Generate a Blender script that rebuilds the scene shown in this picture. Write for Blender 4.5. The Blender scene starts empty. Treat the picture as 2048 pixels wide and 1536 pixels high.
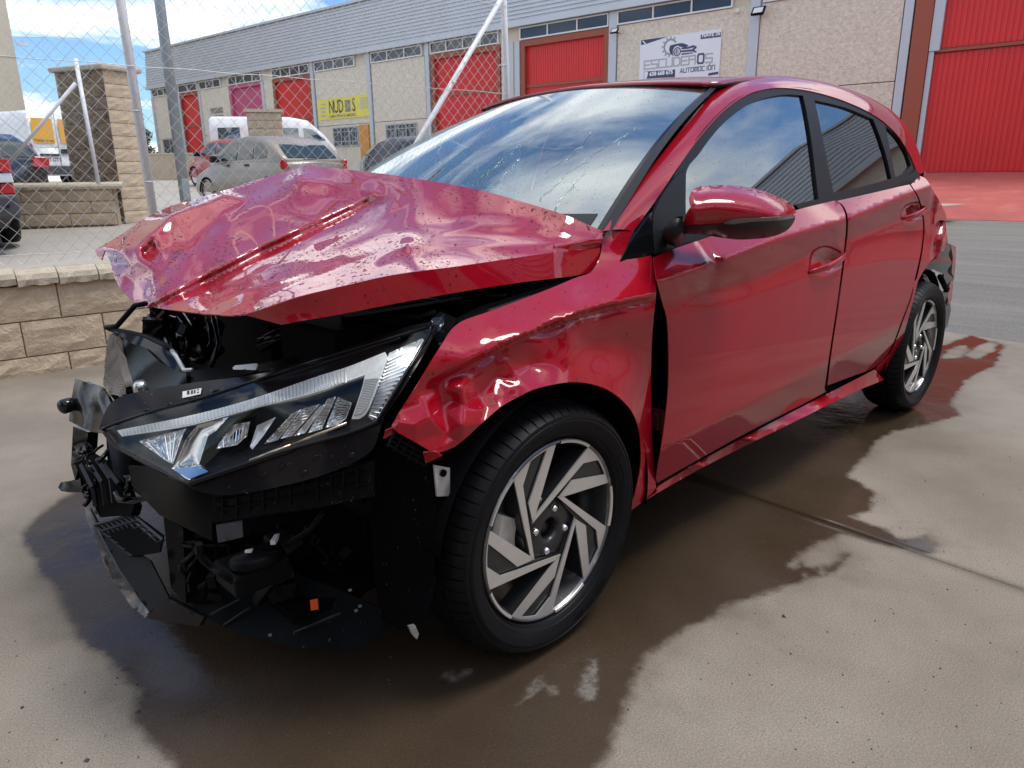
import bpy, math, random
import numpy as np
from mathutils import Vector, Matrix
from mathutils.geometry import delaunay_2d_cdt

random.seed(7)
RNG = np.random.default_rng(7)
R = math.radians
SC = bpy.context.scene
COL = SC.collection

# ------------------------------------------------------------------ camera
CAM = np.array([-1.1576, -1.0241, 1.1247])
YAW, PIT, ROL, FPX = R(44.41126524), R(16.10706129), R(-0.67173571), 1458.2

def _axes():
    d = np.array([math.sin(YAW)*math.cos(PIT), math.cos(YAW)*math.cos(PIT), -math.sin(PIT)])
    r = np.array([math.cos(YAW), -math.sin(YAW), 0.0]); u = np.cross(r, d)
    c, s = math.cos(ROL), math.sin(ROL)
    return c*r + s*u, -s*r + c*u, d
AR, AU, AD = _axes()

def ray(px, py):
    return AD + AR*((px-1024)/FPX) - AU*((py-768)/FPX)

def P(px, py, x=None, y=None, z=None, d=None):
    """point of the place seen at a pixel of the photograph, at a known coordinate"""
    v = ray(px, py)
    if d is not None: return CAM + v*d
    i, val = (0, x) if x is not None else (1, y) if y is not None else (2, z)
    return CAM + v*(val-CAM[i])/v[i]

cam_data = bpy.data.cameras.new('camera')
cam_data.sensor_fit = 'HORIZONTAL'; cam_data.sensor_width = 36.0
cam_data.lens = FPX/2048*36.0
cam_data.clip_start = 0.05; cam_data.clip_end = 2000
cam = bpy.data.objects.new('camera', cam_data); COL.objects.link(cam)
cam.matrix_world = Matrix(((AR[0], AU[0], -AD[0], CAM[0]), (AR[1], AU[1], -AD[1], CAM[1]),
                           (AR[2], AU[2], -AD[2], CAM[2]), (0, 0, 0, 1)))
SC.camera = cam

# ------------------------------------------------------------------ light
SUN_EL, SUN_AZ = R(66), R(128)         # azimuth from +y towards +x
sun_dir = Vector((math.sin(SUN_AZ)*math.cos(SUN_EL), math.cos(SUN_AZ)*math.cos(SUN_EL), math.sin(SUN_EL)))
sd = bpy.data.lights.new('sun', 'SUN'); sd.energy = 1.4; sd.angle = R(20); sd.color = (1, .955, .89)
sun = bpy.data.objects.new('sun', sd); COL.objects.link(sun)
sun.rotation_euler = sun_dir.to_track_quat('Z', 'Y').to_euler(); sun.location = (0, -5, 20)

W = bpy.data.worlds.new('World'); SC.world = W; W.use_nodes = True
def build_world():
    nt = W.node_tree; N, L = nt.nodes, nt.links; N.clear()
    out = N.new('ShaderNodeOutputWorld')
    sky = N.new('ShaderNodeTexSky'); sky.sky_type = 'NISHITA'; sky.sun_disc = False
    sky.sun_elevation = SUN_EL; sky.sun_rotation = SUN_AZ; sky.air_density = 1.0; sky.dust_density = .6; sky.ozone_density = 2.0
    tc = N.new('ShaderNodeTexCoord'); sep = N.new('ShaderNodeSeparateXYZ'); L.new(tc.outputs['Generated'], sep.inputs[0])
    def mth(op, a, b=None):
        m = N.new('ShaderNodeMath'); m.operation = op
        for k, v in enumerate((a, b)):
            if v is None: continue
            if isinstance(v, (int, float)): m.inputs[k].default_value = v
            else: L.new(v, m.inputs[k])
        return m.outputs[0]
    den = mth('ADD', mth('MAXIMUM', sep.outputs[2], 0.0), .16)
    cmb = N.new('ShaderNodeCombineXYZ')
    L.new(mth('DIVIDE', sep.outputs[0], den), cmb.inputs[0]); L.new(mth('DIVIDE', sep.outputs[1], den), cmb.inputs[1])
    mp = N.new('ShaderNodeMapping'); mp.inputs['Location'].default_value = (3.1, 1.7, 0); mp.inputs['Scale'].default_value = (.75, 1.15, 1)
    mp.inputs['Rotation'].default_value = (0, 0, R(35)); L.new(cmb.outputs[0], mp.inputs[0])
    nz = N.new('ShaderNodeTexNoise'); nz.inputs['Scale'].default_value = 1.15; nz.inputs['Detail'].default_value = 9; nz.inputs['Roughness'].default_value = .56
    nz.inputs['Distortion'].default_value = .35; L.new(mp.outputs[0], nz.inputs['Vector'])
    rp = N.new('ShaderNodeValToRGB'); rp.color_ramp.elements[0].position = .44; rp.color_ramp.elements[1].position = .575
    L.new(nz.outputs['Fac'], rp.inputs[0])
    nz2 = N.new('ShaderNodeTexNoise'); nz2.inputs['Scale'].default_value = 2.6; nz2.inputs['Detail'].default_value = 6; L.new(mp.outputs[0], nz2.inputs['Vector'])
    rp2 = N.new('ShaderNodeValToRGB'); rp2.color_ramp.elements[0].position = .32; rp2.color_ramp.elements[1].position = .68
    rp2.color_ramp.elements[0].color = (.52, .56, .64, 1); rp2.color_ramp.elements[1].color = (1.0, .99, .98, 1)
    L.new(nz2.outputs['Fac'], rp2.inputs[0])
    skm = N.new('ShaderNodeMixRGB'); skm.blend_type = 'MULTIPLY'; skm.inputs[0].default_value = 1; skm.inputs[2].default_value = (.070, .092, .115, 1)
    L.new(sky.outputs[0], skm.inputs[1])
    clm = N.new('ShaderNodeMixRGB'); clm.blend_type = 'MULTIPLY'; clm.inputs[0].default_value = 1; clm.inputs[2].default_value = (1.25, 1.25, 1.25, 1)
    L.new(rp2.outputs[0], clm.inputs[1])
    mx = N.new('ShaderNodeMixRGB'); L.new(rp.outputs[0], mx.inputs[0]); L.new(skm.outputs[0], mx.inputs[1]); L.new(clm.outputs[0], mx.inputs[2])
    bg = N.new('ShaderNodeBackground'); bg.inputs[1].default_value = 1.0
    L.new(mx.outputs[0], bg.inputs[0]); L.new(bg.outputs[0], out.inputs[0])
build_world()
SC.view_settings.view_transform = 'Standard'; SC.view_settings.look = 'None'
SC.view_settings.exposure = 0.75; SC.view_settings.gamma = 1.0; SC.view_settings.use_curve_mapping = False
try:
    SC.cycles.max_bounces = 10; SC.cycles.transparent_max_bounces = 16; SC.cycles.glossy_bounces = 5
    SC.cycles.use_denoising = True; SC.cycles.caustics_reflective = False; SC.cycles.caustics_refractive = False
    SC.cycles.sample_clamp_indirect = 6
except Exception: pass

# ------------------------------------------------------------------ materials
def mat(name, col, rough=.5, metal=0.0, coat=0.0, coat_rough=.03, vary=None, bump=None, spec=.5, dirt=None, emit=None, alpha=None):
    """vary=(scale, amount[, stretch]) lightness noise; bump=(scale, strength[, dist]); dirt=(scale, colour, threshold)"""
    m = bpy.data.materials.new(name); m.use_nodes = True; nt = m.node_tree; N, L = nt.nodes, nt.links
    b = N['Principled BSDF']; c4 = (*col, 1)
    b.inputs['Base Color'].default_value = c4; b.inputs['Roughness'].default_value = rough; b.inputs['Metallic'].default_value = metal
    b.inputs['Coat Weight'].default_value = coat; b.inputs['Coat Roughness'].default_value = coat_rough
    b.inputs['Specular IOR Level'].default_value = spec
    if emit: b.inputs['Emission Color'].default_value = (*emit[0], 1); b.inputs['Emission Strength'].default_value = emit[1]
    tc = None; col_out = None
    if vary or bump or dirt: tc = N.new('ShaderNodeTexCoord')
    def noise(scale, stretch=None, detail=5, rgh=.6):
        v = tc.outputs['Object']
        if stretch:
            mp = N.new('ShaderNodeMapping'); mp.inputs['Scale'].default_value = stretch; L.new(v, mp.inputs[0]); v = mp.outputs[0]
        n = N.new('ShaderNodeTexNoise'); n.inputs['Scale'].default_value = scale; n.inputs['Detail'].default_value = detail; n.inputs['Roughness'].default_value = rgh
        L.new(v, n.inputs['Vector']); return n.outputs['Fac']
    if vary:
        f = noise(vary[0], vary[2] if len(vary) > 2 else None)
        rp = N.new('ShaderNodeMapRange'); rp.inputs[1].default_value = .25; rp.inputs[2].default_value = .75
        rp.inputs[3].default_value = 1-vary[1]; rp.inputs[4].default_value = 1+vary[1]; L.new(f, rp.inputs[0])
        mu = N.new('ShaderNodeMixRGB'); mu.blend_type = 'MULTIPLY'; mu.inputs[0].default_value = 1; mu.inputs[1].default_value = c4
        L.new(rp.outputs[0], mu.inputs[2]); col_out = mu.outputs[0]
    if dirt:
        f = noise(dirt[0], dirt[3] if len(dirt) > 3 else None, 7, .65)
        rp = N.new('ShaderNodeMapRange'); rp.inputs[1].default_value = dirt[2]; rp.inputs[2].default_value = dirt[2]+.2; L.new(f, rp.inputs[0])
        mx = N.new('ShaderNodeMixRGB'); L.new(rp.outputs[0], mx.inputs[0]); mx.inputs[2].default_value = (*dirt[1], 1)
        if col_out: L.new(col_out, mx.inputs[1])
        else: mx.inputs[1].default_value = c4
        col_out = mx.outputs[0]
    if col_out: L.new(col_out, b.inputs['Base Color'])
    if bump:
        bs = [bump] if not isinstance(bump[0], (tuple, list)) else bump
        prev = None
        for q in bs:
            bp = N.new('ShaderNodeBump'); bp.inputs['Strength'].default_value = q[1]; bp.inputs['Distance'].default_value = q[2] if len(q) > 2 else .01
            L.new(noise(q[0]), bp.inputs['Height'])
            if prev: L.new(prev, bp.inputs['Normal'])
            prev = bp.outputs[0]
        L.new(prev, b.inputs['Normal'])
    return m

def glass(name, tint=(.6, .7, .68), refl=1.5, rough=0.0, haze=0.0, haze_col=(.5, .55, .55), noise_haze=None):
    m = bpy.data.materials.new(name); m.use_nodes = True; nt = m.node_tree; N, L = nt.nodes, nt.links; N.clear()
    out = N.new('ShaderNodeOutputMaterial'); tr = N.new('ShaderNodeBsdfTransparent'); tr.inputs[0].default_value = (*tint, 1)
    gl = N.new('ShaderNodeBsdfGlossy'); gl.inputs['Roughness'].default_value = rough; gl.inputs[0].default_value = (.92, .97, .96, 1)
    r0 = ((refl-1)/(refl+1))**2; ge = N.new('ShaderNodeNewGeometry'); dt = N.new('ShaderNodeVectorMath'); dt.operation = 'DOT_PRODUCT'
    L.new(ge.outputs['Normal'], dt.inputs[0]); L.new(ge.outputs['Incoming'], dt.inputs[1])
    def mt(op, a, b):
        q = N.new('ShaderNodeMath'); q.operation = op; q.use_clamp = False
        for k, v in enumerate((a, b)):
            if v is None: continue
            if isinstance(v, (int, float)): q.inputs[k].default_value = v
            else: L.new(v, q.inputs[k])
        return q.outputs[0]
    om = mt('SUBTRACT', 1.0, mt('MINIMUM', mt('ABSOLUTE', dt.outputs['Value'], None), 1.0))
    fres = mt('ADD', mt('MULTIPLY', mt('POWER', om, 5.0), 1-r0), r0)
    mx = N.new('ShaderNodeMixShader'); L.new(fres, mx.inputs[0]); L.new(gl.outputs[0], mx.inputs[2])
    base = tr.outputs[0]
    if haze:
        df = N.new('ShaderNodeBsdfDiffuse'); df.inputs[0].default_value = (*haze_col, 1)
        m2 = N.new('ShaderNodeMixShader'); L.new(tr.outputs[0], m2.inputs[1]); L.new(df.outputs[0], m2.inputs[2]); m2.inputs[0].default_value = haze
        if noise_haze:
            tc = N.new('ShaderNodeTexCoord'); mp = N.new('ShaderNodeMapping'); mp.inputs['Scale'].default_value = noise_haze[1]
            L.new(tc.outputs['Object'], mp.inputs[0])
            n = N.new('ShaderNodeTexNoise'); n.inputs['Scale'].default_value = noise_haze[0]; n.inputs['Detail'].default_value = 6; L.new(mp.outputs[0], n.inputs['Vector'])
            rp = N.new('ShaderNodeMapRange'); rp.inputs[1].default_value = .35; rp.inputs[2].default_value = .7; rp.inputs[3].default_value = haze*.3; rp.inputs[4].default_value = haze*1.7
            L.new(n.outputs['Fac'], rp.inputs[0]); L.new(rp.outputs[0], m2.inputs[0])
        base = m2.outputs[0]
    L.new(base, mx.inputs[1]); L.new(mx.outputs[0], out.inputs[0])
    return m

def paint(name, col, ior):
    m = mat(name, col, .40, .0, 1.0, .010, spec=.05, vary=(7, .05)); nt = m.node_tree; N, L = nt.nodes, nt.links; b = N['Principled BSDF']; b.inputs['Coat IOR'].default_value = ior
    # dried rain film: slightly duller streaks in the clear coat
    tc = N.new('ShaderNodeTexCoord'); mp = N.new('ShaderNodeMapping'); mp.inputs['Scale'].default_value = (2.2, 2.2, .7); L.new(tc.outputs['Object'], mp.inputs[0])
    n = N.new('ShaderNodeTexNoise'); n.inputs['Scale'].default_value = 2.4; n.inputs['Detail'].default_value = 5; L.new(mp.outputs[0], n.inputs['Vector'])
    r = N.new('ShaderNodeMapRange'); r.inputs[1].default_value = .47; r.inputs[2].default_value = .60; r.inputs[3].default_value = .008; r.inputs[4].default_value = .03; L.new(n.outputs['Fac'], r.inputs[0]); L.new(r.outputs[0], b.inputs['Coat Roughness'])
    return m
MT = {}
def setup_materials():
    g = MT
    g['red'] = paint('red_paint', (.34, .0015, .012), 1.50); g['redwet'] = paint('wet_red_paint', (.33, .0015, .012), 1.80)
    g['red_fender'] = g['red']
    g['black'] = mat('black_plastic', (.0045, .0045, .005), .42, spec=.07, vary=(9, .25), bump=(60, .12, .002))
    g['trim'] = mat('satin_black_trim', (.016, .017, .019), .38, spec=.18, bump=(220, .08, .001))
    g['gloss'] = mat('gloss_black', (.005, .005, .006), .10, spec=.35)
    g['dark'] = mat('engine_black', (.003, .003, .0035), .7, spec=.03)
    g['smoke'] = mat('smoked_housing', (.012, .010, .011), .2, spec=.15, coat=.10, vary=(6, .3), bump=(14, .12, .004))
    g['rubber'] = mat('tyre_rubber', (.007, .007, .008), .46, spec=.14, vary=(7, .3), bump=(160, .15, .002))
    g['alloy'] = mat('machined_alloy', (.66, .64, .61), .3, .6, vary=(30, .06), bump=(300, .03, .001))
    g['alloy_dark'] = mat('dark_alloy', (.022, .022, .024), .36, .2, coat=.25)
    g['alloy_barrel'] = mat('rim_barrel_alloy', (.16, .16, .165), .3, .8, dirt=(22, (.5, .5, .5), .56))
    g['chrome'] = mat('chrome', (.85, .85, .86), .06, 1.0)
    g['steel'] = mat('galvanised_steel', (.46, .47, .48), .38, .75, vary=(28, .25), dirt=(26, (.75, .75, .76), .55))
    g['cast'] = mat('cast_metal', (.26, .255, .24), .5, .7, vary=(20, .3))
    g['fins'] = mat('radiator_fins', (.30, .255, .21), .45, .5, vary=(18, .35))
    g['drl'] = mat('frosted_light_guide', (.80, .80, .76), .22, coat=.4, vary=(160, .12))
    g['reflector'] = mat('lamp_reflector', (.80, .80, .79), .16, .72)
    g['lampwhite'] = mat('lamp_white_fluting', (.66, .68, .68), .2, .35, coat=.4)
    g['bluefilm'] = mat('blue_lamp_film', (.13, .30, .62), .2, coat=.5)
    g['label'] = mat('white_label', (.72, .72, .70), .5)
    g['ink'] = mat('black_ink', (.02, .02, .022), .6)
    g['orange'] = mat('orange_sticker', (.75, .10, .01), .6)
    g['redlens'] = mat('red_lamp_lens', (.42, .006, .008), .12, coat=.8)
    g['smokelens'] = mat('smoked_lens', (.10, .095, .09), .15, coat=.5)
    g['bladechrome'] = mat('satin_chrome', (.62, .58, .52), .16, 1.0)
    g['beigechrome'] = mat('beige_chrome', (.60, .47, .36), .2, .9)
    g['chromegrey'] = mat('grey_plated_cap', (.55, .55, .54), .25, .9)
    g['tray'] = mat('undertray_plastic', (.003, .005, .006), .42, spec=.06, vary=(4, .3), bump=(12, .1, .01))
    g['splitter'] = mat('scuffed_splitter', (.05, .045, .04), .35, coat=.3, vary=(20, .4), dirt=(14, (.20, .15, .11), .5))
    g['beam'] = mat('black_dipped_steel', (.022, .020, .018), .26, .4, coat=.1, dirt=(9, (.22, .19, .15), .52))
    g['khaki'] = mat('khaki_bracket', (.10, .085, .06), .6)
    g['liner'] = mat('headliner_fabric', (.30, .30, .29), .9)
    g['dropred'] = glass('water_drop_on_paint', (.58, .36, .39), 1.4)
    g['dropglass'] = glass('water_drop_on_glass', (.78, .82, .82), 1.5)
    g['interior'] = mat('grey_upholstery', (.045, .045, .047), .8, vary=(30, .2))
    g['airbag'] = mat('airbag_fabric', (.50, .52, .50), .85, vary=(5, .15), bump=(6, .4, .03))
    g['screen'] = glass('windscreen_glass', (.55, .66, .63), 4.0, .0, .13, (.32, .46, .44), (3.0, (1.2, .35, 2.5)))
    g['sideglass'] = glass('side_window_glass', (.30, .36, .34), 3.4)
    g['darkglass'] = glass('privacy_glass', (.08, .085, .085), 2.6)
    g['lens'] = glass('headlamp_lens', (.93, .94, .94), 1.45)
    g['drop'] = glass('water_drop', (.62, .42, .44), 1.6)
    g['clear'] = glass('pane_glass', (.05, .06, .07), 1.6)
    g['carglass'] = mat('parked_car_glass', (.028, .042, .042), .05, spec=.6)
    # setting
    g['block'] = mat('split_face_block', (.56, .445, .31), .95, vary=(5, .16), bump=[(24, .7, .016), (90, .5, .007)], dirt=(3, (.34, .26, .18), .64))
    g['block_dark'] = mat('dark_block', (.30, .22, .145), .95, vary=(7, .25), bump=[(26, .8, .02), (100, .6, .006)], dirt=(4, (.12, .085, .06), .52))  # darker block colour, used on the left-hand face of the tall pillar
    g['coping'] = mat('coping_stone', (.60, .515, .39), .95, vary=(12, .15), bump=[(150, .9, .012), (40, .5, .01)])
    g['mortar'] = mat('mortar', (.43, .34, .24), .95, bump=(60, .5, .01))
    g['stucco'] = mat('exposed_aggregate_panel', (.76, .68, .55), .9, vary=(9, .18), bump=[(16, .8, .05)], dirt=(11, (.42, .36, .27), .56))
    g['stucco2'] = mat('smooth_render', (.68, .60, .48), .9, vary=(2, .1))
    g['clad'] = mat('grey_cladding', (.53, .55, .575), .42, .35, vary=(.8, .06))
    g['cladlight'] = mat('light_grey_sheet', (.52, .55, .58), .45, .2, vary=(1, .05))
    g['reddoor'] = mat('red_steel_door', (.66, .022, .020), .4, vary=(.8, .08), dirt=(1.2, (.45, .03, .03), .66))
    g['pinkdoor'] = mat('faded_pink_door', (.55, .10, .20), .5)
    g['brownframe'] = mat('brown_red_frame', (.33, .075, .035), .5)
    g['white'] = mat('white_paint', (.78, .78, .76), .45, vary=(3, .04))
    g['postwhite'] = mat('white_post_paint', (.74, .745, .75), .4, vary=(5, .06), dirt=(9, (.45, .42, .36), .68))
    g['wire'] = mat('galvanised_wire', (.74, .73, .70), .42, .35)
    g['lamppost'] = mat('grey_lamp_post_paint', (.30, .34, .36), .45, .3, vary=(4, .12))
    g['signwhite'] = mat('sign_white', (.80, .83, .87), .4)
    g['signnavy'] = mat('sign_navy', (.055, .06, .14), .5)
    g['signgrey'] = mat('sign_grey', (.42, .44, .44), .5)
    g['signyellow'] = mat('sign_yellow', (.80, .70, .10), .5)
    g['signbrown'] = mat('sign_brown', (.10, .055, .04), .6)
    g['signtaupe'] = mat('sign_taupe', (.28, .24, .19), .6)
    g['vanyellow'] = mat('van_amber_print', (.80, .43, .06), .4)
    g['orangedoor'] = mat('orange_wood_door', (.62, .27, .04), .5)
    g['asphalt'] = mat('grey_asphalt', (.26, .245, .22), .95, spec=.08, vary=(.9, .2, (3.5, .5, 1)), bump=[(90, 1.0, .02), (300, .8, .006)], dirt=(45, (.38, .36, .33), .53))
    g['redfloor'] = mat('red_painted_concrete', (.40, .085, .07), .7, vary=(1.1, .2), dirt=(1.6, (.50, .17, .14), .55))
    g['lot'] = mat('pale_concrete_lot', (.37, .335, .285), .8, vary=(.9, .14, (.5, 2.5, 1)), bump=(60, .3, .005), dirt=(1.3, (.26, .235, .2), .6))
    g['earth'] = mat('dry_ground', (.22, .19, .15), .95, vary=(.3, .2))
    g['leaf'] = mat('pine_foliage', (.035, .075, .025), .8, vary=(2, .4))
    g['bark'] = mat('bark', (.12, .085, .06), .9)
    g['silver'] = mat('beige_silver_paint', (.27, .235, .19), .40, .25, .3)
    g['whitecar'] = mat('white_van_paint', (.78, .79, .78), .35, coat=.5)
    g['blackcar'] = mat('black_van_paint', (.008, .009, .014), .2, coat=.9)
    g['redcar'] = mat('faded_red_paint', (.34, .03, .025), .35, coat=.6)
    g['greycar'] = mat('dark_grey_paint', (.035, .04, .05), .3, coat=.8)
    g['bumper'] = mat('grey_bumper_plastic', (.055, .06, .068), .5)
    g['beigewall'] = mat('beige_render', (.56, .49, .38), .9, vary=(.5, .08))
setup_materials()

# ------------------------------------------------------------------ object helpers
WLOC = {}
def link(o): COL.objects.link(o); return o
def thing(name, label, cat, loc, group=None, rz=0.0):
    o = link(bpy.data.objects.new(name, None)); o.location = Vector([float(v) for v in loc]); o.rotation_euler = (0, 0, rz)
    o.empty_display_size = .1
    o['label'] = label; o['category'] = cat
    if group: o['group'] = group
    WLOC[o.name] = np.array([float(v) for v in loc]); return o
def tag(o, label, cat, group=None):
    o['label'] = label; o['category'] = cat
    if group: o['group'] = group
    return o
def mesh(name, V, F, smooth=True, m=None):
    me = bpy.data.meshes.new(name); me.from_pydata([tuple(map(float, v)) for v in V], [], [tuple(map(int, f)) for f in F])
    if smooth: me.polygons.foreach_set('use_smooth', [True]*len(me.polygons))
    if m is not None:
        me.materials.append(MT[m] if isinstance(m, str) else m)
    me.update(); return me
def obj(name, V, F, m, parent=None, smooth=True, local=False, kind=None):
    """one mesh object; V in world coordinates unless local; parents are moved, not turned, when V is world"""
    V = np.asarray(V, float)
    off = np.zeros(3)
    if parent is not None and not local: off = WLOC[parent.name]
    o = link(bpy.data.objects.new(name, mesh(name, V-off, F, smooth, m)))
    if parent is not None: o.parent = parent
    WLOC[o.name] = off
    if kind: o['kind'] = kind
    return o
def shared(name, me, loc, parent=None, rot=None):
    o = link(bpy.data.objects.new(name, me))
    off = WLOC[parent.name] if parent is not None else 0
    o.location = Vector([float(v) for v in (np.asarray(loc, float)-off)])
    if rot is not None: o.rotation_euler = rot
    if parent is not None: o.parent = parent
    return o
def solidify(o, t, off=-1):
    md = o.modifiers.new('thickness', 'SOLIDIFY'); md.thickness = t; md.offset = off; return o
def bevel(o, w, seg=2):
    md = o.modifiers.new('bevel', 'BEVEL'); md.width = w; md.segments = seg; md.limit_method = 'ANGLE'; md.angle_limit = R(35); return o

class Geo:
    def __init__(s): s.V, s.F = [], []
    def add(s, V, F):
        n = len(s.V); s.V += [np.asarray(v, float) for v in V]; s.F += [tuple(i+n for i in f) for f in F]; return s
    def box(s, c, size, ax=None):
        c = np.asarray(c, float); h = np.asarray(size, float)/2
        A = np.eye(3) if ax is None else np.asarray(ax, float)
        V = [c + A[0]*h[0]*i + A[1]*h[1]*j + A[2]*h[2]*k for i in (-1, 1) for j in (-1, 1) for k in (-1, 1)]
        return s.add(V, [(0, 1, 3, 2), (4, 6, 7, 5), (0, 4, 5, 1), (2, 3, 7, 6), (0, 2, 6, 4), (1, 5, 7, 3)])
    def tube(s, pts, r, n=6, close=True):
        pts = [np.asarray(p, float) for p in pts]; V, F = [], []
        rr = r if isinstance(r, (list, tuple)) else [r]*len(pts)
        up = np.array([.13, .21, .97])
        for i, p in enumerate(pts):
            t = (pts[min(i+1, len(pts)-1)] - pts[max(i-1, 0)]); t = t/(np.linalg.norm(t)+1e-9)
            a = np.cross(t, up); a /= np.linalg.norm(a)+1e-9; b = np.cross(t, a)
            for k in range(n):
                th = 2*math.pi*k/n; V.append(p + rr[i]*(a*math.cos(th) + b*math.sin(th)))
        for i in range(len(pts)-1):
            for k in range(n): F.append((i*n+k, i*n+(k+1) % n, (i+1)*n+(k+1) % n, (i+1)*n+k))
        if close: F += [tuple(range(n-1, -1, -1)), tuple((len(pts)-1)*n+k for k in range(n))]
        return s.add(V, F)
    def prism(s, poly3, ext):
        """closed polygon of 3-D points pushed along ext"""
        n = len(poly3); ext = np.asarray(ext, float); A = [np.asarray(p, float) for p in poly3]; B = [p+ext for p in A]
        return s.add(A+B, [tuple(range(n-1, -1, -1)), tuple(range(n, 2*n))] + [(i, (i+1) % n, n+(i+1) % n, n+i) for i in range(n)])
    def lathe(s, prof, c, axis=(0, 1, 0), n=48, close=False):
        """prof: (radius, along axis)"""
        axis = np.asarray(axis, float); axis /= np.linalg.norm(axis); t = np.array([0, 0, 1.0]) if abs(axis[2]) < .9 else np.array([1.0, 0, 0])
        a = np.cross(axis, t); a /= np.linalg.norm(a); b = np.cross(axis, a); c = np.asarray(c, float); V, F = [], []
        m = len(prof)
        for k in range(n):
            th = 2*math.pi*k/n; e = a*math.cos(th)+b*math.sin(th)
            for (rr, h) in prof: V.append(c + e*rr + axis*h)
        for k in range(n):
            for j in range(m-1 if not close else m):
                j2 = (j+1) % m
                F.append((k*m+j, k*m+j2, ((k+1) % n)*m+j2, ((k+1) % n)*m+j))
        return s.add(V, F)
    def obj(s, name, m, parent=None, smooth=False, **k): return obj(name, s.V, s.F, m, parent, smooth, **k)

def densify(poly, step=10.0, closed=False, smooth=True, corner=38):
    """resample a pixel polyline; Catmull-Rom between points, corners kept where the line turns sharply"""
    p = [np.asarray(q, float) for q in poly]; n = len(p); out = []
    def sharp(i):
        if not closed and (i == 0 or i == n-1): return True
        a = p[i]-p[(i-1) % n]; b = p[(i+1) % n]-p[i]
        a2, b2 = a[:2], b[:2]
        c = a2@b2/(np.linalg.norm(a2)*np.linalg.norm(b2)+1e-9); return c < math.cos(R(corner))
    sh = [sharp(i) for i in range(n)]
    for i in range(n if closed else n-1):
        p1, p2 = p[i], p[(i+1) % n]
        p0 = p[(i-1) % n] if not sh[i] else 2*p1-p2
        p3 = p[(i+2) % n] if not sh[(i+1) % n] else 2*p2-p1
        L = np.linalg.norm((p2-p1)[:2]); k = max(1, int(round(L/step)))
        for j in range(k):
            t = j/k
            if smooth:
                out.append(.5*((2*p1)+(-p0+p2)*t+(2*p0-5*p1+4*p2-p3)*t*t+(-p0+3*p1-3*p2+p3)*t**3))
            else: out.append(p1+(p2-p1)*t)
    if not closed: out.append(p[-1])
    return np.array(out)

def inside(pts, poly):
    x, y = pts[:, 0], pts[:, 1]; r = np.zeros(len(pts), bool); n = len(poly)
    for i in range(n):
        x1, y1 = poly[i][:2]; x2, y2 = poly[(i+1) % n][:2]
        c = (y1 > y) != (y2 > y)
        with np.errstate(divide='ignore', invalid='ignore'):
            r ^= c & (x < (x2-x1)*(y-y1)/(y2-y1)+x1)
    return r
def segdist(pts, poly, closed=False):
    d = np.full(len(pts), 1e9); n = len(poly)
    for i in range(n if closed else n-1):
        a = np.asarray(poly[i][:2], float); b = np.asarray(poly[(i+1) % n][:2], float); ab = b-a
        t = np.clip(((pts-a)@ab)/(ab@ab+1e-12), 0, 1); q = pts-a-t[:, None]*ab
        d = np.minimum(d, np.sqrt((q*q).sum(1)))
    return d

def patch(outline, hit, step=12.0, holes=(), lines=(), smooth=True, edge=None):
    """panel seen inside a pixel outline, laid on the surface that hit(px array) returns"""
    bd = [densify(outline, edge or step*.8, True, smooth)[:, :2]] + [densify(h, edge or step*.8, True, smooth)[:, :2] for h in holes]
    ln = [densify(l, step*.8, False, True)[:, :2] for l in lines]
    lo, hi = bd[0].min(0), bd[0].max(0); gx = []
    j = 0; yy = lo[1]
    while yy < hi[1]:
        xx = np.arange(lo[0]+(step/2 if j % 2 else 0), hi[0], step); gx.append(np.stack([xx, np.full_like(xx, yy)], 1)); yy += step*.87; j += 1
    g = np.concatenate(gx) if gx else np.zeros((0, 2))
    k = inside(g, bd[0])
    for h in bd[1:]: k &= ~inside(g, h)
    g = g[k]
    for q in bd: g = g[segdist(g, q, True) > step*.45]
    for q in ln: g = g[segdist(g, q) > step*.45]
    vs, es = [], []
    for q in bd:
        n0 = len(vs); vs += [tuple(v) for v in q]; es += [(n0+i, n0+(i+1) % len(q)) for i in range(len(q))]
    for q in ln:
        q = q[inside(q, bd[0]) & (segdist(q, bd[0], True) > 1.0)]
        if len(q) < 2: continue
        n0 = len(vs); vs += [tuple(v) for v in q]; es += [(n0+i, n0+i+1) for i in range(len(q)-1)]
    vs += [tuple(v) for v in g]
    rv, _, rf, *_ = delaunay_2d_cdt([Vector(v) for v in vs], es, [], 0, 1e-4)
    v2 = np.array([[v[0], v[1]] for v in rv]); F = np.array([f for f in rf if len(f) == 3])
    ce = v2[F].mean(1); k = inside(ce, bd[0])
    for h in bd[1:]: k &= ~inside(ce, h)
    F = F[k]
    V = hit(v2)
    a, b, c = V[F[:, 0]], V[F[:, 1]], V[F[:, 2]]
    nn = np.cross(b-a, c-a); flip = ((nn*(CAM-a)).sum(1) < 0)
    F[flip] = F[flip][:, ::-1]
    used = np.unique(F); mp = -np.ones(len(V), int); mp[used] = np.arange(len(used))
    return V[used], mp[F]

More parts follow.
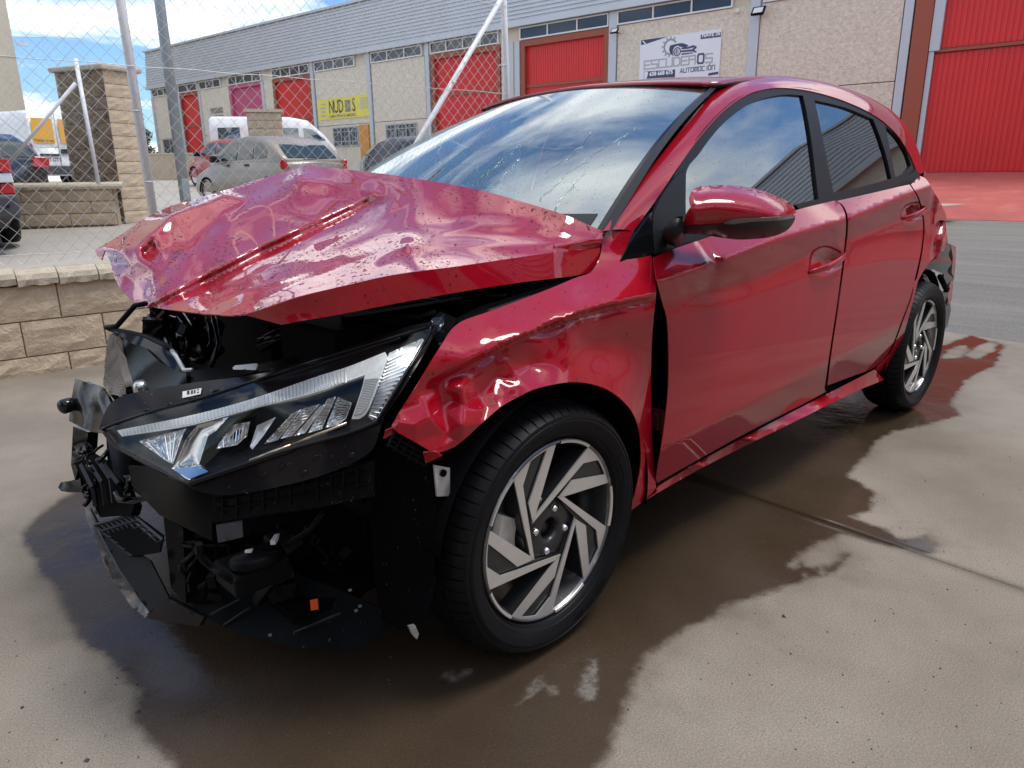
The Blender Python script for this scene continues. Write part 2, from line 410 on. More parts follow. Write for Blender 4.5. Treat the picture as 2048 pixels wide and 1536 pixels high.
def rays(px):
    px = np.asarray(px, float)
    return AD[None]+AR[None]*((px[:, :1]-1024)/FPX)-AU[None]*((px[:, 1:2]-768)/FPX)
def at_y(px, y):
    v = rays(px); t = (np.asarray(y)-CAM[1])/v[:, 1]; return CAM+v*t[:, None]
def hit_surf(S, off=0.0):
    def h(px):
        y = np.full(len(px), .05)
        for _ in range(12):
            p = at_y(px, y); y = .5*y+.5*(S(p[:, 0], p[:, 2])+off)
        return at_y(px, y)
    return h
class TPS:
    def __init__(s, ctrl, lam=0.0):
        c = np.array(ctrl, float); s.p = c[:, :2]/100; n = len(c)
        d = np.linalg.norm(s.p[:, None]-s.p[None], axis=2); K = s.k(d)+lam*np.eye(n); Q = np.c_[np.ones(n), s.p]
        A = np.block([[K, Q], [Q.T, np.zeros((3, 3))]]); s.w = np.linalg.solve(A, np.r_[c[:, 2], 0, 0, 0])
    @staticmethod
    def k(d): return np.where(d > 1e-9, d*d*np.log(d+1e-12), 0)
    def __call__(s, px):
        q = np.asarray(px, float)[:, :2]/100; d = np.linalg.norm(q[:, None]-s.p[None], axis=2)
        return s.k(d)@s.w[:-3]+s.w[-3]+q@s.w[-2:]
def plane_hit(pts3):
    """surface through three or more points given as (px,py,y)"""
    t = TPS(pts3) if len(pts3) > 3 else None
    if t is None:
        c = np.array(pts3, float); A = np.c_[np.ones(3), c[:, :2]]; w = np.linalg.solve(A, c[:, 2])
        return lambda px: at_y(px, w[0]+np.asarray(px)[:, :2]@w[1:])
    return lambda px: at_y(px, t(px))
def lerp_tab(x, xs, ys): return np.interp(x, xs, ys)
def text_mesh(s, size=1.0, align='CENTER', bold=0.0, sx=1.0):
    cu = bpy.data.curves.new('text', 'FONT'); cu.body = s; cu.size = size; cu.align_x = align; cu.align_y = 'CENTER'; cu.offset = bold; cu.resolution_u = 2
    o = bpy.data.objects.new('text', cu); COL.objects.link(o); dg = bpy.context.evaluated_depsgraph_get(); dg.update()
    me = o.evaluated_get(dg).to_mesh()
    V = np.array([v.co[:] for v in me.vertices]).reshape(-1, 3); F = [tuple(p.vertices) for p in me.polygons]
    o.evaluated_get(dg).to_mesh_clear(); bpy.data.objects.remove(o); bpy.data.curves.remove(cu)
    V[:, 0] *= sx
    return V, F
def place_text(geo, s, o, ax, ay, size, align='CENTER', bold=0.0, sx=1.0, lift=0.0, depth=.002):
    V, F = text_mesh(s, size, align, bold, sx); ax = np.asarray(ax, float); ay = np.asarray(ay, float); nrm = np.cross(ax, ay)
    o = np.asarray(o, float)
    geo.add([o+ax*v[0]+ay*v[1]+nrm*(lift+depth) for v in V], F)

# ================================================================== SETTING
WD = np.array([math.sin(R(95)), math.cos(R(95)), 0.0])       # direction of the low wall
WN = np.array([WD[1], -WD[0], 0.0])                          # its face towards the yard
WO = np.array([-.169, 3.975, 0.0])
UP = np.array([0, 0, 1.0])
def WP(s, z, n=0.0): return WO+WD*s+UP*z+WN*n
def wall_y(x): return WO[1]+(x-WO[0])*WD[1]/WD[0]
BA = np.array([-.10341109, .9946387, 0.0]); BN = np.array([-.9946387, -.10341109, 0.0]); B0 = np.array([21.44424, 5.13516, 0.0])
def BP(u, v, n=0.0): return B0+BA*u+UP*v+BN*n
def lot_z(x, y):
    D = (x-CAM[0])*math.sin(YAW)+(y-CAM[1])*math.cos(YAW)
    return .5+.07*np.clip(D-10.7, -5.5, 0)+.05*np.clip(D-18, 0, 10)
def asph_z(x, y):
    n = (x-B0[0])*BN[0]+(y-B0[1])*BN[1]
    return np.interp(n, [-5, .35, 7.2, 16.5, 40], [1.02, 1.02, .21, 0.0, 0.0])

def grid_mesh(name, xs, ys, zf, m, clip=None, kind='structure', parent=None):
    X, Y = np.meshgrid(xs, ys, indexing='ij'); Z = zf(X, Y); V = np.stack([X.ravel(), Y.ravel(), Z.ravel()], 1)
    nx, ny = len(xs), len(ys); i, j = np.meshgrid(np.arange(nx-1), np.arange(ny-1), indexing='ij')
    F = np.stack([i*ny+j, (i+1)*ny+j, (i+1)*ny+j+1, i*ny+j+1], -1).reshape(-1, 4)
    if clip is not None:
        F = F[clip(V[F].mean(1))]; used = np.unique(F); mp = -np.ones(len(V), int); mp[used] = np.arange(len(used)); V, F = V[used], mp[F]
    return obj(name, V, F, m, parent, True, kind=kind)

# --- concrete yard with the wet stain
WET = [(1885,690),(1940,670),(2012,690),(1996,728),(1935,762),(1902,800),(1925,832),(1862,850),(1790,862),(1752,888),(1722,932),(1694,952),
 (1752,984),(1742,1022),(1698,1032),(1780,1058),(1802,1048),(1792,1074),(1862,1068),(1880,1092),(1862,1112),(1752,1086),(1690,1072),(1640,1086),
 (1576,1130),(1640,1134),(1690,1098),(1708,1108),(1690,1138),(1600,1168),(1500,1198),(1400,1248),(1320,1292),(1284,1332),(1270,1400),(1250,1450),
 (1205,1540),(1180,1640),(330,1640),(335,1536),(300,1500),(252,1450),(272,1390),(222,1340),(130,1250),(70,1130),(38,1075),(60,1040),(112,1000),
 (165,975),(330,880),(900,800),(1500,720),(1800,690)]
DRY = [[(1932,708),(1962,690),(1992,682),(1984,702),(1950,718)], [(1885,716),(1900,700),(1930,690),(1935,700),(1910,716)]]
FOAM = [[(1032,1412),(1050,1378),(1092,1338),(1112,1372),(1124,1412),(1100,1400),(1088,1362),(1066,1392)],
        [(1158,1322),(1192,1312),(1204,1352),(1190,1400),(1160,1408),(1178,1370),(1182,1336),(1166,1340),(1162,1380),(1150,1392)],
        [(870,1358),(900,1335),(950,1338),(935,1362),(885,1366)]]
def gpx(pl): return np.array([P(x, y, z=0)[:2] for x, y in pl])
WETG, DRYG, FOAMG = gpx(WET), [gpx(q) for q in DRY], [gpx(q) for q in FOAM]
def sdist(p, poly):
    d = segdist(p, poly, True); return np.where(inside(p, poly), d, -d)
def yard_material():
    m = bpy.data.materials.new('wet_concrete'); m.use_nodes = True; nt = m.node_tree; N, L = nt.nodes, nt.links; b = N['Principled BSDF']
    tc = N.new('ShaderNodeTexCoord')
    def noise(sc, det=6, rg=.6, st=None):
        n = N.new('ShaderNodeTexNoise'); n.inputs['Scale'].default_value = sc; n.inputs['Detail'].default_value = det; n.inputs['Roughness'].default_value = rg
        v = tc.outputs['Object']
        if st:
            mp = N.new('ShaderNodeMapping'); mp.inputs['Scale'].default_value = st; L.new(v, mp.inputs[0]); v = mp.outputs[0]
        L.new(v, n.inputs['Vector']); return n.outputs['Fac']
    def mr(f, a, b_, c, d, smooth=False):
        r = N.new('ShaderNodeMapRange'); r.inputs[1].default_value = a; r.inputs[2].default_value = b_; r.inputs[3].default_value = c; r.inputs[4].default_value = d
        if smooth: r.interpolation_type = 'SMOOTHSTEP'
        L.new(f, r.inputs[0]); return r.outputs[0]
    def mth(op, x, y):
        q = N.new('ShaderNodeMath'); q.operation = op
        for k, v in enumerate((x, y)):
            if isinstance(v, (int, float)): q.inputs[k].default_value = v
            else: L.new(v, q.inputs[k])
        return q.outputs[0]
    def mix(f, c1, c2, mode='MIX'):
        q = N.new('ShaderNodeMixRGB'); q.blend_type = mode
        if isinstance(f, (int, float)): q.inputs[0].default_value = f
        else: L.new(f, q.inputs[0])
        for k, c in ((1, c1), (2, c2)):
            if isinstance(c, tuple): q.inputs[k].default_value = (*c, 1)
            else: L.new(c, q.inputs[k])
        return q.outputs[0]
    def attr(n):
        a = N.new('ShaderNodeAttribute'); a.attribute_name = n; return a.outputs['Fac']
    edge = mth('MULTIPLY', mth('SUBTRACT', noise(7, 8, .68), .5), .10)
    wet = mr(mth('ADD', attr('wet'), edge), -.012, .026, 0, 1, True)
    damp = mr(mth('ADD', attr('wet'), mth('MULTIPLY', mth('SUBTRACT', noise(3.0, 7, .65), .53), .7)), -.10, .10, 0, 1, True)
    foam = mth('MULTIPLY', mr(mth('ADD', attr('foam'), mth('MULTIPLY', mth('SUBTRACT', noise(30, 6), .5), .022)), -.006, .010, 0, 1, True), mr(noise(60, 3), .35, .6, .5, 1))
    dry = mix(mr(noise(1.1, 7, .62), .3, .7, 0, 1), (.165, .138, .107), (.295, .256, .208))
    dry = mix(mr(noise(3.2, 8, .7, (1, .45, 1)), .55, .72, 0, .55), dry, (.20, .172, .14))
    grain = mr(noise(240, 5, .75), .30, .70, .55, 1.45)
    dry = mix(1.0, dry, grain, 'MULTIPLY')
    pits = mr(noise(75, 3, .5), .68, .74, 0, .55)
    dry = mix(pits, dry, (.10, .085, .07))
    wetc = mix(1.0, dry, (.235, .185, .143), 'MULTIPLY')
    dampc = mix(1.0, dry, (.62, .575, .53), 'MULTIPLY')
    col = mix(mth('MULTIPLY', damp, .6), dry, dampc)
    specks = mr(noise(260, 1), .70, .76, 0, .5)
    wetc = mix(specks, wetc, (.22, .15, .09))
    col = mix(wet, col, wetc)
    col = mix(mth('MULTIPLY', foam, .55), col, (.33, .30, .26))
    L.new(col, b.inputs['Base Color'])
    film = mr(mth('ADD', attr('film'), mth('MULTIPLY', mth('SUBTRACT', noise(3.5, 5), .5), .5)), .25, .75, .33, .045)
    rgh = N.new('ShaderNodeMix'); rgh.data_type = 'FLOAT'; L.new(wet, rgh.inputs[0]); rgh.inputs[2].default_value = .82; L.new(film, rgh.inputs[3])
    L.new(rgh.outputs[0], b.inputs['Roughness'])
    sp = mr(wet, 0, 1, .25, .42); L.new(sp, b.inputs['Specular IOR Level'])
    b.inputs['IOR'].default_value = 1.4
    bp = N.new('ShaderNodeBump'); bp.inputs['Distance'].default_value = .003; L.new(noise(190, 4), bp.inputs['Height'])
    fl = mr(film, .045, .27, .10, .45)
    st = N.new('ShaderNodeMix'); st.data_type = 'FLOAT'; L.new(wet, st.inputs[0]); st.inputs[2].default_value = .32; L.new(fl, st.inputs[3]); L.new(st.outputs[0], bp.inputs['Strength'])
    b2 = N.new('ShaderNodeBump'); b2.inputs['Distance'].default_value = .02; b2.inputs['Strength'].default_value = .18; L.new(noise(5, 4), b2.inputs['Height']); L.new(bp.outputs[0], b2.inputs['Normal'])
    L.new(b2.outputs[0], b.inputs['Normal'])
    return m
MT['yard'] = yard_material()
def joint_x(y): return 1.128+.045*(y-.0)
def edge_x(y): return 4.62+.10*(y-.2)
def slab(name, x0f, x1f, nfine, side):
    ys = np.r_[np.arange(-13.9, -2.4, .6), np.arange(-2.4, 3.9, .032), np.linspace(3.9, 4.02, 5)]
    t = np.r_[np.linspace(0, 1, nfine)] if side == 'r' else np.r_[np.linspace(0, .55, 14)[:-1], np.linspace(.55, 1, nfine)]
    Y, T = np.meshgrid(ys, t, indexing='ij'); X = x0f(Y)*(1-T)+x1f(Y)*T
    Yc = np.minimum(Y, wall_y(X)+.02)
    V = np.stack([X.ravel(), Yc.ravel(), np.zeros(X.size)], 1); nx, ny = X.shape
    i, j = np.meshgrid(np.arange(nx-1), np.arange(ny-1), indexing='ij')
    F = np.stack([i*ny+j, i*ny+j+1, (i+1)*ny+j+1, (i+1)*ny+j], -1).reshape(-1, 4)
    # skirt so that the joint is a real groove
    n0 = len(V); sk = V[(ny-1)::ny] if side == 'l' else V[0::ny]; V = np.r_[V, sk+np.array([0, 0, -.05])]
    idx = np.arange(nx)*ny+((ny-1) if side == 'l' else 0)
    F2 = [(idx[k], idx[k+1], n0+k+1, n0+k) for k in range(nx-1)]
    o = obj(name, V, [tuple(f) for f in F]+F2, 'yard', None, True, kind='structure')
    p = V[:, :2]; near = (p[:, 1] > -3) & (p[:, 0] > -3.5)
    wet = np.full(len(V), -2.0); wet[near] = sdist(p[near], WETG)
    for q in DRYG: wet[near] = np.minimum(wet[near], -sdist(p[near], q))
    foam = np.full(len(V), -2.0)
    for q in FOAMG: foam[near] = np.maximum(foam[near], sdist(p[near], q))
    film = np.zeros(len(V))
    for (px, py, r) in ((1900, 760, .8), (1800, 840, .55), (1700, 1010, .3), (1850, 1090, .25), (1960, 690, .6), (1690, 800, .55), (1640, 1110, .22), (120, 1090, .33), (330, 1290, .3), (1100, 1180, .3)):
        c = P(px, py, z=0)[:2]; film = np.maximum(film, np.exp(-((p-c)**2).sum(1)/(r*r)))
    for nm, a in (('wet', np.clip(wet, -2, 2)), ('foam', foam), ('film', film)):
        at = o.data.attributes.new(nm, 'FLOAT', 'POINT'); at.data.foreach_set('value', a.astype(np.float32))
    return o
slab('yard_slab', lambda y: -9+0*y, joint_x, 96, 'l')
slab('yard_slab', lambda y: joint_x(y)+.0045, edge_x, 108, 'r')
obj('ground', [(-300, -300, -.16), (300, -300, -.16), (300, 300, -.16), (-300, 300, -.16)], [(0, 1, 2, 3)], 'earth', None, False, kind='structure')

# --- asphalt road behind the car, red apron before the big door, upper lot
def asph(name, m, n0, n1, u0, u1, lift, du=.5, dn=.4):
    us = np.arange(u0, u1+.01, du); ns = np.r_[np.arange(n0, n1, dn), n1]
    U, NN = np.meshgrid(us, ns, indexing='ij'); V = B0[None]+BA[None]*U.ravel()[:, None]+BN[None]*NN.ravel()[:, None]
    V[:, 2] = asph_z(V[:, 0], V[:, 1])+lift
    ny = len(ns); i, j = np.meshgrid(np.arange(len(us)-1), np.arange(ny-1), indexing='ij')
    F = np.stack([i*ny+j, (i+1)*ny+j, (i+1)*ny+j+1, i*ny+j+1], -1).reshape(-1, 4)
    return V, F
V, F = asph('a', None, 7.22, 30, -60, 60, -.004)
ce = V[F].mean(1); k = (ce[:, 0] > 3.7+.1*ce[:, 1]) & ((ce[:, 1] < 3.6) | (ce[:, 0] > 10.2)); F = F[k]
V[:, 0] = np.maximum(V[:, 0], edge_x(V[:, 1])+.004)
n_ = len(V); yy = np.arange(-19, 3.7, .5); sv = []
for y_ in yy: sv += [(edge_x(y_)+.006, y_, -.003), (edge_x(y_)+1.3, y_, -.0085)]
sv = np.array(sv); V = np.r_[V, sv]; F = [tuple(f) for f in F]+[(n_+2*i, n_+2*i+1, n_+2*i+3, n_+2*i+2) for i in range(len(yy)-1)]
obj('road', V, F, 'asphalt', None, True, kind='structure')
V, F = asph('b', None, -.05, 7.2, -22, 9.2, .0); obj('pavement', V, F, 'redfloor', None, True, kind='structure')
V, F = asph('c', None, -.05, 7.2, 9.22, 30, .0); obj('pavement', V, F, 'lot', None, True, kind='structure')
# seam of the road: two worn pale streaks
def lotgrid():
    xs = np.r_[np.arange(-40, -3, 1.2), np.arange(-3, 10.3, .5), np.arange(10.3, 26, 1.0)]; ys = np.r_[np.arange(0, 12, .5), np.arange(12, 80, 2.0)]
    def zf(X, Y): return X*0
    X, T = np.meshgrid(xs, ys, indexing='ij'); Y = wall_y(X)+.19+T; Z = lot_z(X, Y); V = np.stack([X.ravel(), Y.ravel(), Z.ravel()], 1); ny = len(ys)
    i, j = np.meshgrid(np.arange(len(xs)-1), np.arange(ny-1), indexing='ij'); F = np.stack([i*ny+j, (i+1)*ny+j, (i+1)*ny+j+1, i*ny+j+1], -1).reshape(-1, 4)
    ce = V[F].mean(1); n = (ce-B0)@BN; F = F[(n > .6) & ((ce[:, 0] < 10.3) | (n > 7.2))]
    return V, F
V, F = lotgrid(); obj('upper_lot', V, F, 'lot', None, True, kind='structure')

# --- low block wall on the left: copings and split-face blocks, one object each
def rough_block(L, H, D, seed, nx=7, nz=4, amp=.008, lip=.004):
    """block with a broken face towards -y, origin at its lower left front corner"""
    rg = np.random.default_rng(seed); V, F = [], []
    for i in range(nx+1):
        for k in range(nz+1):
            e = i in (0, nx) or k in (0, nz)
            V.append((L*i/nx, (lip if e else rg.uniform(-amp, amp*.4)), H*k/nz))
    f = lambda i, k: i*(nz+1)+k
    for i in range(nx):
        for k in range(nz): F.append((f(i, k), f(i+1, k), f(i+1, k+1), f(i, k+1)))
    n = len(V); V += [(0, D, 0), (L, D, 0), (L, D, H), (0, D, H)]
    F += [(n, n+1, f(nx, 0), f(0, 0)), (f(0, nz), f(nx, nz), n+2, n+3), (f(nx, 0), n+1, n+2, f(nx, nz)), (n, f(0, 0), f(0, nz), n+3), (n+1, n, n+3, n+2)]
    return V, F
BLK = {}
def block_mesh(L, H, D, m, var, amp=.008):
    k = (round(L, 3), round(H, 3), round(D, 3), m, var)
    if k not in BLK:
        V, F = rough_block(L, H, D, var*7+int(L*100), amp=amp); BLK[k] = mesh('block', V, F, False, m)
    return BLK[k]
def block_wall(parent, o, e, s0, s1, courses, length, m, depth=.16, name='block', gap=.008, off0=0.0, rot=None, half=True):
    """courses: list of (z0, z1)"""
    ang = math.atan2(e[1], e[0])
    for ci, (z0, z1) in enumerate(courses):
        s = s0-(length/2 if (ci % 2 and half) else 0)+off0
        while s < s1-.01:
            a, b = max(s, s0), min(s+length, s1)
            if b-a > .03:
                me = block_mesh(b-a-gap, z1-z0-gap, depth, m, random.randrange(5))
                shared(name, me, o+e*(a+gap/2)+UP*(z0+gap/2), parent, (0, 0, ang))
            s += length
wall = thing('block_wall', 'low wall of tan split-face blocks with pale coping under the wire fence', 'wall', WP(0, 0))
S0, S1 = -3.4, 6.2
gq = Geo(); gq.box(WP((S0+S1)/2, .235, -.1), (S1-S0, .165, .55), (WD, WN, UP)); gq.obj('mortar_core', 'mortar', wall)
block_wall(wall, WO, WD, S0, S1, [(-.06, .11), (.11, .322), (.322, .53)], .43, 'block', off0=.075)
def coping_mesh(L, seed):
    rg = np.random.default_rng(seed); pr = [(-.028, 0), (-.034, .035), (-.02, .062), (.03, .085), (.10, .093), (.185, .08), (.21, .0)]; V, F = [], []
    nx = 8
    for i in range(nx+1):
        for (y, z) in pr:
            V.append((L*i/nx, y+rg.normal(0, .0025), z+rg.normal(0, .0016) - (rg.uniform(0, .004) if (z == 0 and y < 0) else 0)))
    m = len(pr)
    for i in range(nx):
        for k in range(m-1): F.append((i*m+k, (i+1)*m+k, (i+1)*m+k+1, i*m+k+1))
    F += [tuple(range(m-1, -1, -1)), tuple(nx*m+k for k in range(m))]
    F += [(i*m, i*m+m-1, (i+1)*m+m-1, (i+1)*m) for i in range(nx)]
    return mesh('coping_stone', V, F, False, 'coping')
CPM = [coping_mesh(.205+.01*i, 40+i) for i in range(3)]+[coping_mesh(.40, 50), coping_mesh(.215, 51)]
s = S0; q = 0; angw = math.atan2(WD[1], WD[0])
while s < S1-.2:
    cm = CPM[random.randrange(3)]; L = max(v.co.x for v in cm.vertices)
    shared('coping_stone', cm, WP(s, .535+random.uniform(-.006, .006)), wall, (random.uniform(-.03, .03), random.uniform(-.02, .02), angw)); s += L+.006
# front mouldings end where the wall ends

# --- chain-link fence on the wall
def chainlink(o, e, s0, s1, z0, z1, cell, rad, nsid=4, bulge=.0035):
    """interlocked zigzag wires between s0..s1, z0..z1"""
    nrm = np.array([e[1], -e[0], 0.0]); cw = cell/2; rows = int((z1-z0)/cw); cols = int((s1-s0)/cw); V, F = [], []
    rg = np.random.default_rng(3)
    sag = lambda s, z: .012*math.sin(s*2.1+z*1.3)
    for c in range(cols):
        ring = []
        for k in range(rows+1):
            s = s0+(c+((k+c) % 2))*cw; z = z0+k*cw*1.04; w = bulge*(1 if (k+c) % 2 else -1)
            p = o+e*s+UP*z+nrm*(w+sag(s, z)); ring.append(p)
        base = len(V)
        for k, p in enumerate(ring):
            for j in range(nsid):
                th = 2*math.pi*(j+.5)/nsid; V.append(p+rad*(e*math.cos(th)*1.25+nrm*math.sin(th)))
        for k in range(rows):
            for j in range(nsid):
                F.append((base+k*nsid+j, base+k*nsid+(j+1) % nsid, base+(k+1)*nsid+(j+1) % nsid, base+(k+1)*nsid+j))
    return V, F
fence = thing('chain_link_fence', 'near chain-link fence with white posts along the low block wall', 'fence', WP(0, .63))
V, F = chainlink(WO-WN*.055, WD, -1.35, 3.66, .645, 3.15, .0885, .00165); obj('wire_mesh', V, F, 'wire', fence, True, kind='stuff')
def post(s, z0, z1, r, par, m='postwhite', n=-.085, lean=(0, 0)):
    g = Geo(); a = WP(s, z0, n); b = WP(s+lean[0], z1, n+lean[1]); g.tube([a, a+(b-a)*.5, b], r, 20); return g.obj('post', m, par, True)
post(.735, .45, 3.3, .0265, fence, lean=(-.03, 0)); post(3.70, .45, 3.3, .0265, fence, lean=(-.08, 0)); post(-2.2, .45, 3.3, .0265, fence)
g = Geo(); g.tube([WP(3.60, 2.49, -.07), WP(2.52, 1.09, -.075), WP(2.1, .55, -.08)], .021, 16); g.obj('brace', 'postwhite', fence, True)
g = Geo()
for zz in (1.775, 2.45, .70):
    g.tube([WP(-1.3+.15*i, zz+.004*math.sin(i*1.7), -.055) for i in range(34)], .0022, 5)
g.obj('tension_wire', 'wire', fence, True)
for (sx, zz) in ((.735-.02, 1.52), (.735-.01, 1.10), (3.62, 2.0), (3.1, 1.83)):
    g = Geo(); c = WP(sx, zz, -.085 if abs(sx-3.1) > .1 else -.072); g.lathe([(.0275, -.003), (.031, -.003), (.031, .003), (.0275, .003)], c, (0, 0, 1), 16, True); g.obj('tie_ring', 'wire', fence, True)

# --- grey lamp post behind the fence
lp = P(345, 200, d=9.0); lb = lp.copy(); lb[2] = lot_z(lb[0], lb[1])
lamp = thing('lamp_post', 'plain grey steel lamp post standing beside the white fence post', 'lamp post', lb)
g = Geo(); g.tube([lb, lb+UP*2.5, lb+UP*5.6], [.066, .06, .052], 24); g.obj('pole', 'lamppost', lamp, True)
g = Geo(); g.box(lb+UP*.01, (.32, .32, .03)); bevel(g.obj('base_plate', 'lamppost', lamp), .006)
g = Geo(); g.box(lb+UP*.55+WN*.055, (.09, .03, .26)); bevel(g.obj('inspection_cover', 'lamppost', lamp), .006)
g = Geo(); g.tube([lb+UP*5.55, lb+UP*5.75, lb+UP*5.85+np.array([.5, -.3, 0])], .04, 14); g.box(lb+UP*5.86+np.array([.75, -.45, 0]), (.55, .18, .09)); g.obj('lamp_head', 'lamppost', lamp)

# --- block pillar, second low wall with its own fence
pc = P(251.5, 447, z=.5); vd = (pc-CAM)[:2]/np.linalg.norm((pc-CAM)[:2]); va = math.atan2(vd[0], vd[1])
def hdir(a): return np.array([math.sin(a), math.cos(a), 0.0])
e1 = hdir(va+R(52)); e2 = hdir(va-R(42))          # right-hand face, left-hand face (receding)
k_ = np.linalg.norm((pc-CAM)[:2])/8.8
L1, L2 = .40*k_, .66*k_
PH = (P(230, 150, d=(pc-CAM)@AD)[2]-.5)
pil = thing('block_pillar', 'tall tan block pillar with a dark left side and stone cap', 'pillar', pc)
g = Geo(); cc = pc+e1*L1/2+e2*L2/2+UP*PH/2
g.prism([pc+e1*.02+e2*.02, pc+e1*(L1-.02)+e2*.02, pc+e1*(L1-.02)+e2*(L2-.02), pc+e1*.02+e2*(L2-.02)], UP*PH); g.obj('mortar_core', 'mortar', pil)
nc = 12; ch = PH/nc
crs = [(i*ch, (i+1)*ch) for i in range(nc)]
block_wall(pil, pc, e1, 0, L1, crs, L1*1.0001, 'block', .06, half=False)
o2 = pc+e2*L2
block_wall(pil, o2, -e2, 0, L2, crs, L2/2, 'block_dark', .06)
block_wall(pil, pc+e1*L1+e2*L2, -e1, 0, L1, crs, L1*1.0001, 'block', .06, half=False)
g = Geo(); ov = .05
g.prism([pc-e1*ov-e2*ov+UP*PH, pc+e1*(L1+ov)-e2*ov+UP*PH, pc+e1*(L1+ov)+e2*(L2+ov)+UP*PH, pc-e1*ov+e2*(L2+ov)+UP*PH], UP*.07); bevel(g.obj('cap_stone', 'coping', pil), .02)

w2a = P(236, 449, z=.5); w2b = P(-140, 458, z=.5); w2e = (w2b-w2a)/np.linalg.norm(w2b-w2a); w2L = np.linalg.norm(w2b-w2a)
w2h = P(120, 371, d=(w2a-CAM)@AD)[2]-.5
w2 = thing('block_wall', 'far low tan block wall joining the tall pillar behind the black van', 'wall', w2a)
g = Geo(); w2n = np.array([w2e[1], -w2e[0], 0])
if w2n@(CAM-w2a) < 0: w2n = -w2n
g.box(w2a+w2e*w2L/2+UP*(w2h/2-.03)-w2n*.12, (w2L, .16, w2h-.02), (w2e, w2n, UP)); g.obj('mortar_core', 'mortar', w2)
nb = 3; hb = (w2h-.05)/nb
block_wall(w2, w2b-w2n*0+UP*.0, -w2e, 0, w2L, [(i*hb, (i+1)*hb) for i in range(nb)], .42*k_, 'block', .12)
cp = CPM[3]; s = 0
while s < w2L-.2:
    shared('coping_stone', cp, w2b-w2e*s+UP*(w2h-.05), w2, (0, 0, math.atan2(-w2e[1], -w2e[0]))); s += .408
f2 = thing('chain_link_fence', 'far chain-link fence with thin white post and brace on the far low wall', 'fence', w2a+UP*w2h)
V, F = chainlink(w2b-w2n*.06, -w2e, 0, w2L-.02, .5*0+w2h+.05, w2h+1.85, .0885, .0014, 3); obj('wire_mesh', V, F, 'wire', f2, True, kind='stuff')
d2 = (w2a-CAM)@AD
g = Geo(); a = P(197, 367, d=d2-.75); b = P(151, 118, d=d2-.85); g.tube([a, b], .026, 14); g.obj('post', 'postwhite', f2, True)
g = Geo(); g.tube([P(151, 166, d=d2-.86), P(-20, 372, d=d2-.7)], .021, 12); g.obj('brace', 'postwhite', f2, True)
g = Geo(); g.tube([w2b-w2e*s_+UP*(w2h+1.85) for s_ in np.linspace(0, w2L, 12)], .003, 4); g.obj('tension_wire', 'wire', f2, True)

# far tan wall and small pillar beyond the parked cars
d3 = 22.0
pa = P(470, 300, d=17.5); pz = lot_z(pa[0], pa[1])
p3t = P(532, 226, d=17.5)
p3 = thing('block_pillar', 'short tan block pillar in front of the distant white minibus', 'pillar', (p3t[0], p3t[1], pz))
eR = hdir(YAW+R(75)); eL = hdir(YAW-R(15)); hh = p3t[2]-pz
o3 = P(500, 300, d=17.4); o3 = np.array([o3[0], o3[1], pz])
L3 = (532-497)*17.5/FPX/math.sin(R(75))*1.0; L3 = .78
g = Geo(); g.prism([o3+eR*.02+eL*.02, o3+eR*(L3-.02)+eL*.02, o3+eR*(L3-.02)+eL*(L3-.02), o3+eR*.02+eL*(L3-.02)], UP*hh); g.obj('mortar_core', 'mortar', p3)
n3 = 11
block_wall(p3, o3, eR, 0, L3, [(i*hh/n3, (i+1)*hh/n3) for i in range(n3)], L3/2, 'block', .08)
block_wall(p3, o3+eL*L3, -eL, 0, L3, [(i*hh/n3, (i+1)*hh/n3) for i in range(n3)], L3/2, 'block', .08)
block_wall(p3, o3+eR*L3, eL, 0, L3, [(i*hh/n3, (i+1)*hh/n3) for i in range(n3)], L3/2, 'block', .08)
g = Geo(); q = o3-eR*.05-eL*.05+UP*hh; g.prism([q, q+eR*(L3+.1), q+eR*(L3+.1)+eL*(L3+.1), q+eL*(L3+.1)], UP*.07); g.obj('cap_stone', 'coping', p3)
dw = 36.0
ta, tb = P(262, 332, d=dw), P(420, 327, d=dw)
w3 = thing('block_wall', 'distant low tan wall at the foot of the left end of the warehouse', 'wall', (ta[0], ta[1], ta[2]-.4))
e3 = (tb-ta); e3[2] = 0; l3 = np.linalg.norm(e3); e3 /= l3; n3_ = np.array([e3[1], -e3[0], 0]); zt = P(340, 309, d=dw)[2]
g = Geo(); g.box((ta+e3*(l3*.9))*np.array([1, 1, 0])+UP*(zt/2), (l3*2.4, .2, zt), (e3, n3_, UP)); g.obj('wall_body', 'block', w3)
g = Geo(); g.box((ta+e3*(l3*.9))*np.array([1, 1, 0])+UP*(zt+.03), (l3*2.4, .3, .07), (e3, n3_, UP)); g.obj('coping', 'coping', w3)

# tall beige building at the left edge, a pine behind the fence
tp = P(15, 100, d=42); tbz = lot_z(tp[0], tp[1])
tw = thing('tower_building', 'tall plain beige building at the left edge of the picture', 'building', (tp[0], tp[1], tbz))
q = P(44, 180, d=42); q[2] = tbz
tv = (q-CAM)*np.array([1, 1, 0]); tv /= np.linalg.norm(tv); en = -hdir(math.atan2(tv[0], tv[1])-R(12)); er = -np.array([en[1], -en[0], 0]); er = -er if er@AR < 0 else er
g = Geo(); g.prism([q, q-er*9, q-er*9-en*9, q-en*9], UP*19); g.obj('wall', 'beigewall', tw)
g = Geo(); g.prism([q+er*.15+UP*19+en*.15, q-er*9.15+UP*19+en*.15, q-er*9.15-en*9.15+UP*19, q+er*.15-en*9.15+UP*19], UP*.3); g.obj('roof', 'stucco2', tw)
g = Geo()
for zz in (3.4, 6.8, 10.2): g.box(q-er*4.5+UP*zz+en*.012, (9, .03, .03), (er, en, UP))
g.obj('panel_joint', 'stucco2', tw)
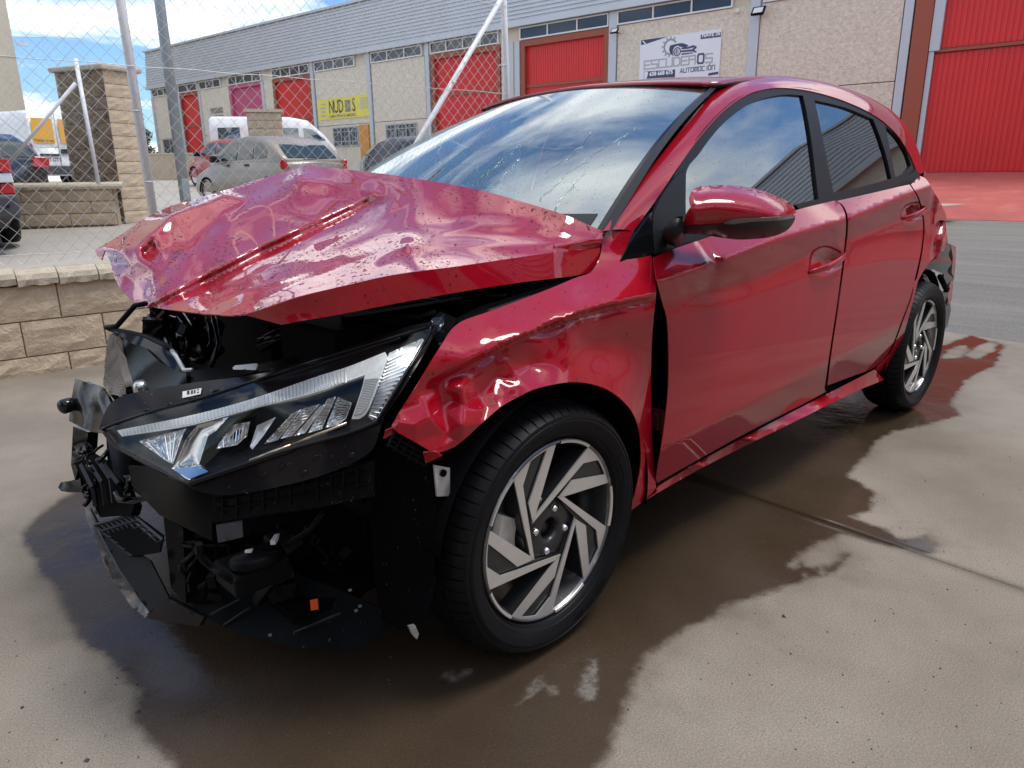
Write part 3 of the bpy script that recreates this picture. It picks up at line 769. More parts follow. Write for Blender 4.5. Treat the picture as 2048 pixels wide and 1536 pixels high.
g = Geo(); cpos = P(36, 88, d=41.9); g.box(cpos+er*.15, (.5, .1, .1), (er, en, UP)); g.box(cpos+er*.38, (.18, .16, .16), (er, en, UP)); tag(g.obj('security_camera', 'white'), 'small white camera on the corner of the tall beige building', 'camera')

def pine(px, d, h, w, label, seed):
    b = P(px, 330, d=d); b[2] = lot_z(b[0], b[1]); t = thing('pine_tree', label, 'tree', b); rg = np.random.default_rng(seed)
    g = Geo(); g.tube([b, b+UP*h*.5, b+UP*h*.95], [.16, .11, .03], 8); g.obj('trunk', 'bark', t, True)
    V, F = [], []
    for i in range(2600):
        z = rg.uniform(.12, 1.0); rad = w*(1-z)**.6*(.35+.65*rg.random()**.5)*(1+.3*math.sin(z*23)); a = rg.uniform(0, 6.283)
        c = b+np.array([rad*math.cos(a), rad*math.sin(a), h*z+rg.normal(0, .1)]); e = rg.normal(0, 1, 3); e /= np.linalg.norm(e); f = np.cross(e, rg.normal(0, 1, 3)); f /= np.linalg.norm(f); s_ = rg.uniform(.05, .13)
        n = len(V); V += [c-e*s_*1.6, c+f*s_*.5, c+e*s_*1.6, c-f*s_*.5]; F.append((n, n+1, n+2, n+3))
    obj('crown', V, F, 'leaf', t, False)
pine(282, 47, 4.6, 1.3, 'dark pine tree beside the left end of the long warehouse', 5)
pine(262, 60, 3.6, 2.2, 'broad dark tree far behind the tall block pillar', 9)

# grit and small stones scattered on the yard
rg = np.random.default_rng(77); V, F = [], []
for i in range(260):
    px, py = rg.uniform(1250, 2040), rg.uniform(900, 1530)
    if rg.random() < .35: px, py = rg.uniform(10, 900), rg.uniform(1250, 1530)
    c = P(px, py, z=.0); r = rg.uniform(.0008, .0034)*(2.0 if rg.random() < .04 else 1); n = len(V)
    q = [(1, 0, 0), (0, 1, 0), (-1, 0, 0), (0, -1, 0), (.2, .1, .9)]; V += [c+r*np.array(v)*rg.uniform(.6, 1.4, 3) for v in q]; F += [(n, n+1, n+4), (n+1, n+2, n+4), (n+2, n+3, n+4), (n+3, n, n+4)]
obj('gravel', V, F, mat('dark_grit', (.06, .05, .042), .9), None, False, kind='stuff')

# ================================================================== WAREHOUSES
class Facade:
    """u runs left along the wall, v up, n out of the wall"""
    def __init__(s, o, a, n): s.o, s.a, s.n = o, a, n
    def p(s, u, v, n=0.0): return s.o+s.a*u+UP*v+s.n*n
    def box(s, g, u0, u1, v0, v1, n0, n1):
        g.box(s.p((u0+u1)/2, (v0+v1)/2, (n0+n1)/2), (abs(u1-u0), abs(v1-v0), abs(n1-n0)), (s.a, UP, s.n)); return g
    def ribs_v(s, u0, u1, v0, v1, n, pitch, dep):
        """vertical ribbed steel sheet"""
        pr = []; u = u0; k = 0
        while u < u1-1e-6:
            for du, dn in ((0, 0), (pitch*.62, 0), (pitch*.70, -dep), (pitch*.92, -dep)):
                if u+du < u1: pr.append((u+du, n+dn))
            u += pitch
        pr.append((u1, n)); V, F = [], []
        for (uu, nn) in pr: V += [s.p(uu, v0, nn), s.p(uu, v1, nn)]
        for i in range(len(pr)-1): F.append((2*i, 2*i+1, 2*i+3, 2*i+2))
        return V, F
    def ribs_h(s, u0, u1, v0, v1, n, pitch, dep, lean=0.0):
        pr = []; v = v0
        while v < v1-1e-6:
            for dv, dn in ((0, 0), (pitch*.5, 0), (pitch*.62, -dep), (pitch*.88, -dep)):
                if v+dv < v1: pr.append((v+dv, n+dn-lean*(v+dv-v0)))
            v += pitch
        pr.append((v1, n-lean*(v1-v0))); V, F = [], []
        for (vv, nn) in pr: V += [s.p(u0, vv, nn), s.p(u1, vv, nn)]
        for i in range(len(pr)-1): F.append((2*i, 2*i+2, 2*i+3, 2*i+1))
        return V, F
    def window(s, par, u0, u1, v0, v1, npan, bars=0, fr=.045, frame='white', dep=.06):
        g = Geo(); s.box(g, u0, u1, v0, v0+fr, -.03, dep); s.box(g, u0, u1, v1-fr, v1, -.03, dep)
        w = (u1-u0)/npan
        for i in range(npan+1):
            c = u0+w*i; a, b = (u0, u0+fr) if i == 0 else (u1-fr, u1) if i == npan else (c-fr/2, c+fr/2)
            s.box(g, a, b, v0+fr, v1-fr, -.03, dep-.002)
        o = g.obj('window', frame, par)
        for i in range(npan):
            a, b = u0+w*i+fr*.5, u0+w*(i+1)-fr*.5
            g = Geo(); s.box(g, a, b, v0+fr*.6, v1-fr*.6, .0, .008); q = g.obj('pane', 'windowpane', o)
        if bars:
            g = Geo()
            for i in range(bars): c = u0+(u1-u0)*(i+.5)/bars; s.box(g, c-.008, c+.008, v0, v1, dep+.01, dep+.026)
            for k in (.25, .75): s.box(g, u0, u1, v0+(v1-v0)*k-.012, v0+(v1-v0)*k+.012, dep+.026, dep+.036)
            g.obj('window_bars', 'steel', o)
        return o
    def door(s, par, u0, u1, v0, v1, m='reddoor', rail=None, frame='brownframe', fw=.16, pitch=.105, rec=.12):
        g = Geo(); s.box(g, u0, u0+fw, v0, v1, -.2, .02); s.box(g, u1-fw, u1, v0, v1, -.2, .02); s.box(g, u0+fw, u1-fw, v1-fw, v1, -.2, .017)
        fr = g.obj('door_frame', frame, par)
        secs = [(v0, v1-fw)] if rail is None else [(v0, rail-.06), (rail+.06, v1-fw)]
        for a, b in secs:
            V, F = s.ribs_v(u0+fw, u1-fw, a, b, -rec, pitch, .014); obj('door', V, F, m, par, False)
        if rail is not None:
            g = Geo(); s.box(g, u0+fw, u1-fw, rail-.055, rail+.055, -rec-.03, -rec+.03); g.obj('door_rail', frame, par)
        return fr
MT['windowpane'] = mat('dark_window_pane', (.035, .04, .05), .06, spec=.7)
MT['windowpane2'] = MT['windowpane']

FA = Facade(B0, BA, BN)
wh = thing('warehouse', 'long beige warehouse with grey ribbed cladding, red doors and a row of high windows', 'warehouse', B0)
BASE, HEAD, EAVE, TOP = .9, 5.86, 6.42, 8.44
g = Geo(); FA.box(g, -24, 44.2, -.3, TOP-.1, -14, -.32); g.obj('building_body', 'stucco2', wh)
# aggregate panels, one object each, with recessed joints
pan = [(1.72, 5.62), (5.94, 10.55), (14.98, 15.72), (19.9, 23.30), (23.62, 27.45), (31.02, 31.82), (35.2, 38.35), (40.7, 44.2)]
jn = 3.42
for (a, b) in pan:
    for (v0, v1, m) in ((BASE-.6, jn-.012, 'stucco' if a < 19 else 'stucco2'), (jn+.012, HEAD, 'stucco')):
        g = Geo(); FA.box(g, a+.008, b-.008, v0, v1, -.25, 0); g.obj('wall_panel', m, wh)
for (a, b) in [(1.4, 10.6), (14.9, 15.8), (19.55, 27.6), (31, 31.9), (35.1, 38.4), (40.6, 44.2)]:
    g = Geo(); FA.box(g, a, b, BASE-.6, HEAD, -.31, -.26); g.obj('wall_core', 'stucco2', wh)
g = Geo(); FA.box(g, -24, 44.2, HEAD+.004, EAVE, -.3, -.05); g.obj('lintel_band', 'stucco2', wh)
for u in (5.78, 10.72, 19.72, 23.46, 27.62): # grey pilasters and pipes
    g = Geo(); w = .15 if u < 12 else .11; FA.box(g, u-w, u+w, BASE-.4, EAVE-.1, -.24, .05); g.obj('pilaster', 'cladlight', wh)
for u in (1.58, 14.9, 15.2, 31.9, 38.3, 40.65, 43.9):
    g = Geo(); FA.box(g, u-.11, u+.11, BASE-.4, HEAD-.002, -.24, .045); g.obj('pilaster', 'cladlight', wh)
# cladding
V, F = FA.ribs_h(-24, 44.25, EAVE+.06, TOP, .16, .142, .035, .10); obj('cladding', V, F, 'clad', wh, False)
g = Geo(); FA.box(g, -24, 44.3, EAVE-.09, EAVE+.058, -.1, .22); g.obj('gutter', 'clad', wh)
g = Geo(); FA.box(g, -24, 44.3, TOP+.002, TOP+.1, -14.1, .06); g.obj('roof', 'clad', wh)
# high windows
for (a, b, n) in [(6.5, 10.56, 3), (10.9, 14.78, 3), (15.82, 19.52, 4), (20.0, 23.25, 3), (24.4, 27.4, 4), (27.8, 30.95, 4), (31.95, 35.1, 4), (35.9, 38.2, 3), (38.45, 40.6, 2), (40.9, 43.9, 4), (1.85, 5.55, 3)]:
    FA.window(wh, a, b, HEAD+.02, EAVE-.11, n)
# doors
FA.door(wh, 10.88, 14.76, BASE, HEAD-.01, rail=4.27, fw=.20)
FA.door(wh, 15.78, 19.52, BASE, HEAD-.01, rail=4.27, fw=.18)
FA.door(wh, 27.78, 30.95, BASE, HEAD-.01, rail=3.9)
FA.door(wh, 31.95, 35.1, BASE, HEAD-.01, m='pinkdoor', frame='pinkdoor')
FA.door(wh, 38.43, 40.6, BASE, HEAD-.01, rail=4.0)
# the big red door at the right
g = Geo(); FA.box(g, 1.00, 1.43, BASE, 6.3, -.24, .03); g.obj('door_frame', 'brownframe', wh)
g = Geo(); FA.box(g, .74, .985, 4.09, 6.3, -.2, .0); FA.box(g, .86, .985, BASE+.1, 4.08, -.2, -.03); g.obj('door_guide', 'cladlight', wh)
for a, b in ((BASE+.13, 4.03), (4.15, 6.3)):
    V, F = FA.ribs_v(-9.5, .85, a, b, -.14, .13, .016); obj('door', V, F, 'reddoor', wh, False)
g = Geo(); FA.box(g, -9.5, .98, 4.05, 4.13, -.17, -.06); g.obj('door_rail', 'brownframe', wh)
g = Geo(); FA.box(g, -9.5, .98, BASE-.02, BASE+.12, -.17, -.09); g.obj('door_rail', 'brownframe', wh)
for u in (-2.2, -4.5):
    g = Geo(); FA.box(g, u-.02, u+.02, BASE+.13, 4.03, -.15, -.125); g.obj('wicket_edge', 'brownframe', wh)
for (a, b) in [(-24, -9.5)]:
    g = Geo(); FA.box(g, a, b, BASE-.4, HEAD, -.25, 0); g.obj('wall_panel', 'stucco', wh)
# low barred windows, orange door
FA.window(wh, 24.45, 26.3, 2.45, 3.32, 3, bars=7, frame='signgrey')
FA.window(wh, 20.5, 22.5, 2.45, 3.28, 3, bars=8, frame='signgrey')
FA.window(wh, 41.6, 43.3, 2.35, 3.4, 2, frame='signgrey')
FA.window(wh, 36.4, 37.4, 2.35, 3.4, 2, bars=5, frame='signgrey')
g = Geo(); FA.box(g, 23.66, 24.36, BASE, 3.36, 0, .03); FA.box(g, 23.66, 23.80, BASE, 3.36, .03, .08); g.obj('side_door', 'orangedoor', wh)

# signs, lamps and camera on the facade
def letter_strokes(ch):
    return {'E': [[(1, 1), (0, 1), (0, 0), (1, 0)], [(0, .5), (.9, .5)]], 'S': [[(1, 1), (0, 1), (0, .52), (1, .48), (1, 0), (0, 0)]],
            'C': [[(1, 1), (0, 1), (0, 0), (1, 0)]], 'U': [[(0, 1), (0, 0), (1, 0), (1, 1)]], 'D': [[(0, 1), (.8, 1), (1, .8), (1, .2), (.8, 0), (0, 0), (0, 1)]],
            'R': [[(0, 0), (0, 1), (1, 1), (1, 0)], [(0, .55), (1, .55)]], 'O': [[(.15, 1), (.85, 1), (1, .85), (1, .15), (.85, 0), (.15, 0), (0, .15), (0, .85), (.15, 1)]],
            'A': [[(0, 0), (.5, 1), (1, 0)], [(.3, .25), (.7, .25)]], 'T': [[(0, 1), (1, 1)], [(.5, 1), (.5, 0)]], 'M': [[(0, 0), (0, 1), (1, 1), (1, 0)], [(.5, 1), (.5, 0)]],
            'I': [[(.5, 1), (.5, 0)]], 'N': [[(0, 0), (0, 1), (1, 1), (1, 0)]], 'V': [[(0, 1), (.5, 0), (1, 1)]],
            '3': [[(0, 1), (1, 1), (1, 0), (0, 0)], [(.2, .5), (1, .5)]], '6': [[(1, 1), (0, 1), (0, 0), (1, 0), (1, .5), (0, .5)]]}[ch]
def stroke(g, F_, pts, w, n0, n1):
    """flat strokes; pts are (u to the right, v) in facade coordinates"""
    for i in range(len(pts)-1):
        a, b = np.array(pts[i], float), np.array(pts[i+1], float); d = b-a; L = np.linalg.norm(d); d /= L; q = np.array([-d[1], d[0]])*w/2; d = d*w/2
        c4 = [a-d-q, b+d-q, b+d+q, a-d+q]
        k = .0004*(i % 2)
        g.prism([F_.p(-c[0], c[1], n0) for c in c4], F_.n*(n1-n0+k))
def word(g, F_, s, u_left, v0, cw, chh, gap, w, n0, n1):
    x = -u_left
    for ch in s:
        if ch != ' ':
            for st in letter_strokes(ch): stroke(g, F_, [(x+p[0]*cw, v0+p[1]*chh) for p in st], w, n0, n1)
        x += (cw+gap) if ch not in 'I ' else (cw*.55+gap)
def uv_of(px, py):
    v = ray(px, py); t = ((B0-CAM)@BN)/(v@BN); p = CAM+v*t; return (p-B0)@BA, p[2]
sg = thing('business_sign', 'white car-repair signboard with a gear and car emblem on the beige warehouse wall', 'sign', FA.p(8.2, 4.5))
g = Geo(); FA.box(g, 6.80, 9.64, 3.72, 5.32, .01, .045); g.obj('board', 'signwhite', sg)
def upoly(g, pts, n0=.046, n1=.049):   # pts in zoomed sign pixels
    q = []
    for (x, y) in pts:
        u, v = uv_of(1260+x*.10254, 40+y*.10254); q.append(FA.p(u, v, n0))
    g.prism(q, FA.n*(n1-n0))
nv = Geo(); gr = Geo(); wt = Geo()
upoly(nv, [(232, 398), (760, 325), (345, 465), (230, 495)]); upoly(wt, [(252, 410), (275, 405), (330, 468), (300, 472)], .0495, .051)
upoly(nv, [(1395, 290), (1790, 240), (1785, 330), (1390, 378)])
upoly(nv, [(1540, 1040), (1738, 1008), (1735, 1060), (1540, 1090)])
# gear
cu, cv = uv_of(1260+800*.10254, 40+525*.10254); rad = .215
for k in range(26):
    a0, a1 = R(35)+k*R(10.2), R(35)+(k+1)*R(10.2)
    stroke(gr, FA, [(-cu+rad*math.cos(a0), cv+rad*math.sin(a0)), (-cu+rad*math.cos(a1), cv+rad*math.sin(a1))], .05, .046, .049)
for k in range(9):
    a = R(60+k*29); stroke(gr, FA, [(-cu+rad*1.1*math.cos(a), cv+rad*1.1*math.sin(a)), (-cu+rad*1.32*math.cos(a), cv+rad*1.32*math.sin(a))], .06, .046, .0493)
# car body with spanner tail
upoly(nv, [(800, 500), (880, 480), (960, 460), (1040, 455), (1110, 475), (1160, 505), (1090, 545), (1000, 525), (940, 500), (880, 530), (850, 590), (840, 690), (800, 650), (778, 590), (785, 540)], .050, .053)
upoly(nv, [(1010, 600), (1230, 575), (1265, 530), (1320, 520), (1300, 560), (1265, 580), (1290, 610), (1320, 620), (1290, 640), (1235, 615), (1010, 630)], .050, .0534)
upoly(nv, [(1020, 545), (1150, 530), (1240, 495), (1310, 510), (1240, 540), (1150, 565), (1020, 575)], .050, .0532); upoly(nv, [(1020, 655), (1240, 635), (1250, 650), (1020, 685)], .050, .0526)
wu, wv = uv_of(1260+935*.10254, 40+620*.10254)
for k in range(20):
    a0, a1 = k*R(18), (k+1)*R(18); rr = .115
    stroke(nv, FA, [(-wu+rr*math.cos(a0), wv+rr*math.sin(a0)), (-wu+rr*math.cos(a1), wv+rr*math.sin(a1))], .028, .0545, .057)
word(nv, FA, 'E', wu+.04, wv-.05, .075, .10, 0, .02, .0545, .057)
L0, vb = uv_of(1260+290*.10254, 40+965*.10254); L1_, vb1 = uv_of(1260+1310*.10254, 40+885*.10254)
cwid = (L0-L1_)/7*.80; cg = (L0-L1_)/7*.20
word(gr, FA, 'ESCUDER', L0, vb, cwid, .245, cg, .042, .046, .049)
word(nv, FA, 'O', L1_-.035, vb+.0, cwid*.92, .265, cg, .055, .046, .0494); word(gr, FA, 'S', L1_-.035-cwid-cg, vb, cwid, .245, cg, .042, .046, .0492)
au, av = uv_of(1260+990*.10254, 40+1035*.10254); a2, _ = uv_of(1260+1640*.10254, 40+1000*.10254)
cw2 = (au-a2)/9.3*.72; word(nv, FA, 'AUTOMOCION', au, av, cw2, .125, (au-a2)/9.3*.30, .022, .046, .0492)
stroke(nv, FA, [(-a2-cw2*1.75, av+.15), (-a2-cw2*1.35, av+.19)], .02, .046, .049)
nu, nvv = uv_of(1260+1410*.10254, 40+362*.10254); place_text(wt, 'NAVE 36', FA.p(nu-.31, nvv+.075, .0495), -BA, UP, .16, bold=.006, depth=.001)
upoly(nv, [(285, 1010), (895, 965), (890, 1120), (283, 1160)])
upoly(wt, [(292, 1020), (345, 1010), (370, 1035), (335, 1150), (292, 1155)], .0495, .051)
pu, pv = uv_of(1260+620*.10254, 40+1040*.10254); place_text(wt, '638 668 675', FA.p(pu, pv, .0495), -BA, UP, .17, bold=.008, depth=.001)
nv.obj('navy_print', 'signnavy', sg, kind='stuff'); gr.obj('grey_print', 'signgrey', sg, kind='stuff'); wt.obj('white_print', 'signwhite', sg, kind='stuff')

ns = thing('business_sign', 'long yellow banner with tall dark letters on the warehouse wall', 'sign', FA.p(25.4, 4.1))
g = Geo(); FA.box(g, 23.46, 27.35, 3.70, 4.63, .01, .04); g.obj('board', 'signyellow', ns)
g = Geo()
for s_, u in (('N', 26.28), ('U', 25.93), ('D', 25.56), ('S', 24.62)): place_text(g, s_, FA.p(u, 4.22, .041), -BA, UP, .82, bold=.012, sx=.66)
place_text(g, 'CARPINTERIA DE MADERA', FA.p(25.5, 3.82, .041), -BA, UP, .17, bold=.003)
g.obj('dark_print', 'signbrown', ns, kind='stuff')
g = Geo(); FA.box(g, 24.86, 25.26, 3.97, 4.49, .041, .046); g.obj('square_print', 'signtaupe', ns)
g = Geo()
for i in range(6): FA.box(g, 23.6, 24.15, 4.05+i*.085, 4.09+i*.085, .041, .044)
for i in range(4): FA.box(g, 26.75, 27.15-.1*(i % 2), 3.85+i*.17, 3.93+i*.17, .041, .044)
g.obj('small_print', 'signgrey', ns, kind='stuff')
po = thing('poster', 'faded brown and orange poster on the panel beside the pink door', 'poster', FA.p(36.6, 4.4))
g = Geo(); FA.box(g, 36.0, 37.3, 4.55, 4.85, .01, .02); FA.box(g, 36.0, 37.3, 4.3, 4.45, .01, .022); g.obj('dark_band', 'signtaupe', po)
g = Geo(); FA.box(g, 36.0, 36.8, 3.75, 4.2, .01, .02); g.obj('orange_band', mat('faded_orange_print', (.55, .2, .1), .7), po)
nm = Geo(); c = FA.p(27.48, 3.05, .14); nm.lathe([(.0, 0), (.19, 0), (.19, .01), (0, .012)], c, BN, 20); tag(nm.obj('round_sign', 'signwhite'), 'small round blue and white sign by the edge of the yellow banner', 'sign')
g = Geo(); g.lathe([(.0, .0), (.10, .0), (.10, .006), (0, .006)], c+BN*.013, BN, 16); w = bpy.data.objects['round_sign']; WLOC['round_sign'] = np.zeros(3); g.obj('blue_print', 'bluefilm', w)
def floodlight(px, py, sc, label):
    u, v = uv_of(px, py); t = thing('floodlight', label, 'floodlight', FA.p(u, v, .3)); c = FA.p(u, v, .32); ax = np.array([-BA, (UP*.8-BN*.6), (UP*.6+BN*.8)])
    g = Geo(); g.box(c, (.36*sc, .26*sc, .05*sc), ax)
    for k in range(5): g.box(c-ax[2]*.04*sc+ax[0]*(.06*(k-2))*sc, (.012*sc, .24*sc, .05*sc), ax)
    g.obj('housing', 'black', t)
    g = Geo(); g.box(c+ax[2]*.027*sc, (.27*sc, .18*sc, .006), ax); g.obj('lens', 'label', t)
    g = Geo(); g.tube([c, FA.p(u, v-.06, .16), FA.p(u, v-.03, .0)], .02*sc, 8); g.obj('bracket', 'black', t)
floodlight(1525, 25, 1.05, 'black floodlight on the grey pilaster right of the white signboard')
floodlight(1239, 64, .75, 'small black floodlight at the corner of the red door left of the white signboard')
u, v = uv_of(1476, 23); t = thing('security_camera', 'small white camera under the high window above the white signboard', 'camera', FA.p(u, v, .1))
g = Geo(); g.lathe([(0, 0), (.07, .0), (.07, .05), (.05, .10), (0, .12)], FA.p(u, v, .005), BN, 14); g.obj('housing', 'white', t)

# --- warehouse across the road behind the camera: the car's sides mirror it
oo = np.array([17.0, -14.0, 0]); FB = Facade(oo, np.array([-1.0, 0, 0]), np.array([0, 1.0, 0]))
w2h_ = thing('warehouse', 'warehouse facing the yard, mirrored in the car windows', 'warehouse', oo)
g = Geo(); FB.box(g, 0, 56, -.3, 8.8, -12, -.5); g.obj('building_body', 'stucco2', w2h_)
V, F = FB.ribs_h(0, 56, 4.4, 8.9, .12, .19, .05, .08); obj('cladding', V, F, 'clad', w2h_, False)
g = Geo(); FB.box(g, 0, 56, 4.2, 4.39, -.1, .2); g.obj('gutter', 'clad', w2h_)
for k in range(8):
    a = k*7.0
    g = Geo(); FB.box(g, a, a+2.9, -.2, 4.19, -.28, 0); g.obj('wall_panel', 'stucco', w2h_)
    FB.door(w2h_, a+2.95, a+6.9, 0, 3.6, rail=2.6)
    FB.window(w2h_, a+2.95, a+6.9, 3.62, 4.15, 4)
    g = Geo(); FB.box(g, a+6.91, a+6.99, -.2, 4.19, -.28, .05); g.obj('pilaster', 'cladlight', w2h_)
sb = thing('business_sign', 'black banner with yellow print on the warehouse across the road', 'sign', FB.p(24, 3.2))
g = Geo(); FB.box(g, 21.1, 23.7, 2.5, 3.3, .01, .04); g.obj('board', 'ink', sb)
g = Geo(); FB.box(g, 21.4, 23.4, 2.75, 3.05, .041, .044); g.obj('yellow_print', 'signyellow', sb)

# --- unseen building added behind the camera to block low sky light from the nose
FC = Facade(np.array([-9.2, 3.5, 0]), np.array([0, -1.0, 0]), np.array([1.0, 0, 0]))
ws = thing('shade_building', 'unseen grey-doored building added behind the camera to darken the crushed nose', 'warehouse', FC.o)
g = Geo(); FC.box(g, 0, 17.3, -.3, 7.0, -8, -.3); g.obj('building_body', 'stucco2', ws)
for a, b in ((0, 1.2), (6.2, 7.6), (12.6, 17.3)):
    g = Geo(); FC.box(g, a, b, -.2, 5.0, -.28, 0); g.obj('wall_panel', 'stucco', ws)
FC.door(ws, 1.25, 6.15, 0, 4.6, m='bumper', frame='bumper', rail=3.0); FC.door(ws, 7.65, 12.55, 0, 4.6, m='bumper', frame='bumper', rail=3.0)
V, F = FC.ribs_h(0, 17.3, 5.02, 7.1, .1, .19, .05, .06); obj('cladding', V, F, 'clad', ws, False)

# ================================================================== THE CRASHED CAR
CY = .8875                                         # lateral centre of the car
car = thing('crashed_car', 'red five-door hatchback with crushed front end, buckled hood and wet paint', 'car', (1.2, CY, 0))
ZC = ([.40, .64, .95, 1.34, 1.49, 2.06, 2.6, 3.2], [.866, .887, .923, .950, .957, 1.024, 1.075, 1.11])
ZB = ([.40, .71, .94, 1.27, 1.53, 2.27, 3.0], [.792, .805, .815, .857, .878, .937, .99])
ZD = ([.41, 1.12, 2.09, 3.0], [.414, .434, .484, .53])
ZBELT = ([.3, .634, 1.601, 2.521, 3.2], [.90, .928, 1.022, 1.098, 1.15])
def S(x, z):
    zc, zb, zd = np.interp(x, *ZC), np.interp(x, *ZB), np.interp(x, *ZD)
    t = np.clip((zc-z)/(zc-zb), 0, 1); u = np.clip((zb-z)/(zb-zd), 0, 1)
    y = np.where(z >= zc, .012+np.minimum(z-zc, .09)*1.5, np.where(z >= zb, .012+.020*t, .032*(1-u)**1.7))
    y = np.where(z < zd, (zd-z)*.30, y)
    y = y+.34*np.clip(x-2.72, 0, 1)**2-.016*np.exp(-(((x-2.58)**2+(z-.42)**2)/.16))*(z < zc)
    return y
def G(x, z):
    zb = np.interp(x, *ZBELT); return .105+.345*(z-zb)+.10*np.clip(z-1.22, 0, 1)**1.5+.25*np.clip(x-2.6, 0, 1)**2
def finish_panel(name, V, F, m='red', par=None, t=.0022, **k):
    V, F = np.asarray(V, float), [tuple(int(i) for i in f) for f in F]
    if not t: return obj(name, V, F, m, par or car, True, **k)
    N_ = np.zeros_like(V)
    for f in F:
        a, b, c = V[f[0]], V[f[1]], V[f[2]]; nn = np.cross(b-a, c-a)
        for i in f: N_[i] += nn
    N_ /= np.linalg.norm(N_, axis=1)[:, None]+1e-12; n = len(V); B = V-N_*t
    ec = {}
    for f in F:
        for i in range(len(f)): ec[(f[i], f[(i+1) % len(f)])] = 1
    bd = [e for e in ec if (e[1], e[0]) not in ec]
    VV = [V, B]; FF = list(F)+[tuple(i+n for i in f[::-1]) for f in F]; k0 = 2*n; rim = []
    for (i, j) in bd:
        rim += [V[i], V[j], B[j], B[i]]; FF.append((k0+1, k0, k0+3, k0+2)); k0 += 4
    if rim: VV.append(np.array(rim))
    return obj(name, np.concatenate(VV), FF, m, par or car, True, **k)
def mirrored(o, par=None, name=None):
    """the same part on the far side of the car"""
    me = o.data.copy(); V = np.array([v.co[:] for v in me.vertices]).reshape(-1, 3); off = WLOC[o.name]
    V[:, 1] = 2*CY-(V[:, 1]+off[1])-off[1]
    F = [tuple(p.vertices)[::-1] for p in me.polygons]; m = me.materials[0]
    q = obj(name or o.name.split('.')[0], V+off, F, m, par or car, True)
    for md in o.modifiers:
        if md.type == 'SOLIDIFY': solidify(q, md.thickness, md.offset)
    return q

# ---- front door
fd = [(1306,515),(1350,497),(1400,480),(1500,446),(1600,418),(1669,401),(1683,412),(1692,440),(1688,500),(1675,600),(1660,700),(1649,775),(1640,790),(1500,862),(1400,917),(1314,966),(1312,956),(1326,870),(1336,780),(1337,700),(1334,640),(1325,606),(1313,560)]
def dent_px(px, y):
    d = segdist(px, [(1398,486),(1412,505),(1430,526)]); y = y+.010*np.exp(-(d/11)**2)
    d = segdist(px, [(1385,478),(1400,500),(1418,528)]); y = y-.007*np.exp(-(d/9)**2)
    d = segdist(px, [(1424,535),(1420,560),(1416,580)]); y = y+.004*np.exp(-(d/16)**2)
    d = segdist(px, [(1378,585),(1440,580),(1480,572)]); y = y+.004*np.exp(-(d/14)**2)
    d = segdist(px, [(1690,445),(1686,520)]); y = y+.004*np.exp(-(d/7)**2)
    return y
def bowl(px, y, c, rx, ry, dep, ang=-18):
    a = R(ang); q = px-np.array(c); u = (q[:, 0]*math.cos(a)+q[:, 1]*math.sin(a))/rx; v = (-q[:, 0]*math.sin(a)+q[:, 1]*math.cos(a))/ry
    r = np.sqrt(u*u+v*v); return y+dep*np.clip(1-r, 0, 1)**.8*(r < 1)*np.clip((1-r)*3, 0, 1)
def hit_door(px):
    p = hit_surf(S)(px); y = dent_px(px, p[:, 1]); y = bowl(px, y, (1652,521), 39, 30, .030); y = bowl(px, y, (1826,424), 23, 20, .030)
    return at_y(px, y)
doorF = finish_panel('front_door', *patch(fd, hit_door, 8.5, lines=[[(1330,558),(1431,524),(1542,481),(1653,448),(1691,439)], [(1325,896),(1450,833),(1571,773),(1660,730)]]))
# ---- rear door
rd = [(1673,402),(1740,387),(1800,373),(1819,369),(1836,398),(1846,448),(1842,500),(1830,556),(1822,590),(1803,642),(1779,702),(1750,734),(1700,754),(1655,771),(1664,700),(1679,600),(1692,500),(1696,440),(1687,412)]
doorR = finish_panel('rear_door', *patch(rd, hit_door, 8.0, lines=[[(1693,438),(1760,410),(1811,390)], [(1660,728),(1720,695),(1786,655)]]))
# ---- quarter panel and its lower corner, with crumpled rear edge
qp = [(1822,369),(1840,352),(1852,358),(1868,384),(1884,412),(1890,440),(1893,462),(1896,490),(1884,503),(1862,522),(1846,544),(1836,562),(1828,562),(1834,556),(1845,502),(1849,448),(1839,398)]
def hit_quarter(px):
    p = hit_surf(S)(px); y = p[:, 1]; k = np.clip((px[:, 0]-1855)/25, 0, 1)
    y = y+k*(.009*np.sin(px[:, 0]*.30+px[:, 1]*.05)+.005*np.sin(px[:, 1]*.10+1))
    return at_y(px, y)
finish_panel('quarter_panel', *patch(qp, hit_quarter, 5.5))
ql = [(1826,562),(1836,562),(1824,610),(1808,668),(1790,726),(1769,760),(1752,738),(1781,705),(1806,643),(1825,590)]
finish_panel('quarter_panel', *patch(ql, hit_surf(S), 7))
# ---- sill
sl = [(1260,1018),(1312,985),(1318,972),(1400,923),(1500,868),(1640,795),(1750,739),(1768,760),(1700,788),(1600,838),(1500,887),(1400,938),(1300,995),(1262,1021)]
def hit_sill(px):
    t = TPS([(1260,1018,.03),(1312,985,.035),(1400,923,.05),(1500,868,.055),(1640,795,.055),(1750,739,.05),(1400,930,.025),(1500,878,.028),(1640,805,.028),(1400,938,.05),(1500,887,.055),(1768,760,.05)]); return at_y(px, t(px))
sill = finish_panel('sill', *patch(sl, hit_sill, 7))
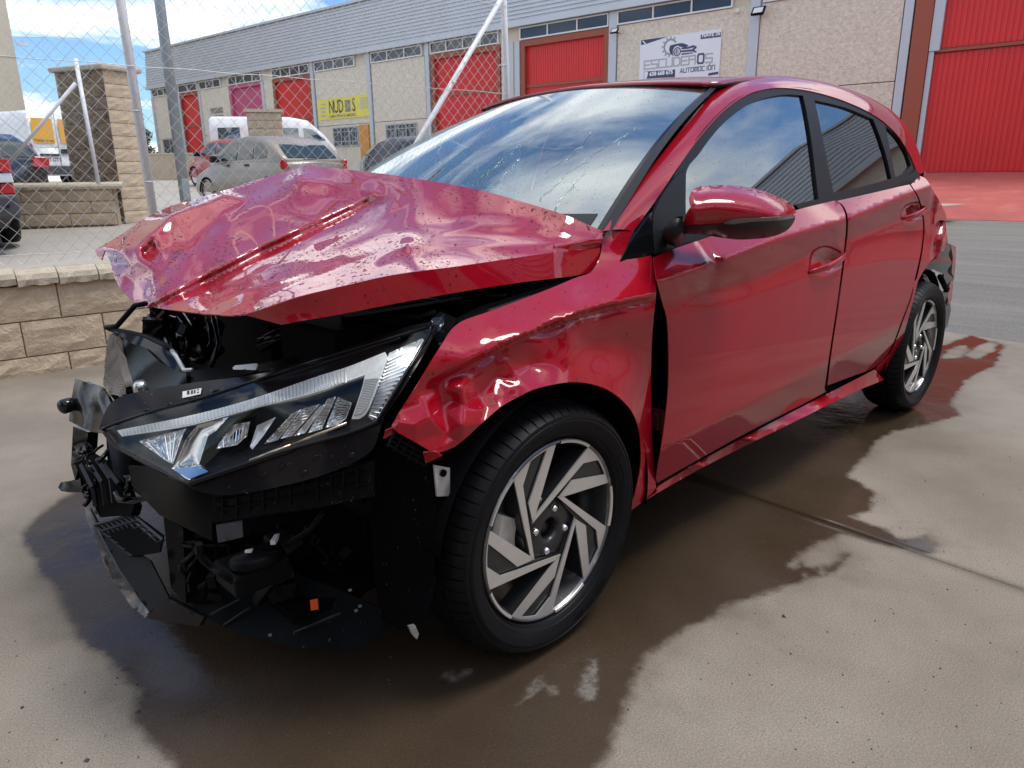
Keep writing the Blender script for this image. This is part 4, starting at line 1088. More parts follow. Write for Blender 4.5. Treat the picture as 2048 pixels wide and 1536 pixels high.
# ---- door handles
def handle(par, a, b, w, y0):
    g = Geo(); A, B = P(*a, y=y0), P(*b, y=y0); n = 14; V, F = [], []
    d = (B-A)/np.linalg.norm(B-A); up = np.cross(d, np.array([0, 1.0, 0])); up /= np.linalg.norm(up)
    for i in range(n+1):
        t = i/n; prof = math.sin(math.pi*min(1, max(0, .06+.88*t)))**.45; c = A+(B-A)*t+np.array([0, -.026*math.sin(math.pi*t)**.8, 0])
        for k in range(10):
            th = 2*math.pi*k/10; V.append(c+up*math.cos(th)*w*prof+np.array([0, 1, 0])*math.sin(th)*.007*prof)
    for i in range(n):
        for k in range(10): F.append((i*10+k, i*10+(k+1) % 10, (i+1)*10+(k+1) % 10, (i+1)*10+k))
    F += [tuple(range(9, -1, -1)), tuple(n*10+k for k in range(10))]
    return obj('door_handle', V, F, 'red', par, True)
handle(doorF, (1619,545), (1690,507), .0135, .022); handle(doorR, (1806,437), (1850,414), .014, .028)
# ---- greenhouse: black frame with three openings, glass a little deeper
gf_out = [(1303,512),(1250,522),(1268,490),(1305,430),(1345,356),(1400,268),(1460,206),(1508,183),(1560,174),(1622,178),(1690,200),(1745,226),(1780,248),(1808,276),(1826,308),(1834,336),(1838,352),(1818,371),(1740,390),(1672,405),(1600,421),(1500,449),(1400,481),(1345,499)]
win1 = [(1371,352),(1398,308),(1440,254),(1490,213),(1532,196),(1572,189),(1606,191),(1614,228),(1624,290),(1637,398),(1590,409),(1500,434),(1420,458),(1371,470)]
win2 = [(1629,200),(1690,215),(1746,238),(1756,262),(1772,310),(1783,357),(1720,374),(1667,385),(1652,310),(1638,240)]
win3 = [(1771,252),(1796,274),(1813,303),(1822,330),(1812,344),(1791,355),(1782,310)]
frame = finish_panel('window_frame', *patch(gf_out, hit_surf(G), 12, [win1, win2, win3]), m='trim', t=.012)
def grow(poly, k):
    c = np.mean(poly, axis=0); return [tuple(c+(np.array(q)-c)*k) for q in poly]
def wavy(px, p):  # slight float-glass waviness
    y = p[:, 1]; return at_y(px, y)
gl1 = finish_panel('door_glass', *patch(grow(win1, 1.03), hit_surf(G, .009), 16), m='sideglass', t=0, par=doorF)
gl2 = finish_panel('door_glass', *patch(grow(win2, 1.03), hit_surf(G, .009), 16), m='darkglass', t=0, par=doorR)
gl3 = finish_panel('quarter_glass', *patch(grow(win3, 1.04), hit_surf(G, .009), 10), m='darkglass', t=0)
# belt moulding
bl = [(1592,410),(1640,399),(1668,391),(1740,374),(1815,352),(1833,338),(1840,350),(1822,366),(1740,388),(1672,404),(1600,421)]
belt = finish_panel('belt_moulding', *patch(bl, hit_surf(G, -.010), 8), m='trim', t=.008)
# mirror-foot triangle and gap behind the fender
tri = [(1241,522),(1262,484),(1304,424),(1306,505),(1280,514)]
finish_panel('fender_garnish', *patch(tri, hit_surf(G, -.012), 9), m='gloss', t=.01)
tri2 = [(1308,428),(1345,362),(1372,340),(1373,440),(1392,478),(1350,494),(1309,508)]
finish_panel('mirror_base', *patch(tri2, hit_surf(G, -.012), 9), m='trim', t=.01)

# ---- A-pillar and roof rail
ap = [(1206,462),(1240,415),(1300,336),(1365,256),(1428,182),(1436,168),(1446,155),(1480,149),(1520,149),(1560,152),(1640,168),(1700,187),(1745,207),(1785,232),(1812,262),(1828,300),(1838,335),(1846,352),(1838,350),(1832,330),(1822,304),(1802,270),(1768,240),(1735,220),(1690,200),(1620,177),(1560,170),(1508,178),(1458,202),(1398,263),(1342,352),(1303,425),(1266,463)]
RP = [((1206,462),.135,(1266,463)),((1240,415),.165,(1300,428)),((1300,336),.215,(1342,352)),((1365,256),.27,(1398,263)),((1428,182),.325,(1458,202)),((1448,155),.40,(1500,181)),((1490,149),.45,(1532,173)),((1560,152),.455,(1582,171)),
 ((1640,168),.43,(1640,182)),((1700,187),.40,(1695,202)),((1745,207),.37,(1738,221)),((1785,232),.33,(1772,242)),((1812,262),.29,(1802,270)),((1828,300),.25,(1822,304)),((1847,352),.17,(1836,350))]
def spline3(A, n):
    A = np.asarray(A, float); d = np.r_[0, np.cumsum(np.linalg.norm(np.diff(A, axis=0), axis=1))]; t = np.linspace(0, d[-1], n); out = []
    T = np.gradient(A, d, axis=0)
    for q in t:
        i = min(max(np.searchsorted(d, q)-1, 0), len(d)-2); h = d[i+1]-d[i]; u = (q-d[i])/h
        out.append((2*u**3-3*u**2+1)*A[i]+(u**3-2*u**2+u)*h*T[i]+(-2*u**3+3*u**2)*A[i+1]+(u**3-u**2)*h*T[i+1])
    return np.array(out)
IN = np.array([P(*a, y=v) for a, v, b in RP]); OUT = hit_surf(G, -.004)(np.array([b for a, v, b in RP], float))
for _ in range(2): OUT[1:-1] = .25*OUT[:-2]+.5*OUT[1:-1]+.25*OUT[2:]; IN[1:-1] = .15*IN[:-2]+.7*IN[1:-1]+.15*IN[2:]
nR = 70
d_ = np.r_[0, np.cumsum(np.linalg.norm(np.diff(IN, axis=0), axis=1))]
def resamp(A):
    t = np.linspace(0, d_[-1], nR); T = np.gradient(A, d_, axis=0); out = []
    for q in t:
        i = min(max(np.searchsorted(d_, q)-1, 0), len(d_)-2); h = d_[i+1]-d_[i]; u = (q-d_[i])/h
        out.append((2*u**3-3*u**2+1)*A[i]+(u**3-2*u**2+u)*h*T[i]+(-2*u**3+3*u**2)*A[i+1]+(u**3-u**2)*h*T[i+1])
    return np.array(out)
IN, OUT = resamp(IN), resamp(OUT); V, F = [], []; nS = 9
for i in range(nR):
    w_ = np.linalg.norm(IN[i]-OUT[i])
    for k in range(nS+1):
        u = k/nS; V.append(OUT[i]+(IN[i]-OUT[i])*u+np.array([0, -.75, .66])*w_*.07*math.sin(math.pi*u))
for i in range(nR-1):
    for k in range(nS): F.append((i*(nS+1)+k, (i+1)*(nS+1)+k, (i+1)*(nS+1)+k+1, i*(nS+1)+k+1))
rail = finish_panel('roof_rail', V, F, t=.004)

# ---- windscreen and roof: built in the car's own axes
def wscreen(v, w):
    """v across 0..1, w from cowl 0 to header 1"""
    s = 2*v-1; yb, yt = .752*s, .556*s; xb, xt = .305-.19*(1-s*s), 1.105-.075*(1-s*s); zb, zt = .972-.01*(1-s*s), 1.381+.040*(1-s*s)
    a = w+.0*w; bulge = .028*math.sin(math.pi*w)
    return np.array([xb+(xt-xb)*a-bulge*.45, CY+yb+(yt-yb)*a, zb+(zt-zb)*a+bulge])
nv_, nw_ = 30, 18
V = [wscreen(i/nv_, k/nw_) for i in range(nv_+1) for k in range(nw_+1)]
F = [(i*(nw_+1)+k, (i+1)*(nw_+1)+k, (i+1)*(nw_+1)+k+1, i*(nw_+1)+k+1) for i in range(nv_) for k in range(nw_)]
screen = obj('windscreen', V, F, 'screen', car, True)
g = Geo()
def strip(fa, fb, n, g, lift=.002):
    V, F = [], []
    for i in range(n+1):
        V += [fa(i/n)+np.array([-.5, 0, .85])*lift, fb(i/n)+np.array([-.5, 0, .85])*lift]
    for i in range(n): F.append((2*i, 2*i+1, 2*i+3, 2*i+2))
    g.add(V, F)
strip(lambda t: wscreen(0, t), lambda t: wscreen(.016, t), 18, g); strip(lambda t: wscreen(.984, t), lambda t: wscreen(1, t), 18, g)
strip(lambda t: wscreen(.03+.94*t, .988), lambda t: wscreen(.03+.94*t, 1.0), 20, g, .0015); strip(lambda t: wscreen(.03+.94*t, .0), lambda t: wscreen(.03+.94*t, .10), 20, g, .0015)
g.obj('ceramic_border', 'gloss', screen, True, kind='stuff')
g = Geo()
for (a, b) in ((0, -.012),):
    strip(lambda t: wscreen(-.010, t)+np.array([0, 0, -.001]), lambda t: wscreen(.006, t), 18, g, .006)
g.obj('screen_moulding', 'trim', screen, True)
V = [wscreen(.45+.1*a, .87+.1*b)+np.array([.02, 0, -.03]) for a in (0, 1) for b in (0, 1)]
g = Geo(); g.prism([V[0], V[2], V[3], V[1]], (.05, 0, -.05)); bevel(g.obj('camera_housing', 'trim', screen), .01)
def roof(v, w):
    s = 2*v-1; x0 = 1.105-.075*(1-s*s); x = x0+(2.93-x0)*w; half = .556+.028*math.sin(math.pi*w)-.13*w**3
    zc = 1.384+(.056*(1-((1.75-x)/.67)**2) if x < 1.75 else .056-.085*((x-1.75)/1.25)**1.9)
    return np.array([x, CY+half*s, zc+.040*(1-s*s)])
V = [roof(i/24, k/30) for i in range(25) for k in range(31)]
F = [(i*31+k, (i+1)*31+k, (i+1)*31+k+1, i*31+k+1) for i in range(24) for k in range(30)]
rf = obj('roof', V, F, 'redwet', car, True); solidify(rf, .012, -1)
g = Geo(); g.tube([roof(.0, k/20)+np.array([0, -.004, .001]) for k in range(21)], .007, 8); g.tube([roof(1, k/20)+np.array([0, .004, .001]) for k in range(21)], .007, 8); g.obj('roof_ditch_moulding', 'trim', rf, True, kind='stuff')

class LinTri:
    """flat facets between scattered points"""
    def __init__(s, c):
        s.c = np.array(c, float); rv, _, rf, *_ = delaunay_2d_cdt([Vector(q[:2]) for q in s.c], [], [], 0, 1e-4); s.v = np.array([[q[0], q[1]] for q in rv]); s.f = np.array([f for f in rf if len(f) == 3])
        d = np.linalg.norm(s.v[:, None]-s.c[None, :, :2], axis=2); s.y = s.c[d.argmin(1), 2]; s.nn = TPS(s.c, 1e-3)
    def one(s, px):
        out = s.nn(px); A, B, C = s.v[s.f[:, 0]], s.v[s.f[:, 1]], s.v[s.f[:, 2]]
        for i in range(len(s.f)):
            a, b, c = A[i], B[i], C[i]; M = np.array([b-a, c-a]).T; dt = np.linalg.det(M)
            if abs(dt) < 1e-6: continue
            uv = (px-a)@np.linalg.inv(M).T; k = (uv[:, 0] >= -1e-6) & (uv[:, 1] >= -1e-6) & (uv.sum(1) <= 1+1e-6)
            f = s.f[i]; out[k] = s.y[f[0]]+uv[k, 0]*(s.y[f[1]]-s.y[f[0]])+uv[k, 1]*(s.y[f[2]]-s.y[f[0]])
        return out
    def __call__(s, px, r=3.2):
        return sum(s.one(px+np.array(o)*r) for o in ((0, 0), (1, 0), (-1, 0), (0, 1), (0, -1)))/5
# ---- hood: crease line, side flange and the buckled top
HC = [(490,628,.33),(545,610,.25),(600,592,.20),(680,573,.168),(756,555,.15),(830,543,.138),(912,533,.13),(1050,513,.13),(1130,503,.131),(1199,496,.134)]
HB = [(565,648,.245),(600,642,.205),(700,624,.165),(800,605,.142),(900,587,.126),(1006,570,.118),(1090,559,.116),(1147,552,.118),(1178,545,.124),(1194,522,.130)]
HCd, HBd = densify(HC, 14), densify(HB, 14)
ctl = [tuple(q) for q in HCd[::2]]
ctl += [(1205,462,.14),(1168,446,.16),(1130,430,.19),(1050,405,.30),(960,380,.46),(880,365,.62),(800,352,.80),(745,345,.95),(705,340,1.06),(640,333,1.24)]
ctl += [(430,630,.50),(360,622,.68),(300,614,.86),(265,605,.97),(240,578,1.12),(224,540,1.30),(206,512,1.43),(190,500,1.50)]
ctl += [(240,470,1.53),(290,437,1.53),(340,413,1.51),(395,397,1.47),(450,380,1.43),(540,352,1.36),(590,338,1.29)]
ctl += [(410,556,.84),(520,500,.83),(640,445,.83),(745,395,.83)]
ctl += [(560,575,.37),(700,535,.33),(815,490,.335),(640,545,.37),(900,505,.24),(1000,490,.20),(1110,475,.17),(900,440,.43),(1000,440,.30),(1080,450,.225),(800,430,.56)]
R1 = [(304,597,.875),(337,541,.96),(380,508,1.0),(424,477,1.03),(459,452,1.06),(530,400,1.12),(596,353,1.18)]
ctl += R1
ctl += [(300,500,1.22),(380,470,1.18),(460,415,1.22),(250,520,1.26)]
HT = TPS(ctl, 2e-4)
LT = LinTri([(190,500,1.5),(206,512,1.43),(224,540,1.30),(240,578,1.12),(265,605,.97),(300,614,.86),(214,480,1.52),(240,470,1.53),(290,437,1.53),(340,413,1.51),(395,397,1.47),(450,380,1.43),(540,352,1.36),(590,338,1.29)]+R1+
 [(276,495,1.18),(310,462,1.19),(345,429,1.23),(400,410,1.25),(449,389,1.27),(203,497,1.45),(240,503,1.27),(281,518,1.11),(312,538,1.0),(303,502,1.185),(345,490,1.155),(378,484,1.12),(420,452,1.15),(446,428,1.17),(500,398,1.21),(560,362,1.25),
  (246,546,1.185),(262,562,1.11),(285,580,.985),(232,525,1.29),(262,532,1.15),(262,468,1.38),(300,446,1.38),(330,430,1.35),(290,505,1.20),(318,500,1.14)])
RIDGES = [([(309,477),(345,492),(378,505)], .010, 18), ([(596,353),(650,366),(700,372),(745,384)], .026, 28), ([(745,384),(775,392),(786,402),(770,430),(720,462),(640,500)], .018, 26),
 ([(815,491),(760,510),(700,530),(600,566),(520,600)], .026, 34), ([(815,491),(900,492),(1000,490),(1100,491),(1196,490)], .012, 22), ([(815,491),(826,520),(838,541)], .013, 20), ([(815,491),(880,468),(960,452),(1060,455),(1190,478)], .010, 26),
 ([(420,560),(520,520),(640,470),(720,430)], .010, 26), ([(440,600),(560,560),(680,525)], .010, 24)]
VALLEYS = [([(820,505),(760,535)], .008, 16), ([(640,485),(740,450),(790,425)], .008, 22)]
STR = [(296,616),(410,556),(520,500),(640,445),(748,394)]
def hood_y(px):
    px = np.asarray(px, float)[:, :2]
    # the centre character line is a steep little face: squeeze the sheet across it
    a, b = np.array(STR[0], float), np.array(STR[-1], float); ab = (b-a)/np.linalg.norm(b-a); nrm = np.array([-ab[1], ab[0]])
    L = np.linalg.norm(b-a); s = (px-a)@ab; d = (px-a)@nrm
    cen = np.interp(s, [(np.array(q)-a)@ab for q in STR], [(np.array(q)-a)@nrm for q in STR]); d = d-cen
    w = np.interp(s/L, [-.05, .0, .25, .6, .92, 1.02], [0, 3.5, 6.5, 6.5, 4.5, 0]); Lb = 60.0
    dn = np.where(np.abs(d) <= w, -d*.10, np.where(np.abs(d) < Lb, np.sign(d)*((np.abs(d)-w)*(Lb+.1*w)/(Lb-w+1e-6)-.1*w), d))
    px2 = px+nrm[None]*(dn-d)[:, None]
    y = HT(px2)
    rx = np.interp(px[:, 1], [q[1] for q in R1[::-1]], [q[0] for q in R1[::-1]]); wl = np.clip((rx+6-px[:, 0])/30, 0, 1)*(px[:, 0] < 605); wl = wl*wl*(3-2*wl); q_ = wl > 0
    if q_.any(): y[q_] = y[q_]*(1-wl[q_])+LT(px[q_])*wl[q_]
    edge = segdist(px, np.r_[HCd[:, :2]]); k = np.clip(edge/14, 0, 1)
    tent = lambda d, w: np.where(d < w, 1-d/w, 0)**1.12
    for pl, am, wd in RIDGES: y = y-k*am*tent(segdist(px, pl), wd)
    for pl, am, wd in VALLEYS: y = y+k*am*tent(segdist(px, pl), wd)
    # long shallow waves of the buckled sheet
    y = y+k*.003*np.sin((px[:, 0]*.45+px[:, 1])*.085)*np.clip((900-px[:, 0])/300, 0, 1)
    return y
hout = [tuple(q[:2]) for q in HC]+[(1205,478),(1206,462)]+[(1168,446),(1130,430),(1050,405),(960,380),(880,365),(800,352),(745,345),(705,340),(640,333),(618,330),(590,338),(540,352),(450,380),(395,397),(340,413),(290,437),(240,470),(190,500),(195,512),(203,520),(210,500),(220,522),(232,562),(250,588),(268,604),(292,615),(300,614),(360,622),(430,629)]
Vh, Fh = patch(hout, lambda px: at_y(px, hood_y(px)), 5.6, lines=[[q[:2] for q in R1]]+[[(STR[0][0]+(STR[-1][0]-STR[0][0])*t_+o_*.438*wq, np.interp(STR[0][0]+(STR[-1][0]-STR[0][0])*t_, [q[0] for q in STR], [q[1] for q in STR])+o_*.90*wq) for t_, wq in ((.08, 2.2), (.25, 6.5), (.4, 6.5), (.6, 6.5), (.75, 5.6), (.90, 4.6))] for o_ in (-1, 1)])
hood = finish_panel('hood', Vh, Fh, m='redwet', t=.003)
# side flange: ruled between crease and lower edge, plus the front return
def ruled(A, B, n):
    V, F = [], []
    m = len(A)
    for i in range(m):
        for k in range(n+1): V.append(A[i]+(B[i]-A[i])*k/n)
    for i in range(m-1):
        for k in range(n): F.append((i*(n+1)+k, (i+1)*(n+1)+k, (i+1)*(n+1)+k+1, i*(n+1)+k+1))
    return V, F
ts = np.linspace(0, 1, 44)
def samp(D, t): 
    L = np.r_[0, np.cumsum(np.linalg.norm(np.diff(D[:, :2], axis=0), axis=1))]; L /= L[-1]; return np.array([[np.interp(q, L, D[:, k]) for k in range(3)] for q in t])
A3 = samp(HCd, ts); B3 = samp(HBd, ts)
A3, B3 = at_y(A3[:, :2], A3[:, 2]-.0005), at_y(B3[:, :2], B3[:, 2])
V, F = ruled(A3, B3, 4)
fl = finish_panel('hood_flange', V, F, par=hood, t=.003)
# hood lining and hinge side behind the flange
# ---- fender
fo = [(915,648),(975,624),(1040,600),(1100,577),(1150,556),(1180,545),(1197,520),(1203,498),(1207,470),(1212,463),(1266,463),(1256,486),(1243,520),(1270,517),(1302,511),(1311,560),(1312,592),(1307,640),(1303,700),(1302,780),(1304,870),(1308,930),(1312,975),(1300,990),(1262,1020),(1258,1018),(1272,980),(1281,930),(1281,880),(1272,840),(1252,808),(1210,777),(1150,764),(1080,775),(1040,792),(1000,815),(962,848),(925,882),(900,898),(870,908),(830,884),(792,862),(783,851),(800,822),(832,775),(880,694)]
fc = [(915,648,.075),(975,624,.085),(1040,600,.09),(1100,577,.092),(1150,556,.10),(1180,545,.105),(1203,498,.13),(1212,463,.14),(1266,463,.112),(1243,520,.10),(1302,511,.085),
 (895,672,.055),(960,665,.050),(1040,632,.052),(1110,602,.055),(1165,580,.062),(1230,545,.075),
 (860,738,.030),(932,726,.020),(1000,690,.016),(1047,668,.012),(1155,626,.007),(1230,607,.006),(1311,590,.005),
 (835,775,.034),(930,775,.040),(1000,745,.040),(1060,728,.030),(1120,700,.012),(1180,690,.026),(1245,690,.030),(1304,690,.026),
 (812,815,.030),(870,812,.050),(935,795,.010),(1000,800,.030),(1040,770,.004),(1090,750,.006),(1150,738,.002),(1220,750,.004),(1303,770,.030),
 (785,850,.040),(830,880,.012),(870,906,.008),(925,882,-.002),(962,848,-.004),(1000,815,-.006),(1080,775,-.008),(1150,764,-.008),(1210,777,-.008),(1252,808,-.008),(1272,840,-.006),(1281,900,-.004),(1272,980,.002),(1259,1018,.016),
 (1303,850,.032),(1305,930,.034),(1312,975,.036),(1290,890,.016),(1288,960,.018)]
FT = TPS(fc, 6e-3)
FR = [([(1130,655),(1140,690),(1135,715)], .006, 22, 1)]
FL = LinTri([(783,851,.045),(800,822,.040),(832,775,.036),(855,748,.032),(890,748,.034),(935,742,.036),(1000,706,.034),(1050,690,.034),(1100,690,.030),
 (922,780,.012),(926,815,.006),(924,850,-.010),(880,780,.046),(885,815,.042),(850,805,.026),(860,835,.010),(830,850,.012),(800,845,.026),(905,800,.034),
 (960,790,.036),(975,815,.014),(958,822,.006),(1010,790,.0),(1022,775,-.002),(1042,765,.004),(990,755,.040),(1060,735,.030),(1110,740,.008),(1090,760,-.002),
 (870,906,.010),(925,882,.0),(962,848,-.003),(1000,815,-.005),(1040,792,-.006),(1080,775,-.008),(830,882,.016),(895,868,.016),(792,862,.032)])
FCR = [(845,766),(890,745),(932,726),(1000,690),(1047,668),(1105,646),(1155,626),(1230,607),(1315,589)]
FCD = densify(FCR, 4)
def hit_f(px):
    y = FT(px); k = np.clip(segdist(px, fo, True)/9, 0, 1)
    s_ = (px[:, 1]-np.interp(px[:, 0], FCD[:, 0], FCD[:, 1]))*.91; am_ = np.interp(px[:, 0], [850, 900, 960, 1200, 1290, 1312], [0, .012, .024, .024, .016, .008])
    y = y+am_*np.clip(s_/8, 0, 1)*np.exp(-np.clip(s_-8, 0, 999)/40)-am_*.25*np.exp(-np.abs(s_)/20)*(s_ < 0)
    wl = np.clip((1070-px[:, 0])/80, 0, 1)*np.clip((s_-12)/22, 0, 1); q_ = wl > 0
    if q_.any(): y[q_] = y[q_]*(1-wl[q_])+FL(px[q_], 2.6)*wl[q_]
    for pl, am, w, s_ in FR:
        y = y-s_*k*am*np.clip(1-segdist(px, pl)/w, 0, 1)**1.1
    return at_y(px, y)
fender = finish_panel('front_fender', *patch(fo, hit_f, 5.4, lines=[FCR[1:-1], [(q[0], q[1]+8.8) for q in FCR[2:-1]]]+[[(922,780),(926,815),(924,850)], [(924,850),(958,822),(1010,790)], [(924,850),(860,835),(830,850)]]))
# ---- gap between fender and door: dark hinge post
gp = [(1296,505),(1312,515),(1330,600),(1342,650),(1344,780),(1330,900),(1316,970),(1298,960),(1296,800),(1300,640)]
hp_ = finish_panel('hinge_post', *patch(gp, plane_hit([(1300,520,.16),(1340,650,.16),(1300,960,.15)]), 14), m='dark', t=.004)
g = Geo()
for (px, py) in ((1316,578),(1312,838)):
    c = P(px, py, y=.075); g.box(c, (.05, .05, .05)); g.box(c+np.array([-.01, -.03, 0]), (.018, .016, .066))
bevel(g.obj('door_hinge', mat('hinge_red_primer', (.10, .012, .016), .5), hp_, kind='stuff'), .004)
# ---- mirror
mcap = [(1366,450),(1372,428),(1381,414),(1378,396),(1384,380),(1396,374),(1430,370),(1475,372),(1520,380),(1560,395),(1584,410),(1593,426),(1590,431),(1560,433),(1500,435),(1440,446),(1400,449)]
mlow = [(1330,458),(1334,446),(1352,434),(1366,432),(1364,451),(1400,451),(1440,447),(1500,437),(1560,434),(1590,431),(1588,444),(1572,462),(1545,473),(1510,478),(1470,479),(1445,474),(1432,469),(1400,469),(1338,466)]
mind = [(1446,446),(1462,440),(1500,437),(1560,434),(1590,432),(1588,436),(1555,441),(1500,444),(1460,449)]
mbase = -.115
mout = [(1366,450),(1372,428),(1381,414),(1378,396),(1384,380),(1396,374),(1430,370),(1475,372),(1520,380),(1560,395),(1584,410),(1593,426),(1588,444),(1572,462),(1545,473),(1510,478),(1470,479),(1445,474),(1432,469),(1400,469),(1338,466),(1330,458),(1334,446),(1352,434)]
MO = np.array([q for q in densify(mout, 6, True)[:, :2] if not (q[0] < 1392 and 374 < q[1] < 466)])
def pillow(poly, y0, dep, ext=1.0):
    def h(px):
        d = np.min(np.linalg.norm(px[:, None]-MO[None], axis=2), axis=1); t = np.clip(d/52, 0, 1)
        return at_y(px, y0-.105-dep*np.sqrt(1-(1-t)**2)*np.clip((px[:, 0]-1325)/60, .25, 1)+.00072*(1590-px[:, 0]))
    return h
mir = finish_panel('wing_mirror', *patch(mcap, pillow(mcap, -.02, .085), 6), t=.0)
def closed_back(name, poly, y0, y1, m, par):
    q = densify(poly, 8, True)[:, :2]; A = at_y(q, np.full(len(q), y0-.105)+.00072*(1590-q[:, 0])); B = A+np.array([.0, .0, 0])
    c = A.mean(0); B = c+(A-c)*.86+np.array([0.09, .02, 0.0]); n = len(A)
    V = np.r_[A, B]; F = [(i, (i+1) % n, n+(i+1) % n, n+i) for i in range(n)]+[tuple(range(n, 2*n))]
    return obj(name, V, F, m, par, False)
finish_panel('mirror_shell', *patch(mlow, pillow(mlow, -.018, .082), 6), m='trim', par=mir, t=0)
finish_panel('turn_signal', *patch(mind, pillow(mind, -.022, .085), 4), m='smokelens', par=mir, t=.002)
closed_back('mirror_back', [(1366,451),(1381,414),(1384,380),(1430,371),(1520,381),(1592,426),(1586,446),(1545,472),(1470,478),(1400,467)], -.021, .05, 'trim', mir)
g = Geo(); g.tube([P(1352,452, y=-.012), P(1345,462, y=.03), P(1350,470, y=.085)], [.020, .024, .03], 12); g.obj('mirror_arm', 'trim', mir, True)
# ---- tail lamp
tl = [(1872,420),(1880,408),(1890,424),(1894,442),(1880,440),(1868,448)]
finish_panel('tail_lamp', *patch(tl, hit_surf(S, -.006), 5), m='redlens', t=.006)

# ---- wheels
def pol(r, a, c, y, Rr): return c+np.array([Rr*r*math.cos(R(a)), y, Rr*r*math.sin(R(a))])
def wheel_mesh():
    """parts of a wheel centred on its hub, outer side towards -y; returns [(name, V, F, material, smooth)]"""
    out = []; Rr = .2206; o = np.zeros(3)
    # tyre with real grooves
    prof = [(.2225, .035), (.232, .020), (.250, .006), (.272, .001), (.288, .006), (.2985, .020), (.3045, .034), (.3075, .050)]
    for y0 in (.062, .098, .134):
        prof += [(.3095, y0-.005), (.302, y0-.004), (.302, y0+.004), (.3095, y0+.005)]
    prof += [(.3075, .152), (.3045, .166), (.296, .182), (.280, .196), (.255, .198), (.232, .190), (.2225, .175)]
    NB, fr = 66, (0, .025, .13, .155, .45, .5, .60, .64); n = NB*8; V, F = [], []; m = len(prof)
    for k in range(n):
        th = 2*math.pi*(k//8+fr[k % 8])/NB; cut = (k % 8 in (1, 2)); cut2 = (k % 8 in (5, 6))
        for j, (r, y) in enumerate(prof):
            rr = r
            if cut and 5 <= j <= 8: rr -= .0045
            if cut2 and 17 <= j <= 22: rr -= .005
            V.append((rr*math.cos(th), y, rr*math.sin(th)))
    for k in range(n):
        for j in range(m-1): F.append((k*m+j, ((k+1) % n)*m+j, ((k+1) % n)*m+j+1, k*m+j+1))
    out.append(('tyre', V, F, 'rubber', True, None))
    g = Geo()   # raised rings of the sidewall
    for (r, y) in ((.2435, .0115), (.279, .0028), (.2325, .0195)): g.lathe([(r-.0016, y+.002), (r, y-.0014), (r+.0016, y+.002)], o, (0, 1, 0), 120)
    def arc_text(s, a0, r, size, y):
        V0, F0 = text_mesh(s, size, 'CENTER', .0004); VV = []
        for v in V0:
            a = R(a0)-v[0]/r; rr = r+v[1]; VV.append((rr*math.cos(a), y, rr*math.sin(a)))
        g.add(VV, F0)
    arc_text('195/55 R16  87H', 118, .262, .020, .0012); arc_text('195/55 R16  87H', -62, .262, .020, .0012); arc_text('TUBELESS  RADIAL', 20, .256, .011, .0025); arc_text('OUTSIDE', -30, .27, .010, .0003)
    out.append(('sidewall_lettering', g.V, g.F, 'rubber', False, 'tyre'))
    g = Geo(); g.lathe([(.2255, .032), (.2225, .022), (.2175, .022), (.2145, .032), (.208, .06), (.200, .10), (.200, .19), (.222, .195)], o, (0, 1, 0), 96)
    out.append(('rim', g.V, g.F, 'alloy_barrel', True, None))
    A0 = 126.0
    for k in range(5):
        for (a, b) in ((-41.5, -70.5),):
            g = Geo()
            V, F = [], []
            for i in range(13):
                t = R(A0+72*k+a+(b-a)*i/12)
                for (r, y) in ((.972, .0235), (.978, .0205), (1.005, .0195), (1.015, .023)): V.append((Rr*r*math.cos(t), y, Rr*r*math.sin(t)))
            for i in range(12):
                for j in range(3): F.append((i*4+j, i*4+j+1, i*4+5+j, i*4+4+j))
            g.add(V, F); out.append(('rim_lip', g.V, g.F, 'alloy', False, 'rim'))
    arcp = [(.988, -39*i/10) for i in range(11)]
    face = arcp+[(.36, 21), (.575, 3.5), (.957, -30.5)]+[(.955, -29+1.5*i) for i in range(1, 10)]+[(.80, -2.2), (.368, 94), (.388, 85), (.985, 0)]
    dark = arcp+[(.37, 24), (.30, 57), (.372, 92), (.40, 84), (.98, 0)]
    def pl2(poly, k, y, s=1.0): return [pol(r*s, A0+72*k+a, o, y, Rr) for r, a in poly]
    for k in range(5):
        g = Geo(); g.prism(pl2(face[:-1], k, .026), (0, .004, 0)); out.append(('spoke_face', g.V, g.F, 'alloy', False, 'rim'))
        g = Geo()
        T = pl2(dark[:-1], k, .033); B = pl2(dark[:-1], k, .080, .97); n_ = len(T)
        g.add(T+B, [tuple(range(n_)), tuple(range(2*n_-1, n_-1, -1))]+[(i, n_+i, n_+(i+1) % n_, (i+1) % n_) for i in range(n_)])
        pk = [(.60, 2.5), (.945, -29.5), (.935, -16), (.79, -4)]; cc = pol(.82, A0+72*k-13, o, .043, Rr)
        q = pl2(pk, k, .0322); g.add(q+[cc-np.array([0, .0125, 0])], [(0, 1, 4), (1, 2, 4), (2, 3, 4), (3, 0, 4)])
        out.append(('spoke', g.V, g.F, 'alloy_dark', False, 'rim'))
    g = Geo(); g.lathe([(.026, .058), (.026, .040), (.034, .033), (.040, .033), (.058, .036), (.088, .038), (.090, .075)], o, (0, 1, 0), 40)
    g.lathe([(0, .052), (.012, .052), (.013, .058), (.026, .060)], o, (0, 1, 0), 24)
    out.append(('hub', g.V, g.F, 'alloy_dark', True, 'rim'))
